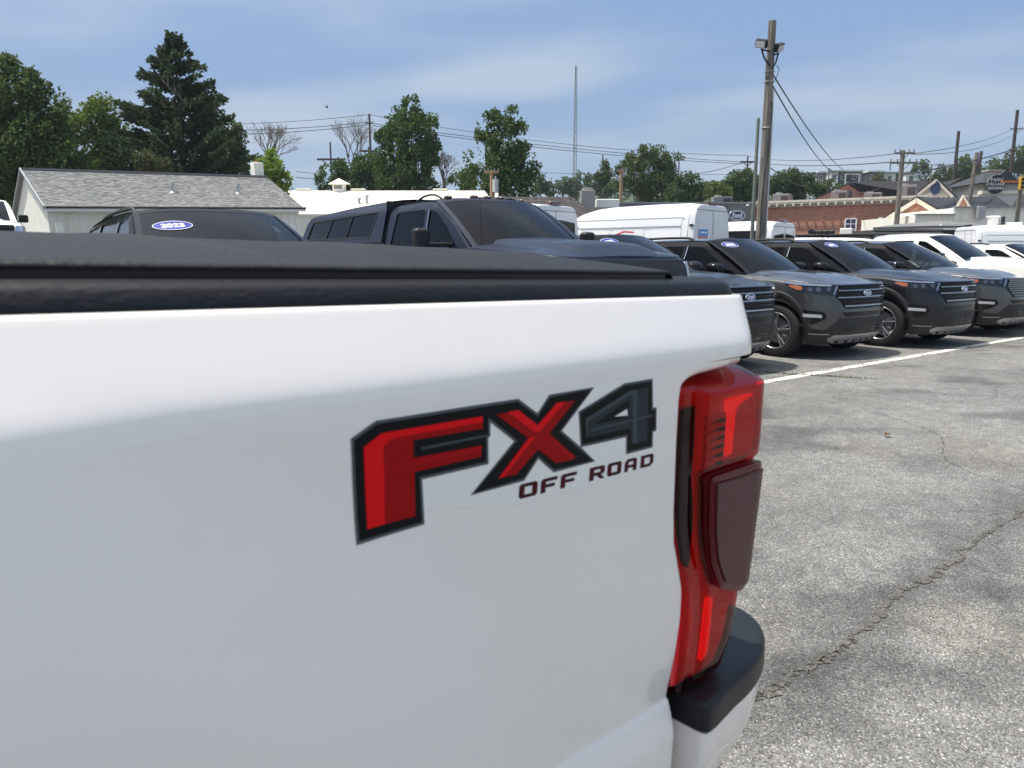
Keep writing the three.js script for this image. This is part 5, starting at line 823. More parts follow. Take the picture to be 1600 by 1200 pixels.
function acUnit(label, [x, y, z], w, h, ry = 0) { const t = thing('rooftop_unit', label, 'air conditioner', [x, y, z], ry); part(t, 'casing', box(w, h, w * 0.7, 0, h / 2, 0, 0, 0.04), acM); part(t, 'louvre', merge(Array.from({ length: 7 }, (_, i) => box(w * 0.42, 0.045, 0.05, w * 0.22, h * (0.18 + i * 0.1), w * 0.35))), darkWall); part(t, 'fan_guard', cyl(w * 0.2, w * 0.2, [-w * 0.2, h, 0], [-w * 0.2, h + 0.14, 0], 16), galv); part(t, 'curb', box(w * 1.05, 0.16, w * 0.75, 0, -0.08, 0), galv); return t; }
{ // white garage with a shingled gable roof, on the left
  const t = thing('garage_building', 'white garage with pale grey shingle roof and small chimney at the left', 'garage', [-14.69, 0, -24], 41 * Math.PI / 180);
  t.rotation.order = 'YXZ'; t.rotation.z = 0.036;
  const L = 8.75, D = 6.3, e = 2.95, r = 4.38, o = 0.18; // x along the eave, z = 0 at the front wall, -D behind
  part(t, 'front_wall', box(L - 2 * o, e + 1, 0.15, L / 2, (e - 1) / 2, -o), whiteWall);
  const ribs = []; for (let x = o + 0.2; x < L - o; x += 0.3) ribs.push(box(0.05, e - 0.2, 0.03, x, e / 2 - 0.1, -o + 0.09)); part(t, 'batten', merge(ribs), whiteWall).userData.kind = 'stuff';
  part(t, 'back_wall', box(L - 2 * o, e + 1, 0.15, L / 2, (e - 1) / 2, -D + o), whiteWall);
  for (const x of [o, L - o]) { const g = prism([[-o, -1], [-D + o, -1], [-D + o, e], [-D / 2, r - 0.06], [-o, e]].map(([z, y]) => [-z, y]), 0.15); g.rotateY(-Math.PI / 2); g.rotateY(Math.PI); g.translate(x - 0.075, 0, 0); part(t, 'gable_wall', g.clone().applyMatrix4(new THREE.Matrix4().identity()), whiteWall); }
  part(t, 'roof', merge([slab([0, e, 0.15], [L, e, 0.15], [L, r, -D / 2], [0, r, -D / 2], 0.1), slab([L, e, -D - 0.15], [0, e, -D - 0.15], [0, r, -D / 2], [L, r, -D / 2], 0.1)]), mat('roof felt', [0.20, 0.20, 0.20], 0.95));
  part(t, 'roof_shingles', shingles([0, e + 0.008, 0.16], [L, e + 0.008, 0.16], [0, r + 0.008, -D / 2], [L, r + 0.008, -D / 2], 44, 60, [0.33, 0.328, 0.312], 0.12, 5), shingleM).userData.kind = 'stuff';
  part(t, 'ridge_cap', box(L, 0.06, 0.26, L / 2, r + 0.03, -D / 2), mat('ridge cap', [0.16, 0.16, 0.17], 0.9));
  part(t, 'fascia', box(L, 0.16, 0.05, L / 2, e - 0.03, 0.19), frameM); part(t, 'gutter', tube([[0, e + 0.02, 0.24], [L / 2, e + 0.02, 0.24], [L, e + 0.02, 0.24]], 0.045, 4, 6), darkWall);
  for (const s of [0, 1]) part(t, 'bargeboard', slab([0.0, s ? e : e, s ? -D - 0.15 : 0.15], [-0.05, e, s ? -D - 0.15 : 0.15], [-0.05, r, -D / 2], [0.0, r, -D / 2], 0.07), M.metalGrey);
  // gable end with tall slots, sloping buttress at the corner
  for (const z of [-1.6, -2.7, -3.8]) part(t, 'wall_slot', box(0.05, 1.5, 0.24, o - 0.10, 1.05, z), mat('slot', [0.16, 0.16, 0.16], 0.9));
  part(t, 'corner_buttress', (() => { const g = prism([[0, -1], [0, 2.5], [0.15, 2.5], [1.05, -1]], 0.3); g.translate(o + 0.05, 0, -o + 0.1); return g; })(), whiteWall);
  for (const [x, v] of [[4.35, 0.44], [6.75, 0.44]]) { const y = lerp(e, r, v), z = lerp(0.15, -D / 2, v); part(t, 'roof_vent', merge([cyl(0.055, 0.055, [x, y - 0.1, z], [x, y + 0.26, z], 10), cyl(0.10, 0.08, [x, y + 0.26, z], [x, y + 0.36, z], 10), cyl(0.16, 0.06, [x, y - 0.02, z], [x, y + 0.06, z], 10)]), galv); }
  const ch = part(t, 'chimney', box(0.40, 0.95, 0.40, L - 0.28, r + 0.12, -D / 2 - 0.25, 0, 0.03), whiteWall); part(ch, 'chimney_pot', cyl(0.11, 0.09, [L - 0.28, r + 0.58, -D / 2 - 0.25], [L - 0.28, r + 0.66, -D / 2 - 0.25], 10), brickM);
}
{ // long white-roofed shed
  const z0 = -42, z1 = -48, a = atX(430, 330, 42), b = atX(784, 320, 42), c = atX(430, 300, 48), d = atX(757, 299, 48), yr = atY(600, 298, 48), ye = yr - 1.75;
  const t = thing('long_shed', 'long low building with bright cream white roof and small cupola', 'building', [0, 0, 0]);
  part(t, 'roof', scaleUv(merge([slab([a, ye, z0], [b, ye, z0], [d, yr, z1], [c, yr, z1], 0.12), slab([b, ye, -54], [a, ye, -54], [c, yr, z1], [d, yr, z1], 0.12)]), 0.12), whiteRoof);
  part(t, 'front_wall', box(b - a - 0.6, ye + 0.4, 0.2, (a + b) / 2, (ye - 0.5) / 2, z0 - 0.25), whiteWall); part(t, 'end_wall', (() => { const g = prism([[0, -0.5], [11, -0.5], [11, ye], [5.6, yr - 0.15], [0, ye]], 0.2); g.rotateY(Math.PI / 2); g.translate(b - 0.5, 0, z0 - 0.2); return g; })(), whiteWall);
  const cx = atX(530, 292, 48); const cu = part(t, 'cupola', merge([box(0.7, 0.5, 0.7, cx, yr + 0.15, z1), cyl(0.72, 0.03, [cx, yr + 0.40, z1], [cx, yr + 0.75, z1], 4)]), whiteWall); part(cu, 'louvre', box(0.5, 0.22, 0.72, cx, yr + 0.2, z1), acM);
  for (const [u, v] of [[561, 312], [573, 308]]) { const p = at(u, v, 44.5); part(t, 'roof_vent', merge([cyl(0.07, 0.07, [p[0], p[1] - 0.7, p[2]], [p[0], p[1], p[2]], 8), cyl(0.14, 0.10, [p[0], p[1], p[2]], [p[0], p[1] + 0.12, p[2]], 8)]), galv); }
  for (const u of [475, 560, 688]) part(t, 'ridge_vent', box(0.9, 0.14, 0.4, atX(u, 298, 48), yr + 0.05, z1, 0, 0.03), whiteRoof);
}
{ // dark shingled hip roof in the middle
  const Z = 40, Zr = 45, l = atX(740, 330, Z), r = atX(962, 330, Z), rl = atX(740, 308, Zr), rr = atX(893, 309, Zr), yr = atY(840, 308, Zr), ye = yr - 2.0;
  const t = thing('hip_roof_building', 'low building with dark brown shingle hip roof behind the vans', 'building', [0, 0, 0]);
  part(t, 'roof', merge([slab([l, ye, -Z], [r, ye, -Z], [rr, yr, -Zr], [rl, yr, -Zr], 0.1), slab([r, ye, -50], [l, ye, -50], [rl, yr, -Zr], [rr, yr, -Zr], 0.1), slab([r, ye, -Z], [r, ye, -50], [rr, yr, -Zr], [rr, yr, -Zr - 0.01], 0.1)]), mat('roof felt dark', [0.04, 0.037, 0.035], 0.95));
  part(t, 'roof_shingles', shingles([l, ye + 0.02, -Z + 0.02], [r, ye + 0.02, -Z + 0.02], [rl, yr + 0.01, -Zr], [rr, yr + 0.01, -Zr], 26, 26, [0.062, 0.055, 0.052], 0.35, 8), shingleM).userData.kind = 'stuff';
  part(t, 'wall', box(r - l - 1, ye + 0.5, 9, (l + r) / 2, (ye - 0.5) / 2, -45), creamWall);
  const cx = atX(918, 306, 46), cy = atY(918, 298, 46); const ch = part(t, 'chimney', box(0.85, 1.6, 0.8, cx, cy - 0.8, -46, 0, 0.03), M.concrete); part(ch, 'chimney_cap', box(0.6, 0.14, 0.6, cx, cy + 0.07, -46, 0, 0.03), M.concrete);
  const p = at(948, 316, 47); part(t, 'white_gutter_end', box(1.4, 0.5, 1.2, p[0], p[1] - 0.1, p[2], 0, 0.05), frameM);
}
{ // grey showroom with the oval sign
  const Z = 58, l = atX(880, 330, Z), r = atX(1178, 330, Z), y = atY(1150, 318, Z);
  const t = thing('showroom_building', 'flat roofed grey panelled showroom with blue oval sign', 'building', [0, 0, 0]);
  part(t, 'wall', box(r - l, y + 0.5, 14, (l + r) / 2, (y - 0.5) / 2, -Z - 7), greyWall); part(t, 'parapet_cap', box(r - l + 0.1, 0.10, 0.4, (l + r) / 2, y + 0.05, -Z - 0.1), M.metalGrey);
  for (let i = 1; i < 7; i++) part(t, 'panel_joint', box(0.03, y, 0.02, lerp(l, r, i / 7), y / 2, -Z + 0.012), darkWall);
  const p = at(1150, 337, Z), s = part(t, 'oval_sign', patch(ellipse(p[0], p[1], 0.62, 0.38, 36), (x, yy, o) => [x, yy, -Z + 0.05 + o], { off: 0.22, thick: 0.24, edge: 0.3, uvBox: [p[0] - 0.62, p[1] - 0.38, p[0] + 0.62, p[1] + 0.38] }), ovalM, 'blue oval sign with white script');
  part(s, 'sign_rim', (() => { const g = new THREE.TorusGeometry(1, 0.06, 8, 40); g.scale(0.64, 0.40, 1.6); g.translate(p[0], p[1], -Z + 0.16); return g; })(), M.chrome);
  const w = at(1167, 321, Z); part(t, 'wall_lamp', merge([box(0.18, 0.14, 0.3, w[0], w[1], w[2] + 0.15, 0, 0.04)]), frameM);
  acUnit('white grey rooftop unit on the flat grey showroom', [atX(1127, 318, 61), y, -61], 1.5, 0.7);
}
{ // red brick block with a bracketed cream cornice
  const A = at(1172, 330, 61), B = at(1445, 330, 54), yl = atY(1172, 318, 61) - 0.05, L = Math.hypot(B[0] - A[0], B[2] - A[2]), ry = -Math.atan2(B[2] - A[2], B[0] - A[0]);
  const t = thing('brick_building', 'long red brick building with cream bracketed cornice and white windows', 'building', [A[0], 0, A[2]], ry);
  const H = yl, wall = box(L, H + 0.5, 9, L / 2, (H - 0.5) / 2, -4.5); const uv = wall.attributes.uv.array; for (let i = 0; i < uv.length; i += 2) { uv[i] *= L / 2.4; uv[i + 1] *= H / 2.4; }
  part(t, 'wall', wall, brickM);
  part(t, 'cornice', merge([box(L + 0.3, 0.16, 0.5, L / 2, H + 0.08, 0.05), box(L + 0.2, 0.12, 0.3, L / 2, H - 0.07, 0.1)]), cream); part(t, 'frieze', box(L + 0.1, 0.22, 0.16, L / 2, H - 0.24, 0.07), mat('frieze', [0.34, 0.30, 0.24], 0.85));
  for (let x = 0.3; x < L; x += 0.62) part(t, 'bracket', box(0.13, 0.17, 0.26, x, H - 0.22, 0.24, 0, 0.015), cream);
  const purple = mat('dark violet pane', [0.05, 0.045, 0.14], 0.1);
  for (const u of [1326, 1364]) { const p = at(u, 361, 57), k = (p[0] - A[0]) / (B[0] - A[0]) * L; windowAt(t, k, 3.35, 0.02, 0.85, 1.7, 0, purple, 3); }
  part(t, 'wall_cable', tube([[0, H - 1.75, 0.05], [L * 0.5, H - 1.86, 0.05], [L, H - 1.6, 0.05]], 0.025, 20, 5), M.wire);
  for (const [u, v, w, h, n] of [[1222, 312, 1.35, 0.85, 'square rooftop unit over the brick cornice, nearest the light pole'], [1312, 308, 1.2, 0.9, 'rooftop unit in front of the brick gable'], [1364, 308, 1.3, 0.75, 'wide rooftop unit right of the brick gable']]) acUnit(n, [atX(u, v, 63), atY(u, v + 8, 63), -63], w, h, ry);
  acUnit('pale rooftop unit beside the crossarm utility pole', [atX(1418, 306, 60), atY(1418, 310, 60), -60], 1.3, 1.0, ry);
}
function gableFront(name, label, apex, lf, rf, base, Z, depth, ry, wallM, roofM, rakeM, cat = 'building') { // gable end facing us; apex, feet and base as pixels at distance Z
  const a = at(...apex, Z), l = at(...lf, Z), r = at(...rf, Z), b = base, t = thing(name, label, cat, [a[0], 0, -Z], ry);
  const xl = l[0] - a[0], xr = r[0] - a[0]; const g = prism([[xl + 0.15, b], [xr - 0.15, b], [xr - 0.15, r[1]], [0, a[1] - 0.12], [xl + 0.15, l[1]]], 0.2); g.translate(0, 0, -0.35); scaleUv(g, 1 / 2.4); part(t, 'gable_wall', g, wallM);
  part(t, 'roof', merge([slab([xl - 0.2, l[1] - 0.06, 0], [0, a[1], 0], [0, a[1], -depth], [xl - 0.2, l[1] - 0.06, -depth], -0.12), slab([0, a[1], 0], [xr + 0.2, r[1] - 0.06, 0], [xr + 0.2, r[1] - 0.06, -depth], [0, a[1], -depth], -0.12)]), roofM);
  if (rakeM) for (const [x0, y0] of [[xl - 0.2, l[1] - 0.06], [xr + 0.2, r[1] - 0.06]]) part(t, 'rake_board', slab([x0, y0 - 0.02, 0.05], [0, a[1] - 0.02, 0.05], [0, a[1] - 0.34, 0.05], [x0, y0 - 0.34, 0.05], 0.08), rakeM);
  part(t, 'side_wall', merge([box(0.2, l[1] - b, depth - 0.5, xl + 0.25, (l[1] + b) / 2, -depth / 2), box(0.2, r[1] - b, depth - 0.5, xr - 0.25, (r[1] + b) / 2, -depth / 2)]), wallM);
  return { t, a, l, r, xl, xr };
}
{ // roofs stepping up behind
  // big dark roof with brick gable to the left: the ridge runs away to the right
  const Z = 82, A = at(1320, 287, Z), E = at(1472, 279, Z - 4), y = A[1], t = thing('brick_gable_building', 'brick gabled building with long dark roof behind the brick block', 'building', [0, 0, 0]);
  const fl = at(1266, 313, Z), fr = at(1358, 309, Z - 1), er = at(1482, 312, Z - 5);
  part(t, 'gable_wall', (() => { const g = patch([[fl[0], 2], [fr[0], 2], [fr[0], fr[1]], [A[0], y - 0.1], [fl[0], fl[1]]], (x, yy, o) => [x, yy, lerp(-Z, -Z + 1, (x - fl[0]) / (fr[0] - fl[0])) + o], { off: 0, thick: 0.3, edge: 3 }); return scaleUv(g, 1 / 2.4); })(), brickM);
  part(t, 'roof', merge([slab([fr[0] + 0.2, fr[1], -Z + 1.4], [er[0], er[1], -Z + 5], [E[0], E[1], -Z + 1], [A[0], y, -Z + 0.9], 0.2), slab([A[0] + 0.3, y - 0.1, -Z + 0.4], [E[0], E[1] - 0.1, -Z + 0.8], [E[0] - 2, fl[1], -Z - 9], [A[0] + 0.2, fl[1], -Z - 9], 0.2)]), darkRoof);
  part(t, 'rake_board', merge([slab([fl[0] - 0.3, fl[1] - 0.05, -Z + 0.35], [A[0], y, -Z + 0.95], [A[0], y - 0.16, -Z + 0.95], [fl[0] - 0.3, fl[1] - 0.21, -Z + 0.35], 0.1)]), darkWall);
  part(t, 'gable_vent', box(0.8, 1.0, 0.08, A[0] + 0.1, y - 1.3, -Z + 0.85), mat('vent', [0.12, 0.10, 0.10], 0.8));
  part(t, 'front_wall', box(er[0] - fr[0], fr[1] - 2, 0.3, (er[0] + fr[0]) / 2, (fr[1] + 2) / 2 - 0.3, -Z + 1.0), brickM);
  const cg = gableFront('cream_gable_building', 'cream gabled front with dark blue oval clock', [1463, 279], [1432, 307], [1483, 306], 2.5, 72, 9, -0.6, creamWall, darkRoof, cream);
  const op = at(1463, 293, 71.8); part(cg.t, 'oval_clock', patch(ellipse(0, op[1], 0.42, 0.62, 28), (x, yy, o) => [x, yy, 0 + o], { off: 0.06, thick: 0.12, edge: 0.4 }), mat('clock face', [0.03, 0.05, 0.12], 0.3)); part(cg.t, 'sill_band', box(3.4, 0.22, 0.3, 0, cg.l[1] - 0.25, 0.05), cream);
  const lg = gableFront('brick_gable_wing', 'low brick gable wing with cream rake boards and standing seam roof', [1433, 309], [1378, 344], [1474, 339], 0, 52, 8, -0.87, brickM, slateRoof, cream);
  for (let i = 1; i < 12; i++) part(lg.t, 'roof_seam', (() => { const z = -i * 0.55, s = lg.xr + 0.2, g = slab([0, lg.a[1] + 0.05, z], [s, lg.r[1] - 0.01, z], [s, lg.r[1] - 0.01, z - 0.05], [0, lg.a[1] + 0.05, z - 0.05], 0.05); return g; })(), slateRoof);
  const sr = thing('seam_roof_building', 'dark standing seam roof with small brick gable right of the brick wing', 'building', [0, 0, 0]);
  { const p0 = at(1440, 331, 53), p1 = at(1512, 326, 53), q0 = at(1437, 309, 57), q1 = at(1504, 308, 57); part(sr, 'roof', slab(p0, p1, q1, q0, 0.15), slateRoof); for (let i = 1; i < 9; i++) { const u = i / 9, a = p0.map((v, k) => lerp(v, p1[k], u)), b = q0.map((v, k) => lerp(v, q1[k], u)); part(sr, 'roof_seam', slab([a[0] - 0.03, a[1] + 0.06, a[2]], [a[0] + 0.03, a[1] + 0.06, a[2]], [b[0] + 0.03, b[1] + 0.06, b[2]], [b[0] - 0.03, b[1] + 0.06, b[2]], 0.06), slateRoof); }
    const w = box(p1[0] - p0[0], 4, 0.3, (p0[0] + p1[0]) / 2, p0[1] - 2.1, -53.4); part(sr, 'wall', scaleUv(w, 1.5), brickM);
    const gp = [at(1496, 326, 52.6), at(1513, 326, 52.6), at(1504, 309, 52.6)]; part(sr, 'dormer_gable', patch(gp.map((p) => [p[0], p[1]]), (x, yy, o) => [x, yy, -52.6 + o], { thick: 0.3, edge: 1 }), brickM); part(sr, 'dormer_rake', patch(stripPoly([[gp[0][0] - 0.1, gp[0][1]], [gp[2][0], gp[2][1] + 0.1], [gp[1][0] + 0.1, gp[1][1]]], 0.16), (x, yy, o) => [x, yy, -52.5 + o], { thick: 0.12, edge: 1 }), cream); }
  const dr2 = thing('dark_roof_building', 'low dark pitched roof in front of the village shops tower', 'building', [0, 0, 0]);
  { const p = [at(1506, 325, 60), at(1582, 324, 60), at(1556, 306, 65), at(1506, 308, 65)]; part(dr2, 'roof', slab(...p, 0.2), darkRoof); part(dr2, 'wall', box(p[1][0] - p[0][0] - 0.5, p[0][1] + 0.4, 5, (p[0][0] + p[1][0]) / 2, p[0][1] / 2 - 0.4, -63), beige); const q = [at(1580, 324, 58), at(1640, 324, 58), at(1640, 304, 62), at(1592, 305, 62)]; part(dr2, 'roof', slab(...q, 0.2), darkRoof); }
  const h2 = gableFront('brick_cottage', 'small brick gable house under the hill trees', [1500, 281], [1486, 290], [1537, 303], 4, 95, 8, 0, brickM, darkRoof, null, 'house'); windowAt(h2.t, 1.0, h2.a[1] - 1.6, -0.1, 0.7, 0.9);
  // village shops tower
  const Zt = 78, l = atX(1538, 290, Zt), r = atX(1630, 290, Zt), ye = atY(1570, 284, Zt), yb = atY(1570, 301, Zt), yp = atY(1570, 268, Zt), tw = thing('shops_tower', 'beige tower with dark hipped roof and round black shop sign', 'building', [0, 0, 0]);
  part(tw, 'wall', box(r - l, ye - 1, 6, (l + r) / 2, (ye + 1) / 2, -Zt - 3), beige); part(tw, 'band', box(r - l + 1.0, 0.35, 0.8, (l + r) / 2, yb, -Zt + 0.2), cream); part(tw, 'lower_wall', box(r - l + 1.5, yb - 0.2, 4, (l + r) / 2, (yb - 0.2) / 2, -Zt - 1.5), beige);
  const ap = (l + r) / 2 - 0.8; part(tw, 'roof', merge([slab([l - 0.7, ye - 0.15, -Zt + 0.5], [ap - 0.2, ye - 0.15, -Zt + 0.5], [ap - 0.2, ye + 1.25, -Zt - 3], [ap - 0.4, ye + 1.25, -Zt - 3], 0.15), slab([ap - 0.2, ye - 0.15, -Zt + 0.5], [r + 0.7, ye - 0.15, -Zt + 0.5], [ap + 0.4, ye + 1.25, -Zt - 3], [ap - 0.2, ye + 1.25, -Zt - 3], 0.15), slab([l - 0.7, ye - 0.15, -Zt - 6.5], [l - 0.7, ye - 0.15, -Zt + 0.5], [ap - 0.4, ye + 1.25, -Zt - 3], [ap - 0.4, ye + 1.25, -Zt - 3.05], 0.15)]), slateRoof);
  part(tw, 'peak', patch([[l + 0.3, ye - 0.1], [l + 3.2, ye - 0.1], [l + 1.75, ye + 1.15]], (x, yy, o) => [x, yy, -Zt + 0.6 + o], { thick: 0.6, edge: 2 }), slateRoof);
  const sp = at(1557, 288, Zt - 0.8), signT = canvasTex(512, 512, (c, w, h) => { c.fillStyle = '#0c0d0f'; c.fillRect(0, 0, w, h); c.fillStyle = '#f2f2ee'; c.textAlign = 'center'; c.textBaseline = 'middle'; c.font = 'bold 112px serif'; c.fillText('PAOLI', w / 2, 130); c.font = 'bold 104px serif'; c.fillText('VILLAGE', w / 2, 248); c.font = 'bold 96px serif'; c.fillText('SHOPPES', w / 2, 362); });
  part(tw, 'round_sign', patch(ellipse(sp[0], sp[1], 0.92, 0.92, 32), (x, yy, o) => [x, yy, sp[2] + o], { off: 0, thick: 0.2, edge: 0.5, uvBox: [sp[0] - 0.92, sp[1] - 0.92, sp[0] + 0.92, sp[1] + 0.92] }), mat('sign face', [1, 1, 1], 0.6, { map: signT }), 'round black sign reading PAOLI VILLAGE SHOPPES');
  const bc = at(1549, 271, 90); const chm = solo('brick_chimney', box(1.4, 3, 1.2, bc[0], bc[1] - 1.3, bc[2], 0, 0.04), brickM, 'red brick chimney stack rising behind the round shop sign', 'chimney'); part(chm, 'chimney_cap', box(1.6, 0.2, 1.4, bc[0], bc[1] + 0.3, bc[2]), M.concrete);
}
{ // white flat roofs and the slatted grey canopy at the right
  const Z = 46, t = thing('white_flat_building', 'flat white parapet building stepping up toward the right edge', 'building', [0, 0, 0]);
  const l = atX(1430, 340, Z), m = atX(1490, 335, Z), r = atX(1660, 335, Z), y1 = atY(1450, 336, Z), y2 = atY(1540, 325, Z);
  part(t, 'low_wall', box(m - l, y1 + 0.5, 7, (l + m) / 2, (y1 - 0.5) / 2, -Z - 3.5), whiteWall); part(t, 'high_wall', box(r - m, y2 + 0.5, 8, (m + r) / 2, (y2 - 0.5) / 2, -Z - 3.9), whiteWall);
  part(t, 'coping', merge([box(m - l, 0.08, 0.4, (l + m) / 2, y1 + 0.04, -Z), box(r - m + 0.2, 0.08, 0.4, (m + r) / 2, y2 + 0.04, -Z + 0.1)]), M.metalGrey); const p = at(1526, 333, Z); part(t, 'wall_duct', box(0.45, 0.75, 0.3, p[0], p[1], -Z + 0.35, 0, 0.03), galv);
  const c = thing('canopy_shed', 'low grey shed with slatted sloping roof edge beyond the white pickup', 'shed', [0, 0, 0]), Zc = 36, cl = atX(1364, 355, Zc), cr = atX(1540, 350, Zc), yt = atY(1480, 344, Zc), yb = atY(1480, 352, Zc);
  part(c, 'roof', slab([cl, yb - 0.1, -Zc], [cr, yb + 0.05, -Zc], [cr, yt + 0.15, -Zc - 4], [cl + 3.0, yt - 0.05, -Zc - 4], 0.12), mat('weathered grey roof', [0.16, 0.16, 0.155], 0.8));
  for (let i = 0; i < 5; i++) part(c, 'fascia_slat', box((cr - cl) * 0.62, 0.10, 0.08, lerp(cl, cr, 0.31), yb - 0.22 - i * 0.155, -Zc + 0.05 + 0.01 * i, 0, 0.01), mat('slat', shade3([0.20, 0.20, 0.19], 0.8 + 0.1 * (i % 3)), 0.8));
  part(c, 'white_edge', box((cr - cl) * 0.42, 0.10, 0.15, lerp(cl, cr, 0.80), yb + 0.02, -Zc + 0.1), frameM); part(c, 'wall', box(cr - cl - 0.6, yb, 3.4, (cl + cr) / 2, yb / 2 - 0.2, -Zc - 2.2), darkWall);
}
{ // townhouses along the hill
  const mods = [[1228, 1250, 277, 'white'], [1252, 1277, 273, 'white'], [1277, 1300, 271, 'brown'], [1298, 1310, 270, 'white'], [1309, 1344, 269, 'green'], [1343, 1358, 270, 'white'], [1356, 1381, 270, 'dark'], [1381, 1400, 272, 'white'], [1400, 1418, 271, 'dark'], [1416, 1432, 272, 'white'], [1432, 1450, 277, 'white']];
  const tone2 = { white: mat('townhouse white', [0.88, 0.88, 0.87], 0.8), brown: mat('townhouse brown', [0.20, 0.14, 0.115], 0.85), green: mat('townhouse dark green', [0.055, 0.07, 0.068], 0.8), dark: mat('townhouse charcoal', [0.07, 0.072, 0.08], 0.8) };
  const told = ['small white townhouse at the left end of the hill row, half behind trees', 'white townhouse left of the brown one on the hill', 'brown brick townhouse on the hill, its side lit', 'narrow white townhouse between the brown and the dark green ones', 'dark green townhouse with white balcony frame, widest of the hill row', 'white townhouse with two windows right of the dark green one', 'charcoal townhouse with overhanging roof above the tan bush', 'white townhouse just left of the crossarm pole top', 'charcoal townhouse behind the crossarm utility pole', 'white townhouse just right of the crossarm pole', 'low white townhouse at the right end of the hill row'];
  mods.forEach(([u0, u1, v, k], i) => {
    const Z = 205 + (i % 3) * 1.6, a = atX(u0, v, Z), b = atX(u1, v, Z), y = atY((u0 + u1) / 2, v - 3, Z), t = thing('townhouse', told[i], 'townhouse', [(a + b) / 2, 0, -Z], 0, 'townhouses along the hilltop'), w = b - a;
    part(t, 'wall', box(w - 0.05, 12, 9, 0, y - 6.3, -4.5), tone2[k]); part(t, 'roof', box(w + 0.5, 0.4, 10, 0, y - 0.15, -4.2), k === 'white' ? M.metalGrey : frameM);
    const n = Math.max(1, Math.round(w / 2.6)); for (let f = 0; f < 3; f++) for (let j = 0; j < n; j++) windowAt(t, (j + 0.5 - n / 2) * (w / n), y - 1.7 - f * 2.9, 0.03, 1.2, 1.5, 0, paneM, 1);
    if (k === 'green') part(t, 'balcony_frame', merge([box(3.8, 0.25, 1, 0.6, y - 1.1, 0.5), box(0.25, 3.6, 0.25, -1.2, y - 2.9, 0.9), box(0.25, 3.6, 0.25, 2.4, y - 2.9, 0.9), box(3.8, 0.12, 0.12, 0.6, y - 3.3, 0.95)]), frameM);
  });
}
// ================================================================ hills beyond
{
  const hillH = (x, z) => { const d = -z; return Math.min(14 * sstep(105, 195, d) * sstep(18, 75, x) + 5 * sstep(80, 130, d) * sstep(30, 90, x) + 36 * sstep(260, 620, d) * (0.7 + 0.6 * fbm(x * 0.004 + 5, z * 0.004, 3, 3)), 0.078 * d) - 0.3; };
  const g = sheet(190, 40, (u, v) => { const z = -60 - 840 * v * v, x = (u - 0.5) * (-z) * 5; return [x, hillH(x, z), z]; });
  struct('hills', g, mat('hill grass', [0.045, 0.07, 0.025], 0.95));
  // woods on the far ridge, one mass of crowns
  const R = rngOf(77), pos = [], col = []; 
  for (let i = 0; i < 46000; i++) { const d = lerp(240, 560, R()), x = (i < 30000 ? (R() * 2 - 1.0) * d * 1.05 : (R() - 1) * d * 2.4) + 30, z = -d, clump = fbm(x * 0.06, z * 0.06, 5, 3), h = hillH(x, z) + (2 + 11 * clump) * Math.sqrt(R()), s = 0.7 + 0.9 * R(), a = R() * 6.28, b = (R() - 0.5) * 2; if (x > 70 && d < 300) continue; const k = 0.65 + 0.7 * R(), c = [0.06 * k, 0.092 * k, 0.026 * k];
    const ux = Math.cos(a) * s, uz = Math.sin(a) * s, vx = -Math.sin(a) * b * s, vz = Math.cos(a) * b * s, vy = s * (1 - 0.5 * Math.abs(b));
    for (const [p, q] of [[-1, 0], [1, 0], [0, 1], [-1, 0], [1, 0], [0, -1]]) { pos.push(x + ux * p + vx * q, h + vy * q, z + uz * p + vz * q); col.push(...c); } }
  const wg = new THREE.BufferGeometry(); wg.setAttribute('position', new THREE.Float32BufferAttribute(pos, 3)); wg.setAttribute('color', new THREE.Float32BufferAttribute(col, 3)); wg.computeVertexNormals();
  solo('distant_woods', wg, mat('distant foliage', [1, 1, 1], 0.95, { vertexColors: true }), 'hazy distant woods along the horizon behind the town', 'woods', null, 'stuff');
}
// ================================================================ trees
const leafM = mat('foliage', [1, 1, 1], 0.9, { vertexColors: true, transmission: 0.38, thickness: 0, specularIntensity: 0.35 });
const barkM = mat('bark', [0.085, 0.068, 0.052], 0.95, { bumpMap: fineBump, bumpScale: 0.01 });
function leafSet() { const pos = [], nor = [], col = [];
  return { n: 0, leaf(p, dir, wide, len, wid, c) { // a pointed leaf cluster, folded along its middle
    const d = dir.clone().normalize(), w = wide.clone().addScaledVector(d, -wide.dot(d)).normalize(), up = d.clone().cross(w), A = p.clone(), B = p.clone().addScaledVector(d, len), L = p.clone().addScaledVector(d, len * 0.45).addScaledVector(w, wid).addScaledVector(up, wid * 0.35), Rr = p.clone().addScaledVector(d, len * 0.45).addScaledVector(w, -wid).addScaledVector(up, wid * 0.35);
    for (const q of [A, L, B, A, B, Rr]) { pos.push(q.x, q.y, q.z); col.push(c[0], c[1], c[2]); } this.n++; },
    build() { const g = new THREE.BufferGeometry(); g.setAttribute('position', new THREE.Float32BufferAttribute(pos, 3)); g.setAttribute('color', new THREE.Float32BufferAttribute(col, 3)); g.computeVertexNormals(); return g; } }; }
const rndDir = (R) => { const z = R() * 2 - 1, a = R() * 6.2832, r = Math.sqrt(1 - z * z); return new THREE.Vector3(r * Math.cos(a), z, r * Math.sin(a)); };
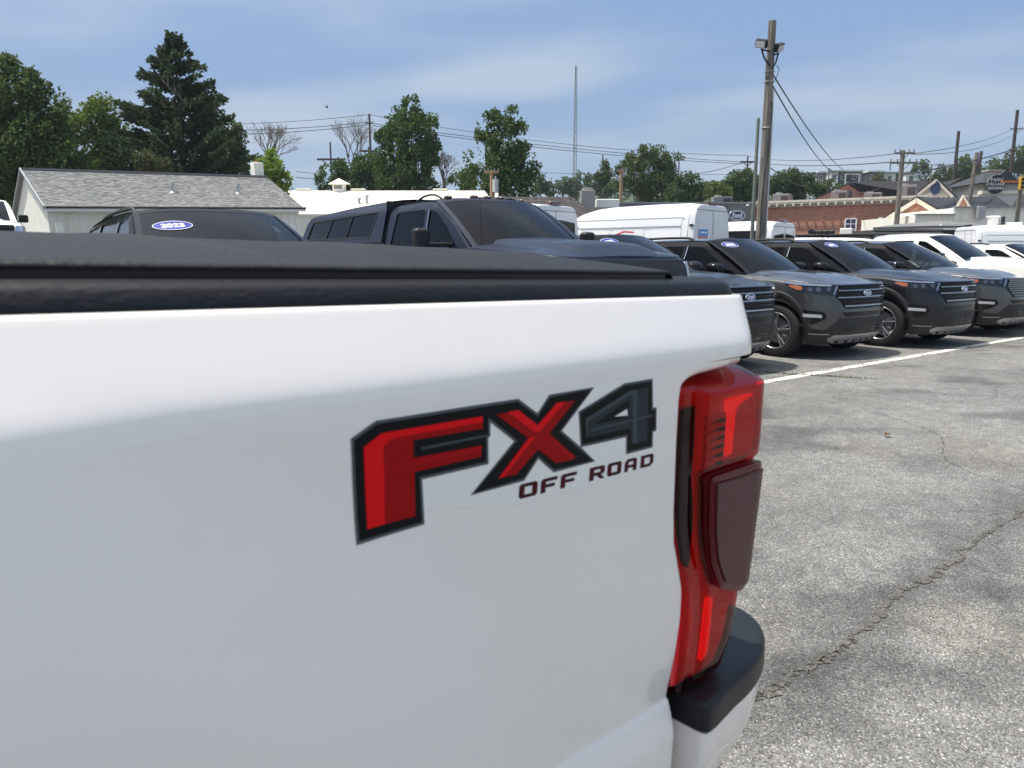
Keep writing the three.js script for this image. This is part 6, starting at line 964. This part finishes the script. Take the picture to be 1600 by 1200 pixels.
// limbs: tapered tubes from the trunk to points in the crown
function limb(a, b, r0, r1, R) { const A = new THREE.Vector3(...a), B = new THREE.Vector3(...b), l = A.distanceTo(B), m1 = A.clone().lerp(B, 0.35).add(new THREE.Vector3((R() - 0.5) * l * 0.2, l * 0.05, (R() - 0.5) * l * 0.2)), m2 = A.clone().lerp(B, 0.7).add(new THREE.Vector3((R() - 0.5) * l * 0.2, l * 0.04, (R() - 0.5) * l * 0.2)); const pts = [A, m1, m2, B], out = []; for (let i = 0; i < 3; i++) out.push(cyl(lerp(r0, r1, i / 3), lerp(r0, r1, (i + 1) / 3), pts[i].toArray(), pts[i + 1].toArray(), 6, true)); return out; }
// crown given as round masses in the photograph [u, v, radius] at one distance
function tree(name, label, Z, masses, color, { seed = 1, leaf: leaf0 = 0.34, density = 1, group, ground = 0.4, trunkR = 0.22, trunkU, spread = 0.75, vary = 0.35, gap = 0.46 } = {}) {
  const leaf = leaf0 * (Z > 110 ? 0.85 : 0.66), R = rngOf(seed * 7919 + 13), S = leafSet(), px = Z / F, base = trunkU ?? masses.reduce((s, m) => s + m[0], 0) / masses.length, B = at(base, 380, Z);
  const t = thing(name, label, 'tree', [B[0], ground, -Z], 0, group), wood = [];
  const balls = [];
  for (const [u, v, r] of masses) { const c = at(u, v, Z), rr = r * px * 1.02, core = [new THREE.Vector3(c[0] - B[0], c[1] - ground, (R() - 0.5) * rr * spread), rr * 0.86]; balls.push(core);
    const k = Math.round(5 + r * 0.22); for (let i = 0; i < k; i++) { const d = rndDir(R); if (d.z < -0.6) d.z *= -1; const c2 = core[0].clone().addScaledVector(d, rr * 0.72); balls.push([c2, rr * (0.26 + 0.24 * R())]); } }
  for (const [c, r] of balls) { const n = Math.round(density * (Z > 110 ? 14 : 17) * (r / leaf) ** 2 + 14), tone = 1 + vary * (R() - 0.5) * 1.2;
    for (let i = 0; i < n; i++) { const d = rndDir(R), rad = r * Math.pow(R(), 0.42) * 1.05, p = c.clone().addScaledVector(d, rad); if (fbm(p.x * 1.1 / leaf * 0.34 + 50, p.y * 1.1 / leaf * 0.34 + p.z * 0.9 / leaf * 0.34 + 50, seed, 2) < gap * 0.9 - 0.05) continue;
      const k = tone * (1 + vary * (R() - 0.5) * 1.6), yel = 1 + 0.25 * (R() - 0.5), dir = rndDir(R).addScaledVector(d, 0.7); dir.y -= 0.35; S.leaf(p, dir, rndDir(R), leaf * (0.7 + 0.8 * R()), leaf * (0.30 + 0.25 * R()), [color[0] * k * yel, color[1] * k, color[2] * k]); } }
  const top = balls.reduce((m, b) => Math.max(m, b[0].y), 0); wood.push(...limb([0, -0.5, 0], [(R() - 0.5) * 0.6, top * 0.62, 0], trunkR, trunkR * 0.5, R));
  for (const [c, r] of balls.filter((b, i) => b[1] > 0.7).slice(0, 12)) wood.push(...limb([c.x * 0.12, Math.max(1.2, c.y * 0.45), 0], [c.x, c.y - r * 0.2, c.z], trunkR * 0.45, 0.03, R));
  part(t, 'crown', S.build(), leafM); part(t, 'trunk', merge(wood), barkM); return t;
}
function bareTree(label, Z, u, vBase, vTop, spreadPx, seed, group) {
  const R = rngOf(seed), px = Z / F, B = at(u, vBase, Z), h = (vBase - vTop) * px, out = [], t = thing('bare_tree', label, 'tree', [B[0], B[1] - 3.5, -Z], 0, group), M3 = (x, y, z) => new THREE.Vector3(x, y, z);
  const grow = (p, d, len, r, lev) => { const q = p.clone().addScaledVector(d, len); out.push(cyl(r, r * 0.68, p.toArray(), q.toArray(), 5, true)); if (lev === 0) return; const n = lev > 2 ? 3 : 2; for (let i = 0; i < n; i++) { const nd = d.clone().add(rndDir(R).multiplyScalar(0.55)); nd.y += 0.10; nd.normalize(); grow(p.clone().lerp(q, 0.6 + 0.4 * R()), nd, len * (0.62 + 0.25 * R()), Math.max(0.009, r * 0.56), lev - 1); } };
  out.push(cyl(0.2, 0.16, [0, -1, 0], [0, 3.6, 0], 7, true));
  for (let i = 0; i < 4; i++) grow(M3(0, 3.4, 0), M3((R() - 0.5) * spreadPx / 45, 1, (R() - 0.5) * 0.6).normalize(), h * 0.36, 0.075, 5);
  part(t, 'branches', merge(out), mat('dead wood', [0.17, 0.145, 0.12], 0.95)); return t;
}
{
  const maple = [0.074, 0.124, 0.028], mid = [0.088, 0.128, 0.033], brightG = [0.13, 0.185, 0.025], lime = [0.19, 0.275, 0.04], hazy = [0.070, 0.108, 0.029], olive = [0.075, 0.092, 0.03];
  tree('broadleaf_tree', 'tall dull green tree at the left edge behind the white garage', 43, [[20, 150, 48], [62, 162, 38], [88, 186, 26], [5, 215, 60], [60, 230, 52], [105, 245, 36], [28, 110, 20], [52, 125, 16], [108, 275, 38], [80, 215, 34], [45, 275, 50], [-50, 180, 75], [-20, 290, 60], [105, 285, 34], [64, 300, 40]], mid, { seed: 3, leaf: 0.30, trunkU: 22, trunkR: 0.3 });
  tree('broadleaf_tree', 'bright green tree between the left edge tree and the tall conifer', 54, [[150, 182, 32], [125, 205, 28], [172, 205, 28], [150, 232, 36], [188, 228, 26], [130, 262, 32], [170, 265, 34]], brightG, { seed: 5, leaf: 0.32 });
  tree('broadleaf_tree', 'dark green tree showing right of the conifer', 60, [[352, 205, 24], [368, 218, 20], [345, 240, 30], [374, 246, 20], [362, 262, 24]], mid, { seed: 7, leaf: 0.32 });
  tree('shrub_tree', 'low round evergreen just above the garage roof ridge', 44, [[240, 257, 22], [222, 264, 14], [258, 263, 15]], olive, { seed: 9, leaf: 0.22 });
  tree('broadleaf_tree', 'light lime green tree beside the garage chimney', 41, [[425, 262, 20], [442, 282, 15], [412, 282, 20], [448, 297, 10], [425, 243, 11], [405, 262, 12], [430, 300, 18]], lime, { seed: 11, leaf: 0.24, trunkR: 0.12 });
  bareTree('leafless grey tree above the lime green tree', 60, 420, 262, 196, 60, 21);
  tree('broadleaf_tree', 'low spreading green trees left of the tall maple', 74, [[520, 268, 20], [545, 262, 22], [572, 266, 24], [600, 272, 26], [506, 284, 14], [555, 284, 28], [592, 250, 12], [590, 288, 24], [528, 288, 22]], maple, { seed: 13, leaf: 0.36 });
  bareTree('leafless grey tree left of the tall pole with crossbar', 76, 552, 268, 190, 55, 33);
  tree('maple_tree', 'tall dark maple right of the pole with crossbar', 66, [[645, 166, 15], [640, 186, 24], [620, 200, 18], [662, 198, 22], [598, 213, 13], [635, 225, 34], [672, 224, 17], [605, 240, 20], [640, 258, 38], [674, 258, 16], [600, 268, 18], [650, 285, 34], [608, 288, 22]], maple, { seed: 17, leaf: 0.36, gap: 0.5, trunkR: 0.3 });
  bareTree('thin leafless tree between the two tall green trees', 68, 694, 285, 240, 40, 41);
  tree('small_tree', 'small pale green tree between the two tall green trees', 70, [[712, 282, 13], [704, 292, 12], [720, 294, 12]], [0.09, 0.125, 0.035], { seed: 19, leaf: 0.28, trunkR: 0.1, gap: 0.52 });
  tree('broadleaf_tree', 'tall ragged tree behind the pole with transformer', 60, [[768, 184, 15], [802, 181, 14], [785, 203, 25], [754, 206, 12], [812, 198, 14], [780, 233, 34], [748, 252, 22], [814, 243, 22], [826, 262, 17], [780, 272, 42], [738, 278, 22], [822, 284, 24], [752, 288, 26], [735, 296, 16]], maple, { seed: 23, leaf: 0.34, gap: 0.5, trunkR: 0.3 });
  tree('far_tree', 'hazy far tree at the foot of the ragged tall tree', 140, [[850, 285, 12], [842, 294, 12], [860, 296, 10]], hazy, { seed: 29, leaf: 0.5 });
  tree('far_tree', 'hazy far trees around the foot of the lattice mast', 165, [[880, 291, 14], [905, 284, 15], [925, 288, 17], [892, 299, 16], [940, 298, 14]], hazy, { seed: 31, leaf: 0.5 });
  tree('small_tree', 'thin topped tree right of the lattice mast', 98, [[944, 260, 9], [950, 272, 11], [938, 280, 11], [952, 290, 14]], mid, { seed: 37, leaf: 0.34, gap: 0.53 });
  tree('broadleaf_tree', 'broad uneven tree right of the tan wooden pole', 88, [[1010, 237, 13], [1028, 248, 19], [990, 253, 16], [1046, 250, 15], [1000, 274, 27], [1040, 274, 22], [972, 260, 10], [1020, 294, 28], [975, 290, 18], [1062, 245, 7]], mid, { seed: 41, leaf: 0.36, gap: 0.5 });
  tree('broadleaf_tree', 'rounded dark green tree above the white van roof', 82, [[1080, 288, 17], [1066, 280, 12], [1094, 299, 13], [1060, 300, 18], [1085, 306, 16]], [0.058, 0.112, 0.026], { seed: 43, leaf: 0.34 });
  tree('broadleaf_tree', 'yellowish green tree above the grey showroom unit', 80, [[1116, 296, 14], [1130, 302, 13], [1112, 308, 12]], [0.115, 0.155, 0.028], { seed: 47, leaf: 0.32 });
  tree('broadleaf_tree', 'green tree mass left of the wooden light pole', 88, [[1145, 284, 16], [1165, 280, 16], [1176, 298, 18], [1142, 304, 16], [1192, 288, 18], [1160, 302, 16]], [0.06, 0.105, 0.026], { seed: 53, leaf: 0.36 });
  tree('broadleaf_tree', 'green tree mass right of the wooden light pole', 90, [[1214, 286, 18], [1240, 280, 17], [1264, 285, 15], [1250, 300, 22], [1224, 302, 18], [1284, 302, 10], [1276, 292, 10]], [0.06, 0.105, 0.026], { seed: 59, leaf: 0.36 });
  tree('shrub_tree', 'small tan green tree in front of the charcoal townhouse', 190, [[1375, 278, 9], [1368, 282, 7], [1383, 282, 7]], [0.095, 0.095, 0.03], { seed: 61, leaf: 0.5, ground: 15 });
  tree('far_tree', 'pale round tree right of the crossarm pole', 185, [[1440, 258, 9], [1432, 262, 7], [1447, 265, 7], [1436, 270, 7]], [0.078, 0.112, 0.03], { seed: 67, leaf: 0.5, ground: 15 });
  tree('broadleaf_tree', 'low green trees on the slope left of the leaning pole', 150, [[1470, 274, 13], [1488, 278, 12], [1460, 284, 10], [1480, 288, 12], [1500, 286, 10]], olive, { seed: 71, leaf: 0.5, ground: 8 });
  tree('broadleaf_tree', 'green tree on the slope behind the thin dark pole', 150, [[1508, 256, 14], [1505, 268, 15], [1525, 272, 14], [1518, 284, 13], [1492, 268, 9]], mid, { seed: 73, leaf: 0.5, ground: 8 });
  tree('broadleaf_tree', 'broad green tree on the slope at the right edge', 140, [[1556, 258, 14], [1584, 250, 17], [1604, 240, 18], [1570, 268, 13], [1598, 266, 17], [1548, 268, 9], [1620, 262, 22]], mid, { seed: 79, leaf: 0.48, ground: 8 });
  tree('broadleaf_tree', 'green tree closing the gap behind the townhouses left end', 120, [[1290, 292, 12], [1310, 296, 9], [1275, 298, 10]], mid, { seed: 83, leaf: 0.42, ground: 4 });
}
{ // the tall conifer
  const Z = 49, px = Z / F, R = rngOf(99), S = leafSet(), B = [-20.9, 0, -Z], topY = at(278, 50, Z)[1], t = thing('conifer_tree', 'tall dark conifer with pointed ragged top behind the garage', 'tree', [B[0], 0.5, -Z]), wood = [cyl(0.32, 0.04, [0, -0.5, 0], [-0.15, topY - 1.0, 0], 8, true)];
  const prof = [[50, 2], [62, 10], [80, 20], [100, 36], [120, 50], [145, 58], [165, 68], [190, 78], [210, 94], [240, 104], [275, 106], [310, 98]];
  for (let i = 0; i < 330; i++) { const f = Math.pow(R(), 0.75), v = lerp(52, 312, f), w = table(prof, v) * px * (0.45 + 0.75 * R() ** 0.8), y = at(284, v, Z)[1] - 0.5, a = R() * 6.2832, n = Math.round(26 + w * 34), dirn = new THREE.Vector3(Math.cos(a), 0, Math.sin(a));
    const lift = 0.25 * w * (0.5 + R()), x0 = lerp(-0.15, 0, f); if (i % 4 === 0) wood.push(cyl(0.04, 0.012, [x0, y - lift, 0], [x0 + dirn.x * w * 0.9, y, dirn.z * w * 0.9], 4, true));
    const tone = 0.75 + 0.5 * R();
    for (let k = 0; k < n; k++) { const s = Math.pow(R(), 0.55), p = new THREE.Vector3(x0 + dirn.x * w * s + (R() - 0.5) * 0.5 * (1.15 - s), y - lift * (1 - s) + (R() - 0.5) * 0.30, dirn.z * w * s + (R() - 0.5) * 0.5 * (1.15 - s)); const d = dirn.clone().multiplyScalar(0.9).add(rndDir(R).multiplyScalar(0.75)); d.y += 0.25; const c = tone * (0.7 + 0.6 * R()); S.leaf(p, d, rndDir(R), 0.17 + 0.17 * R(), 0.05 + 0.05 * R(), [0.052 * c, 0.078 * c, 0.032 * c]); } }
  part(t, 'crown', S.build(), leafM); part(t, 'trunk', merge(wood), barkM);
  const dead = []; for (let i = 0; i < 9; i++) { const a = at(255 + i * 5, 128 + i * 5, Z - 2.4), b = at(246 + i * 5 - 8 + R() * 20, 112 + i * 6, Z - 2.8); dead.push(cyl(0.03, 0.008, [a[0] - B[0], a[1] - 0.5, 2.2], [b[0] - B[0], b[1] - 0.5, 2.8], 4, true)); } part(t, 'dead_branch', merge(dead), mat('dead branch', [0.24, 0.21, 0.18], 0.9));
}
// ================================================================ poles, wires, mast
const woodTex = dataTex(256, (u, v) => { const g = fbm(u * 26, v * 3, 3, 4, 0), k = 0.30 + 0.32 * g - 0.14 * (fbm(u * 60, v * 2, 8, 2) > 0.66 ? 1 : 0); return [k * 1.05, k, k * 0.93].map((q) => clamp(q)); }, true);
const poleWood = mat('weathered pole wood', [1.0, 1.0, 1.0], 0.95, { map: woodTex, bumpMap: woodTex, bumpScale: 0.012 }), tanWood = mat('tan pole wood', [0.30, 0.20, 0.12], 0.95), darkWood = mat('dark pole wood', [0.055, 0.042, 0.036], 0.9), greenWood = mat('green grey pole', [0.16, 0.18, 0.155], 0.9), steelM = mat('rusty steel', [0.075, 0.055, 0.055], 0.7);
function poleUV(g) { const p = g.attributes.position, u = g.attributes.uv; for (let i = 0; i < u.count; i++) u.setXY(i, u.getX(i) * 1.0, p.getY(i) * 0.5); return g; }
function pole(name, label, u, v0, v1, Z, r, m, arms = [], cat = 'utility pole') { // top pixel v0, seen down to v1; stands on the ground
  const T = at(u, v0, Z), t = thing(name, label, cat, [T[0], 0, -Z]); part(t, 'shaft', poleUV(cyl(r * 1.2, r * 0.85, [0, -0.3, 0], [0, T[1], 0], 12)), m);
  for (const [va, half, th = 0.09] of arms) { const y = at(u, va, Z)[1]; part(t, 'crossarm', box(half * 2, th * 1.3, th, 0, y, r + th / 2, 0, 0.01), m); const ins = []; for (const k of [-0.92, -0.45, 0.45, 0.92]) ins.push(cyl(0.035, 0.045, [k * half, y + th * 0.6, r + th / 2], [k * half, y + th * 0.6 + 0.16, r + th / 2], 8)); part(t, 'insulator', merge(ins), mat('insulator', [0.20, 0.20, 0.20], 0.3)); part(t, 'brace', merge([-1, 1].map((s) => cyl(0.02, 0.02, [s * half * 0.5, y, r + 0.03], [0, y - half * 0.5, r + 0.03], 5))), m); }
  return { t, T };
}
{ // wooden light pole in the lot
  const Z = 20, { t, T } = pole('light_pole', 'near weathered wooden pole carrying two floodlights above the parked row', 1207, 33, 375, Z, 0.115, poleWood, [], 'light pole');
  for (const [u, v, s] of [[1190, 68, -1], [1217, 74, 1]]) {
    const p = at(u, v, Z - 0.1), x = p[0] - T[0], y = p[1];
    const hd = part(t, 'floodlight', (() => { const g = new RoundedBoxGeometry(0.30, 0.20, 0.12, 2, 0.02); g.rotateX(0.5); g.rotateZ(s * 0.28); g.rotateY(s * 0.7); g.translate(x, y, 0.1); return g; })(), M.blackGloss);
    part(hd, 'lamp_glass', (() => { const g = new THREE.BoxGeometry(0.24, 0.15, 0.01); g.translate(0, 0, 0.069); g.rotateX(0.5); g.rotateZ(s * 0.28); g.rotateY(s * 0.7); g.translate(x, y, 0.1); return g; })(), mat('lamp glass', [0.45, 0.46, 0.46], 0.15));
    part(t, 'lamp_bracket', merge([tube([[0.0, y - 0.55, 0.08], [x * 0.6, y - 0.38, 0.10], [x, y - 0.12, 0.1]], 0.022, 12, 6), cyl(0.022, 0.022, [0, y - 0.18, 0.08], [x, y - 0.15, 0.1], 6)]), M.blackTrim);
  }
  part(t, 'conduit', tube([[0.13, 0.2, 0.05], [0.125, 3, 0.05], [0.12, atY(1200, 200, Z), 0.05], [0.105, atY(1203, 140, Z), 0.05]], 0.024, 20, 6), mat('white conduit', [0.6, 0.6, 0.58], 0.5));
  part(t, 'cable', tube([[-0.02, 0.2, 0.13], [-0.05, 3.2, 0.135], [0.04, 4.1, 0.13], [0.06, 5.4, 0.12], [0.02, T[1] - 2, 0.11]], 0.013, 40, 5), M.wire); part(t, 'service_drop', tube([[0.10, atY(1207, 130, Z), 0.08], [0.17, atY(1207, 118, Z), 0.1], [0.20, atY(1207, 108, Z), 0.1], [0.12, atY(1207, 104, Z), 0.09]], 0.009, 16, 5), M.wire);
  part(t, 'clamp', merge([200, 128, 112].map((v) => { const g = new THREE.TorusGeometry(0.118, 0.012, 6, 20); g.rotateX(Math.PI / 2); g.translate(0, atY(1204, v, Z), 0); return g; })), galv);
  pole('slim_pole', 'short slim greenish pole standing close behind the light pole', 1185, 185, 375, 21.5, 0.052, greenWood, [], 'pole');
}
{
  const a = pole('utility_pole', 'grey utility pole with two crossarms above the canopy shed', 1411, 235, 350, 47, 0.15, poleWood, [[240, 0.62], [255, 0.85]]);
  part(a.t, 'hanging_strap', merge([cyl(0.03, 0.03, [-0.85, atY(1391, 257, 47), 0.3], [-0.85, atY(1391, 262, 47) - 0.2, 0.3], 6)]), darkWood);
  const tf = pole('utility_pole', 'wooden pole with grey transformer can behind the dark blue pickup', 768, 266, 320, 50, 0.12, tanWood, [[269, 0.48]]); const ty = atY(774, 290, 50);
  part(tf.t, 'transformer', merge([cyl(0.20, 0.20, [0.26, ty - 0.42, 0.15], [0.26, ty + 0.38, 0.15], 16), cyl(0.06, 0.05, [0.26, ty + 0.38, 0.15], [0.26, ty + 0.58, 0.15], 8)]), mat('transformer grey', [0.42, 0.43, 0.43], 0.5));
  const tn = pole('utility_pole', 'tan wooden pole with street lamp between mast and broad tree', 971, 265, 325, 62, 0.15, tanWood, [[268, 0.35]]); part(tn.t, 'street_lamp', merge([cyl(0.03, 0.03, [0, atY(971, 282, 62), 0.1], [-0.5, atY(971, 279, 62), 0.3], 6), box(0.4, 0.12, 0.22, -0.65, atY(971, 279, 62), 0.3, 0, 0.04)]), galv);
  pole('rail_pole', 'tall dark pole with small crossbar left of the maple', 577, 178, 300, 92, 0.15, steelM, [[193, 0.5]], 'pole');
  const gt = (label, u, v, half, Z, mast) => { const p = at(u, v, Z), t = thing('rail_gantry', label, 'gantry', [p[0], 0, -Z]); part(t, 'beam', box(half * 2, 0.22, 0.22, 0, p[1], 0), steelM); part(t, 'mast', cyl(0.14, 0.10, [0, 0, 0], [0, at(u, mast, Z)[1], 0], 8), steelM); part(t, 'bracing', merge([-1, 1].map((s) => cyl(0.06, 0.06, [s * half * 0.7, p[1], 0], [0, p[1] - half * 0.6, 0], 5))), steelM); };
  gt('dark rail gantry beam above the low trees left of the maple', 517, 249, 1.7, 95, 222); gt('dark rail gantry beam half hidden in the maple', 576, 236, 1.0, 93, 230); gt('dark rail gantry left of the light pole with two beams', 1168, 253, 0.95, 104, 243); gt('lower dark rail gantry just above the trees left of the light pole', 1165, 272, 1.0, 103.5, 266);
  pole('slim_pole', 'thin dark pole above the small tree right of the mast', 942, 242, 300, 110, 0.10, darkWood, [], 'pole');
  pole('slim_pole', 'thin dark post beside the right flank of the broad tree', 1061, 253, 300, 92, 0.09, darkWood, [], 'pole');
  pole('utility_pole', 'dark bare pole leaning above the hill trees', 1498, 205, 285, 120, 0.26, darkWood, []);
  pole('utility_pole', 'tall dark pole with one crossarm near the right edge', 1590, 172, 260, 100, 0.22, darkWood, [[202, 0.85]]);
  const lp = pole('utility_pole', 'grey pole with brown upper half left of the shops tower', 1531, 238, 330, 62, 0.16, poleWood, []); lp.t.rotation.z = -0.055; lp.t.position.x -= 0.75; part(lp.t, 'upper_shaft', cyl(0.14, 0.12, [0.25, atY(1531, 268, 62), 0.1], [0.28, atY(1531, 236, 62), 0.1], 10), steelM);
  const sg = pole('signal_pole', 'grey pole at the right edge carrying a yellow traffic signal', 1597, 272, 350, 44, 0.13, poleWood, [], 'pole'); const sy = atY(1594, 287, 44);
  const sig = part(sg.t, 'traffic_signal', box(0.26, 0.72, 0.2, -0.10, sy, 0.2, 0, 0.03), mat('signal yellow', [0.62, 0.36, 0.03], 0.5)); part(sig, 'signal_lens', merge([0.22, 0, -0.22].map((d) => cyl(0.085, 0.085, [-0.10, sy + d, 0.3], [-0.10, sy + d, 0.34], 14))), M.blackGloss); part(sg.t, 'signal_arm', box(1.2, 0.12, 0.1, -0.6, sy + 0.1, 0.1), mat('orange arm', [0.5, 0.14, 0.03], 0.6));
  pole('slim_pole', 'short thin post among the hill trees right of the crossarm pole', 1456, 258, 300, 120, 0.12, poleWood, [], 'pole');
  pole('slim_pole', 'small pole with tiny crossbar against the brown townhouse', 1296, 263, 300, 150, 0.16, poleWood, [[266, 0.4]], 'pole');
}
{ // lattice radio mast
  const Z = 280, T = at(900, 103, Z), t = thing('radio_mast', 'slender grey lattice radio mast rising above the far trees', 'radio mast', [T[0], 0, -Z]), H = T[1], bars = [], w = (y) => lerp(1.15, 0.35, y / H), c = [0, 2.094, 4.189], P = (k, y) => [Math.cos(c[k % 3] + 0.4) * w(y), y, Math.sin(c[k % 3] + 0.4) * w(y)];
  const n = 26; for (let i = 0; i < n; i++) { const y0 = H * i / n, y1 = H * (i + 1) / n; for (let k = 0; k < 3; k++) { bars.push(cyl(0.10, 0.10, P(k, y0), P(k, y1), 5, true), cyl(0.055, 0.055, P(k, y0), P(k + 1, y1), 4, true), cyl(0.055, 0.055, P(k, y1), P(k + 1, y1), 4, true)); } }
  part(t, 'lattice', merge(bars), mat('mast steel', [0.26, 0.27, 0.28], 0.6)).userData.kind = 'stuff';
  part(t, 'whip_antenna', cyl(0.10, 0.05, [0, H, 0], [0, at(900, 77, Z)[1], 0], 6), frameM);
  for (const [v0, v1] of [[118, 150], [205, 232]]) part(t, 'side_antenna', merge([cyl(0.07, 0.07, [1.9, at(900, v1, Z)[1], 0], [1.9, at(900, v0, Z)[1], 0], 6), cyl(0.06, 0.06, [0.4, at(900, v1, Z)[1], 0], [1.9, at(900, v1, Z)[1], 0], 5)]), frameM);
}
{ // wires
  const wire = (label, a, b, sag, r) => { const A = new THREE.Vector3(...at(...a)), B = new THREE.Vector3(...at(...b)), pts = []; for (let i = 0; i <= 24; i++) { const s = i / 24, p = A.clone().lerp(B, s); p.y -= sag * 4 * s * (1 - s); pts.push(p.toArray()); } solo('wire', tube(pts, r, 48, 4), M.wire, label, 'wire'); };
  wire('upper black cable running down from the light pole to the right', [1205, 112, 20], [1342, 275, 62], 0.7, 0.022); wire('lower black cable running down from the light pole to the right', [1204, 128, 20], [1320, 275, 62], 0.7, 0.022);
  wire('short black cable from the light pole toward the hill trees', [1196, 256, 21], [1262, 288, 70], 0.3, 0.022);
  wire('top wire left of the tall rail pole', [330, 194, 92], [577, 179, 92], 0.25, 0.03); wire('middle wire left of the tall rail pole', [330, 204, 92], [573, 191, 92], 0.25, 0.035); wire('lowest wire left of the tall rail pole', [330, 210, 92], [572, 195, 92], 0.3, 0.035);
  wire('top wire from the rail pole to the far gantry', [577, 179, 92], [1166, 243, 104], 1.0, 0.028); wire('second wire from the rail pole to the far gantry', [582, 193, 92], [1160, 253, 104], 0.5, 0.034); wire('third wire from the rail pole to the far gantry', [582, 196, 92], [1160, 256, 104], 0.6, 0.034);
  wire('thin wire across the trees at mid height', [690, 262, 95], [1156, 272, 103], 0.4, 0.025);
  wire('wire from the dark post up to the far gantry', [1062, 274, 92], [1159, 254, 104], 0.3, 0.035); wire('level wire behind the light pole to the crossarm pole', [1178, 253, 104], [1398, 253, 47], 0.35, 0.03); wire('upper wire behind the light pole to the crossarm pole', [1170, 244, 104], [1400, 240, 47], 0.5, 0.022);
  wire('upper wire from the crossarm pole to the tall dark pole', [1426, 240, 47], [1582, 202, 100], 0.4, 0.022); wire('second wire from the crossarm pole to the tall dark pole', [1426, 241, 47], [1598, 202, 100], 0.8, 0.022); wire('thick cable from the crossarm pole past the bare pole', [1413, 272, 47], [1640, 210, 90], 0.5, 0.05); wire('sagging cable below the crossarm pole', [1404, 276, 47], [1330, 300, 64], 0.4, 0.03); wire('thin wire over the shops roofs', [1432, 257, 47], [1640, 232, 80], 0.5, 0.02);
  wire('upper low wire above the long white roof', [462, 268, 80], [610, 272, 80], 0.2, 0.025); wire('lower low wire above the long white roof', [462, 277, 80], [560, 279, 80], 0.15, 0.03); wire('service wire from the transformer pole to the dark roof', [770, 300, 50], [860, 312, 48], 0.25, 0.022);
}
{ // a bird far up in the sky
  const p = at(511, 168, 60), g = merge([(() => { const s = new THREE.SphereGeometry(0.045, 10, 8); s.scale(2.6, 0.9, 0.9); return s; })(), sheet(6, 4, (u, v) => { const y = u * 0.30, x = lerp(0.05, -0.06, v) * (1 - u * 0.7) - u * 0.05; return [x, y * 0.72, -0.03 - y * 0.7]; }), sheet(6, 4, (u, v) => { const y = u * 0.30, x = lerp(0.05, -0.06, v) * (1 - u * 0.7) - u * 0.05; return [x, y * 0.5, 0.03 + y * 0.8]; }), sheet(2, 2, (u, v) => [-0.10 - 0.10 * u, 0.0, (v - 0.5) * (0.03 + 0.07 * u)])]);
  const b = solo('bird', g, mat('bird feathers', [0.05, 0.05, 0.055], 0.8), 'small dark bird flying high in the open sky', 'bird'); b.position.set(...p); b.rotation.y = 0.5;
}
scene.traverse((o) => { if (o.isMesh) { o.castShadow = true; o.receiveShadow = true; } });
renderer.render(scene, camera);
